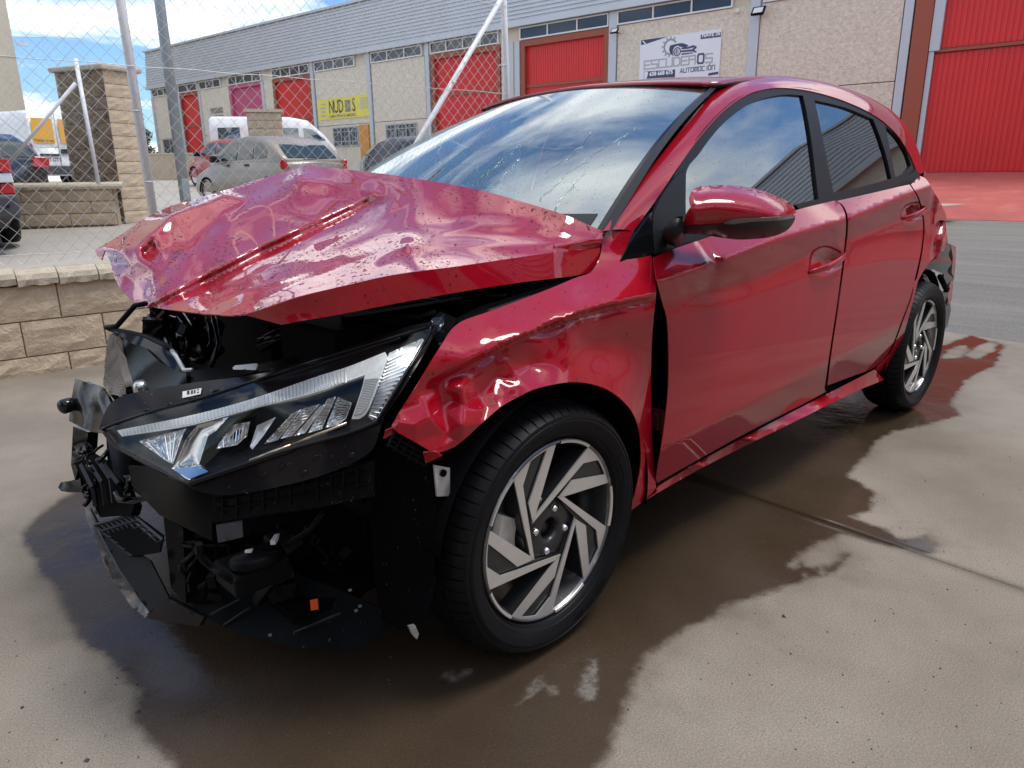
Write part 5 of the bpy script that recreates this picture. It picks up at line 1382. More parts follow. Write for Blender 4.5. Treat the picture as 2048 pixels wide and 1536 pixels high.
    for a in (75, 165, 255, 345):
        c = pol(.237, a, o, 0, Rr); g = Geo(); g.lathe([(.0165, .034), (.0155, .042), (.0135, .048), (.0, .050)], c+np.array([0, .0005, 0]), (0, 1, 0), 16); out.append(('lug_seat', g.V, g.F, 'gloss', True, 'rim'))
        g = Geo(); g.lathe([(0, .026), (.005, .0265), (.0082, .030), (.0092, .036), (.0092, .048)], c, (0, 1, 0), 12); out.append(('lug_nut', g.V, g.F, 'chrome', True, 'rim'))
    g = Geo(); g.lathe([(0, .105), (.13, .105), (.132, .108), (.132, .118), (.128, .120), (0, .12)], o, (0, 1, 0), 48); g.lathe([(0, .07), (.065, .07), (.068, .105)], o, (0, 1, 0), 32); out.append(('brake_disc', g.V, g.F, 'cast', True, None))
    g = Geo(); V, F = [], []
    for i in range(9):
        t = R(150+60*i/8)
        for (r, y) in ((.098, .055), (.156, .050), (.166, .062), (.166, .135), (.098, .135)): V.append((r*math.cos(t), y, r*math.sin(t)))
    for i in range(8):
        for j in range(5): F.append((i*5+j, i*5+(j+1) % 5, i*5+5+(j+1) % 5, i*5+5+j))
    F += [tuple(range(4, -1, -1)), tuple(40+j for j in range(5))]; g.add(V, F); out.append(('brake_caliper', g.V, g.F, 'calip', False, None))
    return out
MT['calip'] = mat('caliper_zinc', (.55, .53, .47), .5, .2, vary=(30, .2))
WM = [(nm, mesh(nm, V, F, sm, m), par) for nm, V, F, m, sm, par in wheel_mesh()]
def add_wheel(c, flip=False, spin=0.0):
    e = link(bpy.data.objects.new('wheel', None)); e.parent = car; e.location = Vector([float(v) for v in (np.asarray(c)-WLOC[car.name])]); e.empty_display_size = .1
    e.rotation_euler = (0, R(spin), math.pi if flip else 0)
    for nm, me, par in WM:   # thing > part > sub-part: everything hangs from the wheel
        o = link(bpy.data.objects.new(nm, me)); o.parent = e
        if nm == 'tyre': md = o.modifiers.new('edges', 'EDGE_SPLIT'); md.split_angle = R(28)
    return e
HZ = .312
add_wheel((0, .0, HZ)); add_wheel((2.58, .0, HZ), spin=-3); add_wheel((0.03, 2*CY, HZ), True); add_wheel((2.58, 2*CY, HZ), True)
# wheel-arch liners
def liner(cx, r, a0, a1, y0, y1, name='wheel_liner'):
    V, F = [], []; n = 28
    for i in range(n+1):
        a = R(a0+(a1-a0)*i/n)
        for y in (y0, (y0+y1)/2, y1): V.append((cx+r*math.cos(a), y, HZ+r*math.sin(a)))
    for i in range(n):
        for k in (0, 1): F.append((i*3+k, i*3+k+1, i*3+4+k, i*3+3+k))
    o = obj(name, V, F, 'dark', car, True); solidify(o, .004, 0); return o
liner(.0, .362, -8, 168, .012, .38); liner(2.58, .362, -12, 195, .05, .40); liner(.0, .362, -8, 188, 2*CY-.012, 2*CY-.38); liner(2.58, .362, -12, 195, 2*CY-.05, 2*CY-.4)
g = Geo(); g.box((.02, .30, .5), (.72, .02, .62)); g.box((2.58, .42, .5), (.75, .02, .6)); g.box((.02, 2*CY-.30, .5), (.72, .02, .62)); g.box((2.58, 2*CY-.42, .5), (.75, .02, .6)); g.obj('wheel_housing', 'dark', car, kind='stuff')
g = Geo(); g.tube([(0, .1, HZ), (0, .8, HZ-.03), (0, 1.67, HZ)], .03, 10); g.tube([(2.58, .1, HZ), (2.5, .8, HZ-.02), (2.58, 1.67, HZ)], .04, 10); g.obj('axle', 'dark', car, kind='stuff')
# front of the liner hanging loose before the tyre
lf = [(752,892),(800,905),(858,905),(872,930),(874,1000),(866,1100),(868,1170),(850,1240),(800,1262),(765,1240),(748,1150),(742,1030),(745,930)]
lt = TPS([(752,892,.15),(858,905,.06),(874,1000,.035),(866,1100,.035),(868,1170,.035),(850,1240,.04),(765,1240,.16),(745,1030,.19),(810,1050,.10),(810,940,.10)])
o = finish_panel('liner_flap', *patch(lf, lambda px: at_y(px, lt(px)), 12), m='dark', t=.003)
g = Geo(); sp = [(868,930),(900,936),(900,992),(874,993)]; q = [P(*s_, y=.028) for s_ in sp]; g.prism(q, (0, .004, 0)); bk = g.obj('steel_bracket', 'steel', car)
g = Geo(); g.lathe([(0, 0), (.0075, 0), (.0075, .003), (0, .003)], P(888, 947, y=.0245), (0, 1, 0), 14); g.obj('bolt_hole', 'dark', bk)
g = Geo(); q = [P(*s_, y=.02) for s_ in [(818,1253),(830,1250),(838,1268),(834,1279),(824,1268)]]; g.prism(q, (0, .006, 0)); g.obj('clip', 'steel', car)
# clip lattice under the fender, red torn tabs
lx = [(770,868),(790,862),(866,906),(856,928),(832,928),(782,900)]
g = Geo()
def bar3(g, a, b, w, y0, y1=None, t=.006):
    A, B = P(*a, y=y0), P(*b, y=y1 if y1 is not None else y0); g.tube([A, B], w, 5)
for i in range(6):
    t = i/5; a = (790+76*t, 863+43*t); b = (775+68*t, 893+40*t); bar3(g, a, b, .0028, .035)
for i in range(4):
    t = i/3; a = (790-13*t, 863+27*t); b = (866-13*t, 906+26*t); bar3(g, a, b, .0028, .035)
g.obj('bumper_clip_lattice', 'black', car, kind='stuff')
rt = [(846,905),(872,904),(884,912),(868,920),(852,926),(848,915)]
finish_panel('fender_tab', *patch(rt, plane_hit([(846,905,.02),(884,912,.0),(852,926,.03)]), 6), m='red', par=fender)
rt = [(770,862),(785,855),(790,864),(776,874),(766,878)]
finish_panel('fender_tab', *patch(rt, plane_hit([(770,862,.05),(790,864,.04),(766,878,.06)]), 6), m='red', par=fender)

# ---- headlamp
HLO = [(198,857),(212,820),(229,800),(270,785),(382,766),(520,747),(609,722),(690,695),(746,676),(820,652),(866,643),(874,655),(858,690),(810,772),(768,836),(757,868),(742,902),(700,928),(640,952),(560,973),(480,988),(420,988),(373,972),(300,926),(231,895)]
HLL = [(203,859),(225,849),(300,824),(400,797),(520,758),(640,718),(760,682),(862,652),(852,680),(800,766),(752,845),(691,868),(582,898),(500,925),(376,967),(338,949),(268,913),(229,890)]
hc = [(198,857,.60),(229,800,.60),(270,785,.56),(382,766,.46),(520,747,.36),(609,722,.30),(746,676,.19),(866,643,.10),(858,690,.085),(768,836,.065),(742,902,.07),(640,952,.14),(480,988,.25),(373,970,.345),(300,926,.455),(231,895,.55),
 (300,824,.50),(400,800,.41),(400,880,.36),(520,760,.315),(520,850,.255),(640,720,.25),(640,800,.18),(760,700,.135),(740,800,.095),(640,880,.155),(500,925,.245),(300,880,.48)]
HLT = TPS(hc, 1e-4)
def hl(off=0.0): return lambda px: at_y(px, HLT(px)+off)
def bowl_hl(px):
    d = segdist(px, HLL, True); return at_y(px, HLT(px)+.006+.034*np.clip(d/16, 0, 1))
head = finish_panel('headlight', *patch(HLO, hl(.014), 9, [HLL]), m='smoke', t=.006)
finish_panel('bezel', *patch(grow(HLL, 1.01), bowl_hl, 9), m='trim', par=head, t=0)
DR = [(234,861),(380,831),(500,799),(637,752),(697,733),(770,704),(776,714),(766,742),(736,820),(718,838),(703,838),(722,782),(730,750),(676,769),(637,783),(500,819),(380,851),(244,873)]
finish_panel('light_guide', *patch(DR, hl(.012), 8), m='drl', par=head, t=.006)
g = Geo()
for i in range(64):   # prism bars of the light guide
    t = i/63; px = 246+(690-246)*t; yt = np.interp(px, [234,380,500,637,697], [861,831,799,752,733]); yb = np.interp(px, [244,380,500,637,676], [872,850,818,782,768])
    c0, c1 = np.array([[px, yt+2.0]]), np.array([[px+2, yb-2.0]]); a = hl(.0105)(c0)[0]; b = hl(.0105)(c1)[0]; g.tube([a, b], .0016, 4)
for i in range(22):
    t = i/21; y_ = 760+(830-760)*t; xl = np.interp(y_, [750,782,838], [730,722,703]); xr = np.interp(y_, [742,820,838], [766,736,718])
    a = hl(.0105)(np.array([[xl+2, y_]]))[0]; b = hl(.0105)(np.array([[xr-2, y_-3]]))[0]; g.tube([a, b], .0015, 4)
g.obj('guide_prisms', 'lampwhite', head, kind='stuff')
FLU = [(778,706),(846,676),(852,680),(798,764),(748,843),(736,833),(768,745)]
finish_panel('fluted_reflector', *patch(FLU, hl(.020), 9), m='lampwhite', par=head, t=0)
g = Geo()
for i in range(16):
    t = i/15; a = (776-38*t, 722+108*t); b = (846-92*t, 690+146*t); A = hl(.018)(np.array([a]))[0]; B = hl(.018)(np.array([b]))[0]; g.tube([A, B], .0018, 4)
g.obj('flutes', 'chrome', head, kind='stuff')
g = Geo(); e = densify([(846,680),(800,764),(752,843)], 20); g.tube([hl(.008)(np.array([q[:2]]))[0] for q in e], .003, 6); g.obj('lens_edge', 'lampwhite', head, True)
def refl(name, poly, m, off, curve=.0, flut=0, step=6):
    P2 = densify(poly, 6, True, False)[:, :2]
    def h(px):
        d = segdist(px, P2, True); y = HLT(px)+off+curve*(1-np.exp(-d/9))
        if flut: y = y+.0022*np.abs(np.sin((px[:, 0]*.8+px[:, 1]*.35)*flut))
        return at_y(px, y)
    return finish_panel(name, *patch(poly, h, step, smooth=False), m=m, par=head, t=0)
refl('reflector', [(277,882),(372,857),(362,880),(346,928),(330,920)], 'reflector', .018, .022, .35, 4)
refl('chrome_blade', [(373,876),(395,850),(457,834),(432,862),(416,872),(398,929),(346,936)], 'bladechrome', .012, .010, 0)
refl('blue_film', [(345,938),(398,931),(417,943),(378,958)], 'bluefilm', .010, .0)
refl('chrome_foot', [(343,936),(398,928),(420,943),(377,961)], 'chrome', .014, .0)
refl('lens_well', [(424,905),(440,872),(470,840),(512,832),(505,880),(482,898),(445,910)], 'dark', .028, .016)
refl('projector_lens', [(432,898),(440,884),(464,850),(500,843),(494,872),(474,890)], 'reflector', .022, .022, .5, 4)
refl('chrome_blade', [(500,894),(514,851),(552,834),(528,870),(505,899)], 'lampwhite', .012, .012)
for q in ([(528,888),(585,826),(604,818),(556,880)], [(560,878),(608,816),(640,808),(584,872)], [(616,866),(655,798),(672,793),(644,858)], [(650,856),(676,794),(704,806),(692,838),(676,850)], [(588,872),(640,812),(654,806),(610,866)]):
    refl('reflector', q, 'reflector' , .022, .020, .25, 4)
g = Geo()
for q in ([(277,882),(372,857),(346,928),(330,920)], [(440,884),(500,843),(494,872),(442,897)], [(528,888),(585,826),(604,818),(556,880)], [(560,878),(608,816),(640,808),(584,872)], [(616,866),(655,798),(672,793),(644,858)], [(650,856),(676,794),(704,806),(692,838)]):
    q = [np.array(k_, float) for k_ in q]
    for i in range(1, 9):
        t = i/9; a_, b_ = q[0]+(q[1]-q[0])*t, q[3]+(q[2]-q[3])*t; g.tube([hl(.026)(np.array([a_]))[0], hl(.026)(np.array([b_]))[0]], .0011, 4)
g.obj('reflector_ribs', 'chrome', head, kind='stuff')
g = Geo()
for a, b in (((500,921),(582,890)), ((582,890),(694,846))):
    g.tube([hl(.010)(np.array([a], float))[0], hl(.010)(np.array([b], float))[0]], .0035, 6)
g.obj('chrome_strip', 'beigechrome', head, True)
g = Geo()
for a, b in (((268,914),(338,951)), ((338,951),(376,969)), ((376,969),(500,928)), ((500,928),(582,901))):
    g.tube([hl(.004)(np.array([a], float))[0], hl(.004)(np.array([b], float))[0]], .0035, 6)
for a, b in (((212,857),(400,806)), ((400,806),(640,728)), ((640,728),(800,676))):
    g.tube([hl(.004)(np.array([a], float))[0], hl(.004)(np.array([b], float))[0]], .0022, 6)
g.obj('bezel_rib', 'trim', head, True, kind='stuff')
lens = finish_panel('lens', *patch(HLL, lambda px: at_y(px, HLT(px)-.004*np.clip(segdist(px, HLL, True)/60, 0, 1)), 11), m='lens', par=head, t=0)
g = Geo(); q = densify(HLL, 10, True)[:, :2]; pts = [hl(-.001)(np.array([s_]))[0] for s_ in q]; g.tube(pts+[pts[0]], .0032, 6); g.obj('lens_rim', 'gloss', head, True)
stk = [(365,783),(403,776),(401,788),(365,796)]
finish_panel('paper_label', *patch(stk, hl(.0105), 6, smooth=False), m='label', par=head, t=.0005)
g = Geo()
for (x0, x1, y0, y1) in ((374,379,782,789), (382,386,781,788), (388,391,780,787), (394,398,779,781), (394,398,784,786)):
    g.prism([hl(.0095)(np.array([p], float))[0] for p in ((x0,y0),(x1,y0-1),(x1,y1-1),(x0,y1))], (0, .0004, 0))
g.obj('label_print', 'ink', head, kind='stuff')
g = Geo()
for (px, py) in ((295,825),(340,813),(384,801),(432,786),(632,917),(705,913),(531,952),(610,948),(565,935)):
    c = hl(.013)(np.array([[px, py]], float))[0]; g.lathe([(0, -.001), (.005, -.001), (.0075, .0005), (.0075, .004)], c, (.45, .8, .2), 12)
g.obj('rivet', 'smoke', head, True, kind='stuff')
# ---- front structure: carrier, crash box, beams
def px_poly(name, poly, ys, m, t=.004, step=14, par=None, smooth=False, bump_=None):
    tt = TPS([(p[0], p[1], y) for p, y in zip(poly, ys)], 1e-3) if len(poly) > 3 else None
    def h(px):
        y = tt(px) if tt else np.full(len(px), ys[0])
        if bump_ is not None: y = y+bump_(px)
        return at_y(px, y)
    return finish_panel(name, *patch(poly, h, step, smooth=smooth), m=m, par=par or car, t=t)
px_poly('lamp_carrier', [(256,932),(300,932),(373,974),(424,984),(424,1082),(319,1030),(264,972)], [.64,.56,.36,.335,.33,.50,.62], 'black', .01)
cb = px_poly('crash_beam', [(424,984),(520,984),(640,955),(748,922),(748,992),(640,1015),(424,1046)], [.33,.245,.17,.095,.095,.17,.33], 'black', .01)
g = Geo(); rgq = np.random.default_rng(4)
for i in range(11):
    x = 445+27*i; yt = np.interp(x, [424,748], [1000,930]); yb = np.interp(x, [424,748], [1040,990]); yy = np.interp(x, [424,520,640,748], [.33,.245,.17,.095])
    a, b = P(x, yt, y=yy-.006), P(x-3+rgq.uniform(-5, 5), yb-rgq.uniform(0, 14), y=yy-.004); g.tube([a, b], .0028, 4)
for v in (.25, .6):
    g.tube([P(x, np.interp(x, [424,748], [990,928])*(1-v)+np.interp(x, [424,748], [1044,990])*v, y=np.interp(x, [424,520,640,748], [.33,.245,.17,.095])-.005) for x in range(430, 748, 30)], .0028, 4)
g.obj('rib', 'black', cb, kind='stuff')
px_poly('mounting_plate', [(432,1052),(484,1042),(486,1074),(436,1086)], [.32,.29,.29,.32], 'bumper', .006)
px_poly('support_strut', [(327,1034),(366,1056),(372,1208),(342,1176)], [.52,.47,.47,.52], 'black', .03)
px_poly('lower_beam', [(373,1078),(560,1066),(640,1110),(640,1150),(540,1170),(373,1170)], [.55,.42,.40,.40,.45,.55], 'dark', .02)
g = Geo()
for i in range(7): g.tube([P(380+26*i, 1090, y=.54-.02*i), P(380+26*i, 1160, y=.54-.02*i)], .004, 4)
for i in range(4): g.tube([P(378, 1092+22*i, y=.54), P(556, 1092+22*i, y=.42)], .004, 4)
g.obj('lower_lattice', 'black', car, kind='stuff')
# horn
hn = P(510, 1106, y=.30)
g = Geo(); g.lathe([(0, -.012), (.012, -.012), (.014, -.004), (.046, 0), (.052, .006), (.052, .02), (.046, .026), (0, .03)], hn, (-.05, -.25, -.95), 32); ho = g.obj('horn', 'black', car, True)
g = Geo(); g.box(hn+np.array([.0, .02, -.045]), (.12, .10, .05)); g.box(hn+np.array([.05, 0, .015]), (.05, .03, .02)); bevel(g.obj('horn_bracket', 'black', ho), .006)
g = Geo(); q = [P(*s_, y=.275) for s_ in [(490,1100),(505,1098),(502,1106),(489,1106)]]; g.prism(q, (.004, .004, -.002)); g.obj('paper_label', 'label', ho)
g = Geo(); q = [P(*s_, y=.27) for s_ in [(540,1082),(550,1080),(551,1089),(541,1090)]]; g.prism(q, (.02, .02, 0)); g.obj('connector', 'label', ho)
g = Geo(); g.tube([P(570,1092, y=.26), P(590,1080, y=.25), P(620,1060, y=.22), P(640,1035, y=.20), P(652,1020, y=.2)], .006, 8); g.obj('wiring_loom', 'black', car, True)
g = Geo(); rg = np.random.default_rng(19)
for k in range(16):
    a = np.array([rg.uniform(385, 720), rg.uniform(1050, 1110), rg.uniform(.26, .5)]); pts = [a]
    for i in range(6): pts.append(pts[-1]+np.array([rg.normal(0, 16), rg.uniform(2, 22), rg.normal(0, .012)]))
    g.tube([P(q[0], q[1], y=q[2]) for q in densify([(q[0], q[1], q[2]) for q in pts], 8, corner=170)], rg.uniform(.003, .008), 6)
for k in range(18):
    c = P(rg.uniform(390, 730), rg.uniform(1060, 1190), y=rg.uniform(.36, .55)); g.box(c, (rg.uniform(.01, .06), rg.uniform(.01, .05), rg.uniform(.01, .05)), np.linalg.qr(rg.normal(size=(3, 3)))[0])
g.obj('broken_plastic', 'black', car, kind='stuff')
g = Geo()
for k in range(14):
    a = np.array([rg.uniform(140, 260), rg.uniform(880, 1010), rg.uniform(.85, 1.1)]); pts = [a]
    for i in range(5): pts.append(pts[-1]+np.array([rg.normal(0, 9), rg.uniform(-4, 14), rg.normal(0, .012)]))
    g.tube([P(q[0], q[1], y=q[2]) for q in densify([(q[0], q[1], q[2]) for q in pts], 6, corner=170)], rg.uniform(.003, .007), 6)
g.obj('torn_wiring', 'gloss', car, True, kind='stuff')
# undertray, orange sticker, splitter, grille pieces
ut = px_poly('undertray', [(373,1198),(470,1180),(569,1150),(640,1165),(725,1200),(790,1230),(782,1262),(706,1297),(640,1299),(588,1292),(500,1272),(444,1252),(400,1225)], [.48,.44,.38,.30,.22,.15,.16,.20,.25,.29,.36,.41,.46], 'tray', .006, 16, smooth=True)
g = Geo()
for a, b in (((588,1265),(680,1227)), ((448,1250),(500,1215)), ((420,1230),(480,1198))): 
    ya, yb = (.29, .20) if a[0] > 500 else (.41, .38); g.tube([P(*a, y=ya-.004), P(*b, y=yb-.004)], .003, 5)
g.obj('tray_rib', 'trim', ut, kind='stuff')
g = Geo(); q = [P(*s_, y=.225) for s_ in [(620,1201),(635,1198),(637,1219),(622,1221)]]; g.prism(q, (.002, .003, -.001)); g.obj('orange_sticker', 'orange', ut)
px_poly('air_duct', [(535,1190),(560,1172),(592,1165),(588,1196),(545,1210)], [.36,.33,.31,.31,.35], 'black', .03, 8, smooth=True)
px_poly('duct_mount', [(505,1205),(520,1160),(580,1140),(590,1152),(540,1175),(512,1212)], [.38,.37,.32,.32,.35,.38], 'trim', .02, 8)
g = Geo()
for (px, py, yy) in ((540,1270,.3),(712,1221,.2),(720,1212,.2),(700,1180,.2)): g.box(P(px, py, y=yy), (.006, .005, .004), None)
g.obj('push_clip', 'steel', ut, kind='stuff')
spl = px_poly('front_splitter', [(168,1008),(178,1015),(195,1062),(236,1140),(282,1202),(300,1226),(290,1236),(262,1212),(225,1158),(190,1080),(172,1035)], [1.10,1.08,.98,.82,.66,.60,.61,.66,.79,.95,1.05], 'splitter', .006, 8)
px_poly('splitter_inner', [(180,1016),(198,1050),(245,1085),(300,1120),(330,1180),(340,1200),(298,1224),(240,1140),(198,1062)], [1.08,.98,.86,.72,.58,.54,.59,.81,.97], 'black', .006, 10)
px_poly('bumper_fragment', [(294,1228),(334,1196),(408,1234),(398,1253),(298,1238)], [.60,.54,.44,.45,.59], 'smoke', .012, 8)
gr_ = px_poly('grille_mesh', [(188,1050),(268,1028),(326,1070),(319,1104),(268,1112),(225,1075)], [1.0,.80,.60,.58,.72,.88], 'dark', .004, 10)
def bilin(q, u, v):
    a, b, c, d = [np.array(k, float) for k in q]; return (a*(1-u)+b*u)*(1-v)+(d*(1-u)+c*u)*v
gq4 = [(190,1050),(266,1030),(326,1080),(262,1112)]; gyy = lambda px: np.interp(px[0], [188,268,326], [1.0,.80,.60])-.012
g = Geo()
for i in range(9):
    pts = [bilin(gq4, i/8, v) for v in np.linspace(0, 1, 5)]; g.tube([P(*p, y=gyy(p)) for p in pts], .004, 4)
for i in range(6):
    pts = [bilin(gq4, u, i/5) for u in np.linspace(0, 1, 6)]; g.tube([P(*p, y=gyy(p)) for p in pts], .0045, 4)
g.obj('grille_bar', 'trim', gr_, kind='stuff')
px_poly('grille_shutter', [(148,925),(172,903),(214,930),(240,970),(268,1010),(262,1030),(200,1035),(188,1010),(170,968)], [1.14,1.10,.96,.88,.78,.78,.98,1.02,1.08], 'dark', .02, 10)
g = Geo()
for a, b, ya, yb in (((163,930),(186,975),1.10,1.0), ((186,975),(192,1012),1.0,.99), ((178,922),(205,965),1.05,.95), ((205,965),(211,1010),.95,.94), ((195,918),(222,958),1.0,.90), ((222,958),(228,1005),.90,.89), ((210,930),(238,968),.95,.86)):
    g.tube([P(*a, y=ya-.02), P(*b, y=yb-.02)], .007, 4)
g.obj('shutter_vane', 'trim', car, kind='stuff')
g = Geo(); g.tube([P(232,985, y=.80), P(240,1000, y=.78), P(270,1002, y=.74), P(298,992, y=.70), P(296,975, y=.7), P(280,965, y=.72)], .008, 8); g.tube([P(255,950, y=.75), P(258,975, y=.74), P(250,1000, y=.76), P(262,985, y=.74)], .010, 8); g.obj('cable_bundle', 'gloss', car, True, kind='stuff')
px_poly('bumper_bracket', [(116,975),(122,964),(140,962),(160,955),(164,984),(140,985),(122,982)], [1.22,1.22,1.18,1.14,1.12,1.17,1.21], 'gloss', .02, 6)
px_poly('side_upright', [(146,853),(176,864),(173,898),(160,925),(150,960),(142,930)], [1.18,1.12,1.12,1.13,1.15,1.18], 'gloss', .03, 8)
# bumper beam, crumpled
bb = px_poly('bumper_beam', [(150,758),(176,766),(201,774),(218,798),(232,842),(215,865),(182,863),(138,842),(140,815),(146,780)], [1.20,1.12,1.06,1.0,.90,.93,1.04,1.18,1.20,1.20], 'beam', .012, 6, smooth=True,
             bump_=lambda px: .020*np.abs(np.sin(px[:, 0]*.075+px[:, 1]*.012+.8*np.sin(px[:, 1]*.05)))+.008*np.sin(px[:, 1]*.06))
g = Geo(); c = P(134, 811, y=1.18); g.lathe([(.0, -.02), (.012, -.02), (.020, -.014), (.020, .012), (.012, .03)], c, (.8, .4, 0), 16); g.obj('tow_socket', 'gloss', bb, True)
# radiator with bent fins
rd_ = [(217,672),(232,664),(248,687),(256,733),(270,778),(228,800),(207,770),(212,711)]
radT = TPS([(*q, v) for q, v in zip(rd_, [.98,.95,.92,.90,.84,.90,.98,.99])], 1e-3)
rad = px_poly('radiator', rd_, [.98,.95,.92,.90,.84,.90,.98,.99], 'dark', .03, 8)
g = Geo()
for i in range(40):
    t = i/39; y0 = 672+118*t; xl = np.interp(y0, [672,711,770,800], [217,211,207,226]); xr = np.interp(y0, [664,687,733,790], [232,247,250,252]); pts = []
    for j in range(9):
        u = j/8; x = xl+(xr-xl)*u; yy = y0+2.6*math.sin(u*9+t*21)+1.5*math.sin(u*17+t*40); pts.append(P(x, yy, y=float(radT(np.array([[x, yy]]))[0])-.005))
    g.tube(pts, .0021, 4)
for i in range(13):
    t = i/12; pts = [(232+18*t+(20+14*t)*u, 684+30*t+90*u*(1-.35*t)+1.2*math.sin(u*8+i)) for u in np.linspace(0, 1, 7)]; pts = [P(*q, y=float(radT(np.array([q]))[0])-.008) for q in pts]; g.tube(pts, .002, 4)
g.obj('radiator_fin', 'fins', rad, True, kind='stuff')
px_poly('radiator', [(212,862),(232,880),(268,915),(262,975),(240,960),(215,930)], [.95,.90,.78,.78,.84,.93], 'dark', .03, 8)
g = Geo()
for i in range(15): g.tube([P(214+1*i, 872+5*i, y=.93-.008*i), P(262, 905+5*i, y=.775)], .003, 4)
g.obj('radiator_fin', 'black', car, True, kind='stuff')
# fan shroud and gloss ducts
px_poly('fan_shroud', [(246,672),(264,664),(300,705),(330,730),(372,742),(374,770),(290,782),(270,776),(256,733)], [.90,.88,.78,.70,.62,.60,.76,.80,.86], 'trim', .02, 6, smooth=True, bump_=lambda px: .018*np.abs(np.sin(px[:, 0]*.05+px[:, 1]*.035+.9*np.sin(px[:, 0]*.03))))
px_poly('slam_panel', [(226,662),(290,676),(346,702),(366,730),(376,745),(340,735),(300,700),(262,686)], [.90,.80,.70,.64,.62,.68,.76,.84], 'gloss', .008, 6, smooth=True, bump_=lambda px: .006*np.sin(px[:, 0]*.07))
g = Geo(); g.tube([P(292,607, y=.86), P(270,611, y=.90), P(234,652, y=.93), P(212,655, y=.97), P(226,660, y=.95), P(262,666, y=.88), P(297,674, y=.80), P(330,690, y=.72), P(343,701, y=.68)], .0065, 8); g.obj('latch_rod', 'black', car, True)
g = Geo(); g.tube([P(343,701, y=.68), P(352,712, y=.66), P(368,740, y=.63), P(384,740, y=.6)], .005, 8); g.obj('release_cable', 'steel', car, True)
g = Geo(); c = P(281, 773, y=.66); g.lathe([(0, .012), (.010, .012), (.014, .006), (.016, .0), (.016, -.02), (.009, -.022), (.009, -.05)], c, (-.1, -.15, 1), 20); g.obj('filler_cap', 'chromegrey', car, True)
px_poly('air_intake_box', [(381,742),(425,735),(520,728),(640,700),(640,722),(520,744),(405,764),(383,766)], [.58,.56,.48,.36,.34,.44,.52,.54], 'black', .12, 10)
g = Geo(); q = [P(*s_, y=yy) for s_, yy in zip([(467,739),(472,734),(516,730),(512,740)], [.47,.48,.44,.43])]; g.prism(q, (.0, .004, .003)); g.obj('paper_label', 'label', car)
g = Geo()
for k in range(7): g.prism([P(473+3*k, 735, y=.472-.003*k), P(475+3*k, 735, y=.470-.003*k), P(474+3*k, 739, y=.466-.003*k), P(472+3*k, 739, y=.468-.003*k)], (-.001, -.001, 0))
g.obj('label_print', 'ink', car, kind='stuff')
# hoses, brackets and engine behind the lamp
g = Geo()
rg = np.random.default_rng(11)
for (pts, r) in [([(425,625,.75),(430,650,.72),(438,690,.7),(420,735,.66)], .007), ([(330,640,.9),(345,690,.85),(350,730,.8)], .016), ([(360,630,.9),(380,660,.86),(372,710,.82)], .012), ([(300,630,.98),(330,660,.95),(340,640,.93),(370,650,.9)], .014), ([(520,690,.7),(560,670,.66),(640,660,.6)], .02), ([(400,640,.85),(410,690,.8),(395,720,.78)], .02)]:
    g.tube([P(a, b, y=c) for a, b, c in pts], r, 8)
g.obj('coolant_hose', 'gloss', car, True, kind='stuff')
g = Geo()
for k in range(26):
    px, py, yy = rg.uniform(300, 440), rg.uniform(630, 735), rg.uniform(.82, 1.0); c = P(px, py, y=yy); g.box(c, (rg.uniform(.01, .05), rg.uniform(.01, .05), rg.uniform(.01, .05)), np.linalg.qr(rg.normal(size=(3, 3)))[0])
g.obj('engine_fitting', 'gloss', car, kind='stuff')
g = Geo(); g.box((-.05, 1.05, .55), (.5, .62, .52)); g.box((.0, 1.05, .82), (.34, .5, .06)); g.lathe([(0, 0), (.05, 0), (.05, .04), (0, .04)], (-.1, .85, .84), (0, 0, 1), 20); bevel(g.obj('engine', 'dark', car), .02)
g = Geo(); g.box((.33, CY, .60), (.03, 1.5, .74)); g.box((-.1, CY, .22), (.9, 1.25, .02)); g.box((-.05, .30, .62), (.6, .03, .44)); g.box((-.05, 2*CY-.30, .62), (.6, .03, .44)); g.obj('engine_bay', 'dark', car, kind='stuff')
g = Geo(); g.tube([(.10, .30, .72), (.10, .33, .86)], [.13, .10], 20); g.obj('strut_tower', 'dark', car, True)
g = Geo(); g.box((-.30, .36, .74), (.22, .24, .17)); bevel(g.obj('battery', 'dark', car), .008)
# inner wing visible through the slit between hood and fender
px_poly('inner_wing', [(905,640),(960,612),(1050,585),(1140,556),(1150,562),(1045,604),(975,630),(918,652)], [.16,.15,.14,.13,.12,.105,.10,.10], 'dark', .004, 8)
px_poly('wing_bracket', [(730,600),(800,592),(888,600),(884,615),(800,622),(720,624)], [.42,.40,.38,.38,.42,.45], 'khaki', .006, 10)
px_poly('lamp_top_bracket', [(862,640),(880,622),(912,636),(905,655),(880,692),(868,672)], [.12,.14,.11,.08,.08,.10], 'gloss', .008, 7, bump_=lambda px: .006*np.sin(px[:, 0]*.12+px[:, 1]*.1))
g = Geo(); g.tube([P(970,580, y=.2), P(985,575, y=.2), P(1015,578, y=.19), P(1012,592, y=.18), P(975,592, y=.19), P(970,580, y=.2)], .004, 6); g.tube([P(920,655, y=.12), P(980,622, y=.12), P(1060,594, y=.12)], .005, 6); g.tube([P(800,632, y=.24), P(838,634, y=.2), P(870,624, y=.16)], .006, 6); g.obj('hinge_rod', 'trim', car, True, kind='stuff')

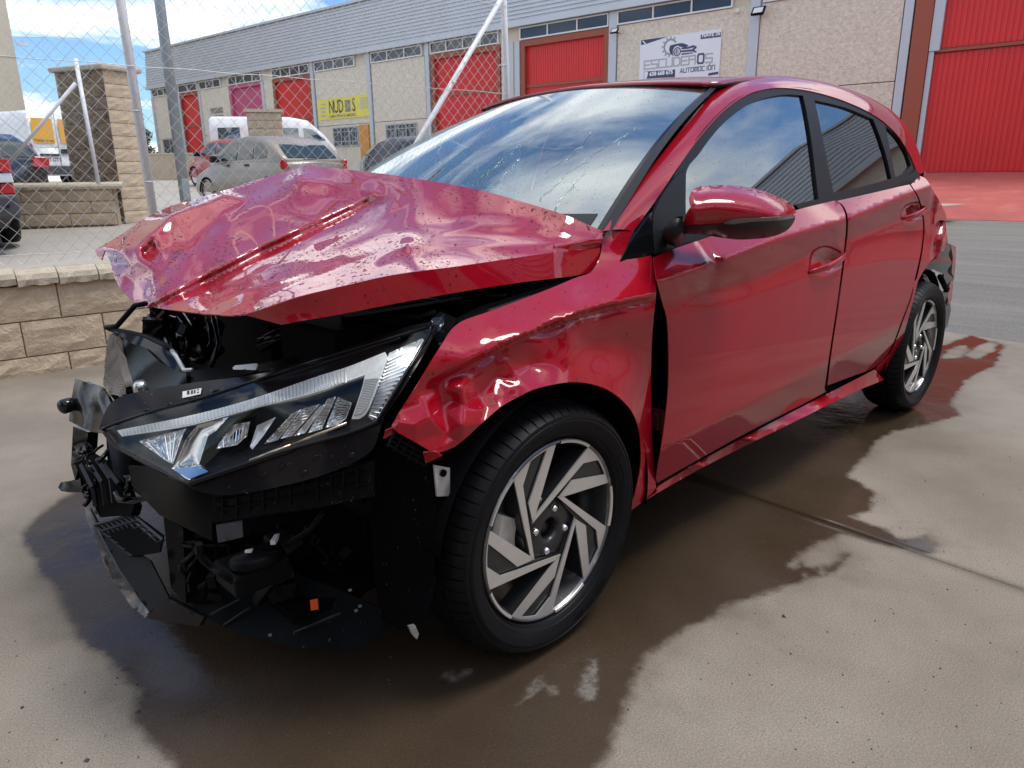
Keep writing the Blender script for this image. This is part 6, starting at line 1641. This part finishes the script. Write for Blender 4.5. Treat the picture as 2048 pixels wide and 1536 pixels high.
# ---- torn rear bumper
rb = [(1845,538),(1866,520),(1886,502),(1898,487),(1912,494),(1911,530),(1908,558),(1899,585),(1902,620),(1895,652),(1882,668),(1872,690),(1866,700),(1874,650),(1878,610),(1868,582),(1856,566),(1846,556)]
rbh = [(1852,540),(1868,539),(1888,548),(1887,560),(1896,580),(1880,584),(1868,574),(1856,556)]
rt_ = TPS([(1845,538,.06),(1886,502,.07),(1912,494,.10),(1908,558,.11),(1895,652,.10),(1866,700,.06),(1870,560,.07)], 1e-3)
rbo = finish_panel('rear_bumper_remains', *patch(rb, lambda px: at_y(px, rt_(px)+.006*np.sin(px[:, 1]*.2)), 5, [rbh], smooth=False), m='gloss', t=.006)
finish_panel('bumper_skin', *patch([(1902,492),(1912,494),(1911,530),(1908,556),(1903,545),(1906,515)], lambda px: at_y(px, rt_(px)-.008), 4, smooth=False), m='red', par=rbo, t=.002)
finish_panel('bumper_skin', *patch([(1899,570),(1904,560),(1907,572),(1903,600),(1898,612),(1895,592)], lambda px: at_y(px, rt_(px)-.006), 4, smooth=False), m='red', par=rbo, t=.002)
g = Geo(); g.tube([P(1880,553, y=.08), P(1893,580, y=.09)], .014, 8); g.obj('bumper_strut', 'dark', rbo, True)

# ---- rear end, underbody, far side, interior
def tail(v, w):
    s = 2*v-1; pr = [(2.98, 1.365), (3.06, 1.30), (3.16, 1.10), (3.215, .96), (3.20, .80), (3.19, .62)]
    i = min(int(w*5), 4); t = w*5-i; x = pr[i][0]+(pr[i+1][0]-pr[i][0])*t; z = pr[i][1]+(pr[i+1][1]-pr[i][1])*t; half = np.interp(w, [0, .4, .6, 1], [.50, .60, .68, .72])
    return np.array([x-.03-.14*s*s, CY+half*s, z])
V = [tail(i/16, k/20) for i in range(17) for k in range(21)]; F = [(i*21+k, (i+1)*21+k, (i+1)*21+k+1, i*21+k+1) for i in range(16) for k in range(20)]
tg = obj('tailgate', V, F, 'red', car, True); solidify(tg, .02, -1)
hq = np.concatenate([IN[48:], hit_quarter(np.array([(1868,384),(1884,412),(1890,440),(1893,462),(1896,490)], float))])
def rs(A, n):
    d = np.r_[0, np.cumsum(np.linalg.norm(np.diff(A, axis=0), axis=1))]; t = np.linspace(0, d[-1], n); return np.stack([np.interp(t, d, A[:, k]) for k in range(3)], 1)
A_, B_ = rs(hq, 26), rs(np.array([tail(0, w) for w in np.linspace(0, .9, 26)])+np.array([-.002, -.004, 0]), 26); V, F = ruled(A_, B_, 4)
rp_ = obj('rear_pillar', V, F, 'red', car, True); mirrored(rp_)
V = [tail(.08+.84*i/12, .05+.42*k/8)+np.array([.006, 0, .003]) for i in range(13) for k in range(9)]; F = [(i*9+k, (i+1)*9+k, (i+1)*9+k+1, i*9+k+1) for i in range(12) for k in range(8)]
obj('rear_window', V, F, 'darkglass', tg, True)
g = Geo(); g.box((3.12, CY, .42), (.12, 1.45, .36)); bevel(g.obj('rear_crossmember', 'black', car), .02)
g = Geo(); g.box((1.35, CY, .25), (3.3, 1.15, .10)); g.box((1.35, .16, .31), (1.7, .16, .10)); g.box((1.35, 2*CY-.16, .31), (1.7, .16, .10)); g.obj('underbody', 'dark', car, kind='stuff')
for o_ in (doorF, doorR, frame, gl1, gl2, gl3, belt, rail, sill): mirrored(o_, car)
for o_ in list(car.children):
    if o_.name.startswith('quarter_panel'): mirrored(o_, car)
# plain far fender
V, F = [], []
for i in range(13):
    x = -.10+.47*i/12
    for k in range(7):
        zt_ = .78+.15*(i/12); dx = x/.40; za = HZ+math.sqrt(max(0, .40**2-min(abs(x), .40)**2)); z = za+(zt_-za)*k/6; V.append((x, 2*CY-.004-.05*(k/6)**3, z))
for i in range(12):
    for k in range(6): F.append((i*7+k, i*7+k+1, i*7+8+k, i*7+7+k))
solidify(obj('front_fender', V, F, 'red', car, True), .003)
g = Geo(); g.box((1.42, CY, .27), (2.3, 1.4, .03)); g.box((2.75, CY, .62), (.6, 1.35, .03)); g.obj('cabin_floor', 'dark', car, kind='stuff')
def cushion(g, c, s_, ax=None): g.box(c, s_, ax)
for yc in (.52, 1.25):
    st = Geo(); st.box((1.45, yc, .50), (.52, .50, .16)); t = R(20); ax = (np.array([math.cos(t), 0, -math.sin(t)]), np.array([0, 1, 0]), np.array([math.sin(t), 0, math.cos(t)])); st.box((1.78, yc, .82), (.13, .48, .62), ax); st.box((1.90, yc, 1.17), (.09, .26, .18), ax)
    bevel(st.obj('front_seat', 'interior', car), .045, 3)
st = Geo(); st.box((2.30, CY, .52), (.5, 1.25, .16)); st.box((2.62, CY, .82), (.12, 1.25, .58))
for yc in (.45, CY, 1.32): st.box((2.68, yc, 1.15), (.08, .24, .14))
bevel(st.obj('rear_bench', 'interior', car), .045, 3)
g = Geo(); pr = [(.28, .90), (.42, .945), (.62, .955), (.80, .93), (.86, .84), (.82, .62), (.40, .60)]
g.prism([(x, .16, z) for x, z in pr], (0, 1.45, 0)); bevel(g.obj('dashboard', 'interior', car), .03, 3)
g = Geo(); c = np.array([.98, .52, .90]); ax = np.array([.86, 0, .5]); 
a_ = np.cross(ax, [0, 1, 0]); a_ /= np.linalg.norm(a_); g.tube([c+.18*(a_*math.cos(t)+np.array([0, 1, 0])*math.sin(t)) for t in np.linspace(0, 2*math.pi, 33)], .015, 8); g.tube([c, c-ax*.25], .03, 8); g.box(c, (.04, .14, .14)); g.obj('steering_wheel', 'trim', car, True)
g = Geo(); rg = np.random.default_rng(2); V, F = [], []
for i in range(15):
    for k in range(15):
        u, v = i/14, k/14; V.append((.80+.26*math.sin(math.pi*v)*math.sin(math.pi*u)**.6+.1*v, .95+.62*u, 1.05-.30*v+rg.normal(0, .012)))
for i in range(14):
    for k in range(14): F.append((i*15+k, (i+1)*15+k, (i+1)*15+k+1, i*15+k+1))
solidify(obj('deployed_airbag', V, F, 'airbag', car, True), .01)
g = Geo(); V = [roof(i/10, k/10)+np.array([0, 0, -.03]) for i in range(11) for k in range(11)]; F = [(i*11+k, i*11+k+1, (i+1)*11+k+1, (i+1)*11+k) for i in range(10) for k in range(10)]; obj('headliner', V, F, 'liner', car, True)

# ---- rain drops on the panels
def drops(par, V, F, n, rmin, rmax, seed, m, sel=None, tail_=0.0, name='water_drops'):
    rg = np.random.default_rng(seed); V = np.asarray(V); F = np.asarray(F); a, b, c = V[F[:, 0]], V[F[:, 1]], V[F[:, 2]]
    nn = np.cross(b-a, c-a); ar = np.linalg.norm(nn, axis=1)/2; nn = nn/(2*ar[:, None]+1e-12)
    w = ar.copy()
    if sel is not None: w = w*sel((a+b+c)/3)
    k = rg.choice(len(F), n, p=w/w.sum()); r1, r2 = rg.random(n), rg.random(n); q = r1+r2 > 1; r1[q], r2[q] = 1-r1[q], 1-r2[q]
    p = a[k]+(b-a)[k]*r1[:, None]+(c-a)[k]*r2[:, None]; nk = nn[k]
    flip = ((CAM-p)*nk).sum(1) < 0; nk[flip] *= -1
    down = np.array([0, 0, -1.0])-nk*(-nk[:, 2:3]); down /= np.linalg.norm(down, axis=1)[:, None]+1e-9; side = np.cross(nk, down)
    r = rmin+(rmax-rmin)*rg.random(n)**3.2; st = 1+tail_*rg.random(n)
    ring = 7; VV = []; FF = []
    th = 2*np.pi*np.arange(ring)/ring
    base = p[:, None]+r[:, None, None]*(down[:, None]*(np.cos(th)*1.0)[None, :, None]*st[:, None, None]+side[:, None]*np.sin(th)[None, :, None])+nk[:, None]*.0002
    mid = p[:, None]+.72*r[:, None, None]*(down[:, None]*np.cos(th)[None, :, None]*st[:, None, None]+side[:, None]*np.sin(th)[None, :, None])+nk[:, None]*(.30*r)[:, None, None]
    top = (p+nk*(.42*r)[:, None])[:, None]
    VV = np.concatenate([base, mid, top], 1).reshape(-1, 3); m_ = 2*ring+1
    fr = [(j, (j+1) % ring, ring+(j+1) % ring, ring+j) for j in range(ring)]; ft = [(ring+j, ring+(j+1) % ring, 2*ring) for j in range(ring)]
    FF = [tuple(i*m_+x for x in f) for i in range(n) for f in fr+ft]
    return obj(name, VV, FF, m, par, True, kind='stuff')
clump = lambda c: np.clip(.25+.55*(np.sin(c[:, 0]*15+2*np.sin(c[:, 1]*7))*np.sin(c[:, 1]*12+1.3)+.6*np.sin(c[:, 0]*33-c[:, 1]*21)), .05, 1)
drops(hood, Vh, Fh, 6500, .0009, .0032, 5, 'dropred', tail_=.5, sel=clump)
drops(hood, Vh, Fh, 110, .0026, .0046, 6, 'dropred', tail_=1.2)
Vr, Fr = np.array([v.co[:] for v in rf.data.vertices])+WLOC[rf.name], [tuple(p.vertices) for p in rf.data.polygons]; Fr = [(f[0], f[1], f[2]) for f in Fr]+[(f[0], f[2], f[3]) for f in Fr]
drops(rf, Vr, Fr, 1500, .001, .003, 7, 'dropred')
for o_, n_, sd_ in ((doorF, 520, 8), (doorR, 380, 9), (fender, 700, 10), (rail, 500, 12), (mir, 160, 13), (fl, 260, 14)):
    v_ = np.array([v.co[:] for v in o_.data.vertices])+WLOC[o_.name]; f_ = []
    for p_ in o_.data.polygons:
        q_ = tuple(p_.vertices); f_.append(q_[:3]); 
        if len(q_) == 4: f_.append((q_[0], q_[2], q_[3]))
    drops(o_, v_, f_, n_, .0009, .0026, sd_, 'dropred', sel=lambda c_: np.clip((c_[:, 2]-.55)*2.2, .03, 1)**2, tail_=.8)
for o_, n_, sd_ in ((gl1, 700, 15), (gl2, 260, 16), (screen, 5200, 17), (frame, 300, 18)):
    v_ = np.array([v.co[:] for v in o_.data.vertices])+WLOC[o_.name]; f_ = []
    for p_ in o_.data.polygons:
        q_ = tuple(p_.vertices); f_.append(q_[:3])
        if len(q_) == 4: f_.append((q_[0], q_[2], q_[3]))
    drops(o_, v_, f_, n_, .0008, .0024, sd_, 'dropglass', tail_=1.0)
for nm_, n_, sd_ in (('headlight', 260, 41), ('crash_beam', 160, 42), ('liner_flap', 120, 43), ('undertray', 120, 44), ('front_splitter', 90, 45), ('fan_shroud', 140, 46)):
    o_ = bpy.data.objects[nm_]; v_ = np.array([v.co[:] for v in o_.data.vertices])+WLOC[o_.name]; f_ = [tuple(p_.vertices)[:3] for p_ in o_.data.polygons]
    drops(o_, v_, f_, n_, .0008, .0024, sd_, 'dropglass', tail_=.8)
# run-off trickles and cracks on the windscreen
rg = np.random.default_rng(31); g = Geo()
for k in range(9):
    v, w = rg.uniform(.03, .36), rg.uniform(.30, .62); pts = []
    for i in range(14):
        pts.append(wscreen(v, w)+np.array([-.001, 0, .0015])); v += rg.normal(0, .006); w -= rg.uniform(.006, .028)
    g.tube(pts, [rg.uniform(.0006, .0014) for _ in pts], 5)
g.obj('water_trickle', 'dropglass', screen, True, kind='stuff')
g = Geo()
for (v, w, dv, dw, n_) in ((.62, .45, -.035, .004, 14), (.62, .45, .028, .02, 10), (.55, .38, -.02, -.012, 12), (.70, .55, -.02, -.03, 10), (.45, .30, -.03, .0, 8), (.8, .4, .015, .02, 8)):
    pts = []
    for i in range(n_): pts.append(wscreen(v, max(.02, w))+np.array([-.0008, 0, .0012])); v += dv+rg.normal(0, .006); w += dw+rg.normal(0, .012)
    g.tube(pts, .0005, 4)
g.obj('glass_crack', 'dropglass', screen, True, kind='stuff')

# ================================================================== PARKED VEHICLES
def vehicle(name, label, cat, centre, yaw, L, Wd, body, house, paint, zb=.2, roofw=.80, wins=(), frontglass=None, rearglass=None, wheels=(.3, .78), wr=.30, bumper=None, beltw=.97, group=None, glassm='carglass'):
    """body and house: contours (t from tail 0 to nose 1, height); wins: side windows as (t, z) polygons"""
    f = hdir(yaw); lft = np.array([-f[1], f[0], 0]); c = np.array([centre[0], centre[1], lot_z(centre[0], centre[1])])
    t_ = thing(name, label, cat, c, group)
    def q(t, y, z): return c+f*((t-.5)*L)+lft*y+UP*z
    def hw(t): return Wd/2*(1-.10*abs(2*t-1)**5)
    bt, bz = zip(*body); ts_ = np.unique(np.r_[np.linspace(0, 1, 19), bt]); rings = []
    for t in ts_:
        z = np.interp(t, bt, bz); w = hw(t); zm = zb+(z-zb)*.45
        rings.append([q(t, -w*.9, zb), q(t, -w, zb+.12), q(t, -w, zm), q(t, -w*.985, z-.05), q(t, -w*.94, z), q(t, 0, z+.02), q(t, w*.94, z), q(t, w*.985, z-.05), q(t, w, zm), q(t, w, zb+.12), q(t, w*.9, zb)])
    n = 11; V = [p for r_ in rings for p in r_]; F = [(i*n+k, i*n+(k+1) % n, (i+1)*n+(k+1) % n, (i+1)*n+k) for i in range(len(ts_)-1) for k in range(n)]
    F += [tuple(range(n-1, -1, -1)), tuple((len(ts_)-1)*n+k for k in range(n))]
    obj('body', V, F, paint, t_, True)
    ht, hz = zip(*house); hs = np.unique(np.r_[np.linspace(ht[0], ht[-1], 15), ht]); zr = max(hz); rings = []
    def hy(t, z):
        b = np.interp(t, bt, bz); k = np.clip((z-b)/(zr-b+1e-6), 0, 1); w = hw(t)*beltw; return w+(Wd/2*roofw-w)*k**1.15
    for t in hs:
        z = np.interp(t, ht, hz); b = np.interp(t, bt, bz)-.03; z = max(z, b+.02); m_ = b+(z-b)*.55; e_ = b+(z-b)*.93
        rings.append([q(t, -hy(t, b), b), q(t, -hy(t, m_), m_), q(t, -hy(t, e_), e_), q(t, -hy(t, z)*.9, z), q(t, 0, z+.025*min(1, (z-b)*3)), q(t, hy(t, z)*.9, z), q(t, hy(t, e_), e_), q(t, hy(t, m_), m_), q(t, hy(t, b), b)])
    n = 9; V = [p for r_ in rings for p in r_]; F = [(i*n+k, i*n+k+1, (i+1)*n+k+1, (i+1)*n+k) for i in range(len(hs)-1) for k in range(n-1)]
    F += [tuple(range(n-1, -1, -1)), tuple((len(hs)-1)*n+k for k in range(n))]
    obj('cabin', V, F, paint, t_, True)
    for side in (1, -1):
        for wpoly in wins:
            pts = densify([(a*100, b*100) for a, b in wpoly], 5, True)[:, :2]/100
            A = [q(a, side*(hy(a, b)+.006), b) for a, b in pts]; o_ = sum(A)/len(A); nA = len(A)
            obj('side_window', A+[o_], [(i, (i+1) % nA, nA) if side < 0 else ((i+1) % nA, i, nA) for i in range(nA)], glassm, t_, False)
    def endglass(nm, t0, t1, s0, s1, k):
        V, F = [], []
        for i in range(7):
            u = i/6; t = t0+(t1-t0)*u
            z = np.interp(t, ht, hz)
            b = np.interp(t, bt, bz); z = max(z, b)
            for j in range(9):
                v = -1+2*j/8; w = hy(t, z)*.86*(s0+(s1-s0)*u); V.append(q(t, v*w, z+.014)+f*k*.012)
        for i in range(6):
            for j in range(8): F.append((i*9+j, i*9+j+1, (i+1)*9+j+1, (i+1)*9+j))
        obj(nm, V, F, glassm, t_, True)
    if rearglass: endglass('rear_window', *rearglass, -1)
    if frontglass: endglass('windscreen', *frontglass, 1)
    for t in wheels:
        for side in (1, -1):
            g = Geo(); cw = q(t, side*(hw(t)-.17), wr); ax = lft*side
            g.lathe([(wr*.6, .15), (wr*.86, .172), (wr*.97, .15), (wr, .12), (wr, -.02), (wr*.6, -.04)], cw, ax, 28); tw = g.obj('wheel', 'rubber', t_, True)
            g = Geo(); g.lathe([(0, .15), (wr*.2, .155), (wr*.55, .14), (wr*.62, .158)], cw, ax, 28); g.obj('rim', 'alloy', tw, True)
            g = Geo(); a_ = [cw+ax*(.165)+(f*math.cos(th)+UP*math.sin(th))*(wr*1.16) for th in np.linspace(0, math.pi, 15)]; b_ = [cw+ax*.165+(f*math.cos(th)+UP*math.sin(th))*(wr*.99) for th in np.linspace(math.pi, 0, 15)]
            g.prism(a_+b_, ax*.012); g.obj('wheel_arch', 'dark', t_)
    if bumper:
        for t0, t1, z0, z1 in bumper:
            g = Geo()
            for a, b in ((t0, t1),): 
                w = Wd/2*.985; g.prism([q(a, -w, z0), q(a, w, z0), q(b, w*1.02, z0), q(b, -w*1.02, z0)], UP*(z1-z0))
            bevel(g.obj('bumper', 'bumper', t_), .04, 3)
    return t_, q, hy, f, lft
def lamp(t_, q, pts, dpt, m='redlens', nm='tail_lamp'):
    g = Geo(); g.prism(pts, dpt); return bevel(g.obj(nm, m, t_), .012)

# beige-silver hatchback seen from its rear left corner
rc = P(634, 337, d=15.4); yw = R(-6); f = hdir(yw); cc = rc+f*1.86
hb, q, hy, f, lf = vehicle('hatchback', 'beige-silver hatchback seen from behind beyond the fence, right of the lamp post', 'car', cc, yw, 3.72, 1.66,
    [(0, .86), (.03, .93), (.3, .96), (.68, .93), (.78, .86), (.97, .66), (1, .5)], [(.02, .95), (.06, 1.06), (.12, 1.24), (.20, 1.38), (.30, 1.445), (.42, 1.46), (.52, 1.42), (.60, 1.32), (.68, 1.15), (.79, .90)], 'silver', rearglass=(.03, .125, .96, .92), frontglass=(.60, .78, .96, .98),
    wins=[[(.17, 1.0), (.17, 1.15), (.235, 1.30), (.285, 1.33), (.285, .985)], [(.30, .985), (.30, 1.34), (.42, 1.365), (.45, 1.35), (.45, .98)], [(.47, .975), (.47, 1.345), (.54, 1.33), (.62, 1.18), (.70, 1.0), (.70, .965)]], wheels=(.16, .83), wr=.29, bumper=[(-.015, .04, .28, .58)])
for s_ in (1, -1): lamp(hb, q, [q(-.004, s_*.68, .78), q(-.004, s_*.79, .76), q(-.004, s_*.80, .95), q(.004, s_*.73, .96)], f*.16)
g = Geo(); g.box(q(.655, .93, 1.0), (.20, .12, .14), (lf, f, UP)); bevel(g.obj('door_mirror', 'trim', hb), .03)
g = Geo()
for t in (.36, .57): g.box(q(t, .825, .86), (.17, .03, .04), (f, lf, UP))
bevel(g.obj('door_handle', 'trim', hb, kind='stuff'), .01)
g = Geo(); g.tube([q(-.002, -.35, .98), q(-.012, .0, .965), q(-.002, .32, .95)], .012, 6); g.obj('rear_wiper', 'ink', hb)
g = Geo(); g.box(q(-.006, 0, .72), (.5, .01, .11), (lf, f, UP)); g.obj('number_plate', 'label', hb)
# red car beyond it
rc = P(470, 330, d=23.5)
rcar, q, hy, f, lf = vehicle('small_car', 'dull red car half hidden behind the beige-silver hatchback', 'car', rc, R(-2), 3.9, 1.66,
    [(0, .85), (.03, .93), (.3, .96), (.68, .92), (.78, .85), (.97, .66), (1, .5)], [(.02, .95), (.08, 1.2), (.16, 1.38), (.40, 1.42), (.55, 1.38), (.66, 1.18), (.79, .90)], 'redcar', rearglass=(.03, .12, .96, .92), frontglass=(.60, .78, .96, .98),
    wins=[[(.18, 1.0), (.22, 1.25), (.38, 1.32), (.38, .98)], [(.40, .98), (.40, 1.32), (.53, 1.3), (.69, .98)]], wheels=(.17, .82))
g = Geo(); g.box(q(.66, .93, 1.0), (.2, .12, .14), (lf, f, UP)); bevel(g.obj('door_mirror', 'trim', rcar), .03)
# dark car right of it
rc = P(872, 320, d=20)
dc, q, hy, f, lf = vehicle('small_car', 'dark grey car whose roof shows just over the windscreen pillar of the crashed car', 'car', rc, R(118), 4.0, 1.7,
    [(0, .85), (.03, .93), (.3, .97), (.68, .93), (.78, .86), (.97, .66), (1, .5)], [(.02, .95), (.10, 1.25), (.2, 1.42), (.40, 1.47), (.55, 1.43), (.68, 1.18), (.80, .90)], 'greycar', rearglass=(.03, .14, .96, .92), frontglass=(.60, .79, .96, .98),
    wins=[[(.2, 1.0), (.24, 1.28), (.38, 1.36), (.38, .99)], [(.40, .99), (.40, 1.36), (.53, 1.34), (.70, 1.0)]], wheels=(.17, .82))
g = Geo()
for s_ in (1, -1): g.box(q(.68, s_*.95, 1.02), (.2, .12, .15), (lf, f, UP))
bevel(g.obj('door_mirror', 'trim', dc, kind='stuff'), .03)
# dark car at the left edge with red lamp
rc = P(-18, 335, d=13.6)
lc, q, hy, f, lf = vehicle('small_car', 'black car with red tail lamp between the black van and the white van', 'car', rc+hdir(R(-14))*1.6, R(-14), 4.0, 1.75,
    [(0, .88), (.03, .96), (.3, 1.0), (.68, .95), (.78, .88), (.97, .66), (1, .5)], [(.02, .98), (.10, 1.28), (.2, 1.46), (.40, 1.52), (.55, 1.46), (.68, 1.2), (.80, .92)], 'blackcar', rearglass=(.03, .14, .96, .92), frontglass=(.60, .79, .96, .98),
    wins=[[(.2, 1.02), (.24, 1.3), (.38, 1.38), (.38, 1.0)], [(.40, 1.0), (.40, 1.38), (.53, 1.36), (.70, 1.0)]], wheels=(.17, .82))
for s_ in (1, -1): lamp(lc, q, [q(-.004, s_*.55, .85), q(-.004, s_*.84, .82), q(-.004, s_*.86, 1.02), q(.006, s_*.62, 1.04)], f*.2)
g = Geo(); g.box(q(-.008, 0, .42), (1.5, .05, .2), (lf, f, UP)); bevel(g.obj('rear_skirt', 'bumper', lc), .03)
# black van at the left edge, close to the fence
D6 = 8.0; er_ = P(44, 430, d=D6); yv = R(8); f = hdir(yv); lf0 = np.array([-f[1], f[0], 0])
cc = er_+lf0*.90+f*2.15
bv, q, hy, f, lf = vehicle('small_van', 'black small van cut by the left edge, its red and clear tail lamp showing', 'van', cc, yv, 4.3, 1.80,
    [(0, .92), (.02, .98), (.5, 1.0), (.78, .98), (.96, .80), (1, .6)], [(.004, .95), (.03, 1.45), (.06, 1.78), (.3, 1.84), (.6, 1.80), (.72, 1.45), (.84, 1.0)], 'blackcar', rearglass=(.008, .045, .9, .85), frontglass=(.66, .82, .95, .98), roofw=.82,
    wins=[[(.58, 1.05), (.58, 1.6), (.66, 1.55), (.78, 1.06)]], wheels=(.17, .83), wr=.32, bumper=[(-.02, .035, .30, .56)])
for s_ in (1, -1):
    for z0, z1, m in ((.56, .68, 'redlens'), (.68, .79, 'lampwhite'), (.79, .93, 'redlens')):
        g = Geo(); g.prism([q(-.004, s_*.74, z0), q(-.004, s_*.885, z0), q(-.004+.004, s_*.875, z1-.004), q(.0, s_*.76, z1-.004)], f*.12); bevel(g.obj('tail_lamp', m, bv), .012)
g = Geo(); place_text(g, 'TDI', q(-.006, -.66, .50), -lf, UP, .085, bold=.002); g.obj('badge', 'chrome', bv)
g = Geo(); g.lathe([(0, .0), (.022, 0), (.022, .008), (0, .01)], q(-.022, -.78, .44), -f, 14); g.obj('parking_sensor', 'trim', bv)
# white van with amber print
rcv = P(118, 300, d=24); yv = R(-20)
wv, q, hy, f, lf = vehicle('panel_van', 'white panel van with amber panels on its rear doors, left of the tall block pillar', 'van', rcv+hdir(yv)*2.6, yv, 5.2, 1.95,
    [(0, 1.2), (.02, 1.22), (.6, 1.2), (.8, 1.15), (.97, .9), (1, .6)], [(.0, 1.25), (.008, 2.24), (.03, 2.30), (.7, 2.32), (.80, 2.2), (.9, 1.5), (.96, 1.1)], 'whitecar', zb=.3, roofw=.93, frontglass=(.82, .93, .93, .95),
    wins=[[(.76, 1.3), (.76, 1.9), (.82, 1.9), (.89, 1.35)]], wheels=(.2, .82), wr=.33, bumper=[(-.012, .02, .34, .62)], beltw=.99)
g = Geo()
for s_ in (1, -1):
    g = Geo(); g.prism([q(-.004, s_*.10, 1.32), q(-.004, s_*.80, 1.32), q(-.004, s_*.78, 2.08), q(-.004, s_*.10, 2.08)], -f*.006); g.obj('amber_panel', 'vanyellow', wv)
g = Geo(); place_text(g, 'Visitanos en:', q(-.0056, .45, 1.40), -lf, UP, .13, lift=.004); g.obj('dark_print', 'ink', wv)
g = Geo(); place_text(g, '8027 GTY', q(-.006, .32, .80), -lf, UP, .16, bold=.003, lift=.006); g.obj('number_plate_print', 'ink', wv)
g = Geo(); g.box(q(-.004, .35, .96), (.62, .04, .06), (lf, f, UP)); g.obj('plate_lamp', 'ink', wv)
g = Geo(); g.box(q(-.006, -.18, 1.08), (.26, .04, .14), (lf, f, UP)); g.obj('door_latch', 'ink', wv)
g = Geo(); g.box(q(-.004, 0, 1.5), (.015, .02, 1.8), (lf, f, UP)); g.obj('door_gap', 'signgrey', wv)
for s_ in (1, -1): lamp(wv, q, [q(-.005, s_*.84, .70), q(-.005, s_*.965, .70), q(-.003, s_*.94, 1.30), q(-.003, s_*.86, 1.30)], f*.12)
# white minibus behind the short pillar
rcv = P(553, 300, d=24.5)
mb, q, hy, f, lf = vehicle('minibus', 'white high-roof minibus parked behind the short tan pillar', 'van', rcv, R(112), 4.1, 1.9,
    [(0, 1.2), (.02, 1.22), (.6, 1.2), (.8, 1.15), (.95, .95), (1, .6)], [(.0, 1.25), (.008, 1.98), (.03, 2.06), (.6, 2.08), (.74, 1.98), (.86, 1.55), (.95, 1.1)], 'whitecar', zb=.3, roofw=.90, frontglass=(.78, .93, .93, .95),
    wins=[[(.06, 1.3), (.06, 1.72), (.22, 1.74), (.22, 1.3)], [(.30, 1.3), (.30, 1.74), (.46, 1.74), (.46, 1.3)], [(.52, 1.3), (.52, 1.74), (.66, 1.74), (.66, 1.3)], [(.70, 1.3), (.70, 1.74), (.77, 1.70), (.87, 1.36)]], wheels=(.2, .82), wr=.33, beltw=.99, glassm='darkglass')
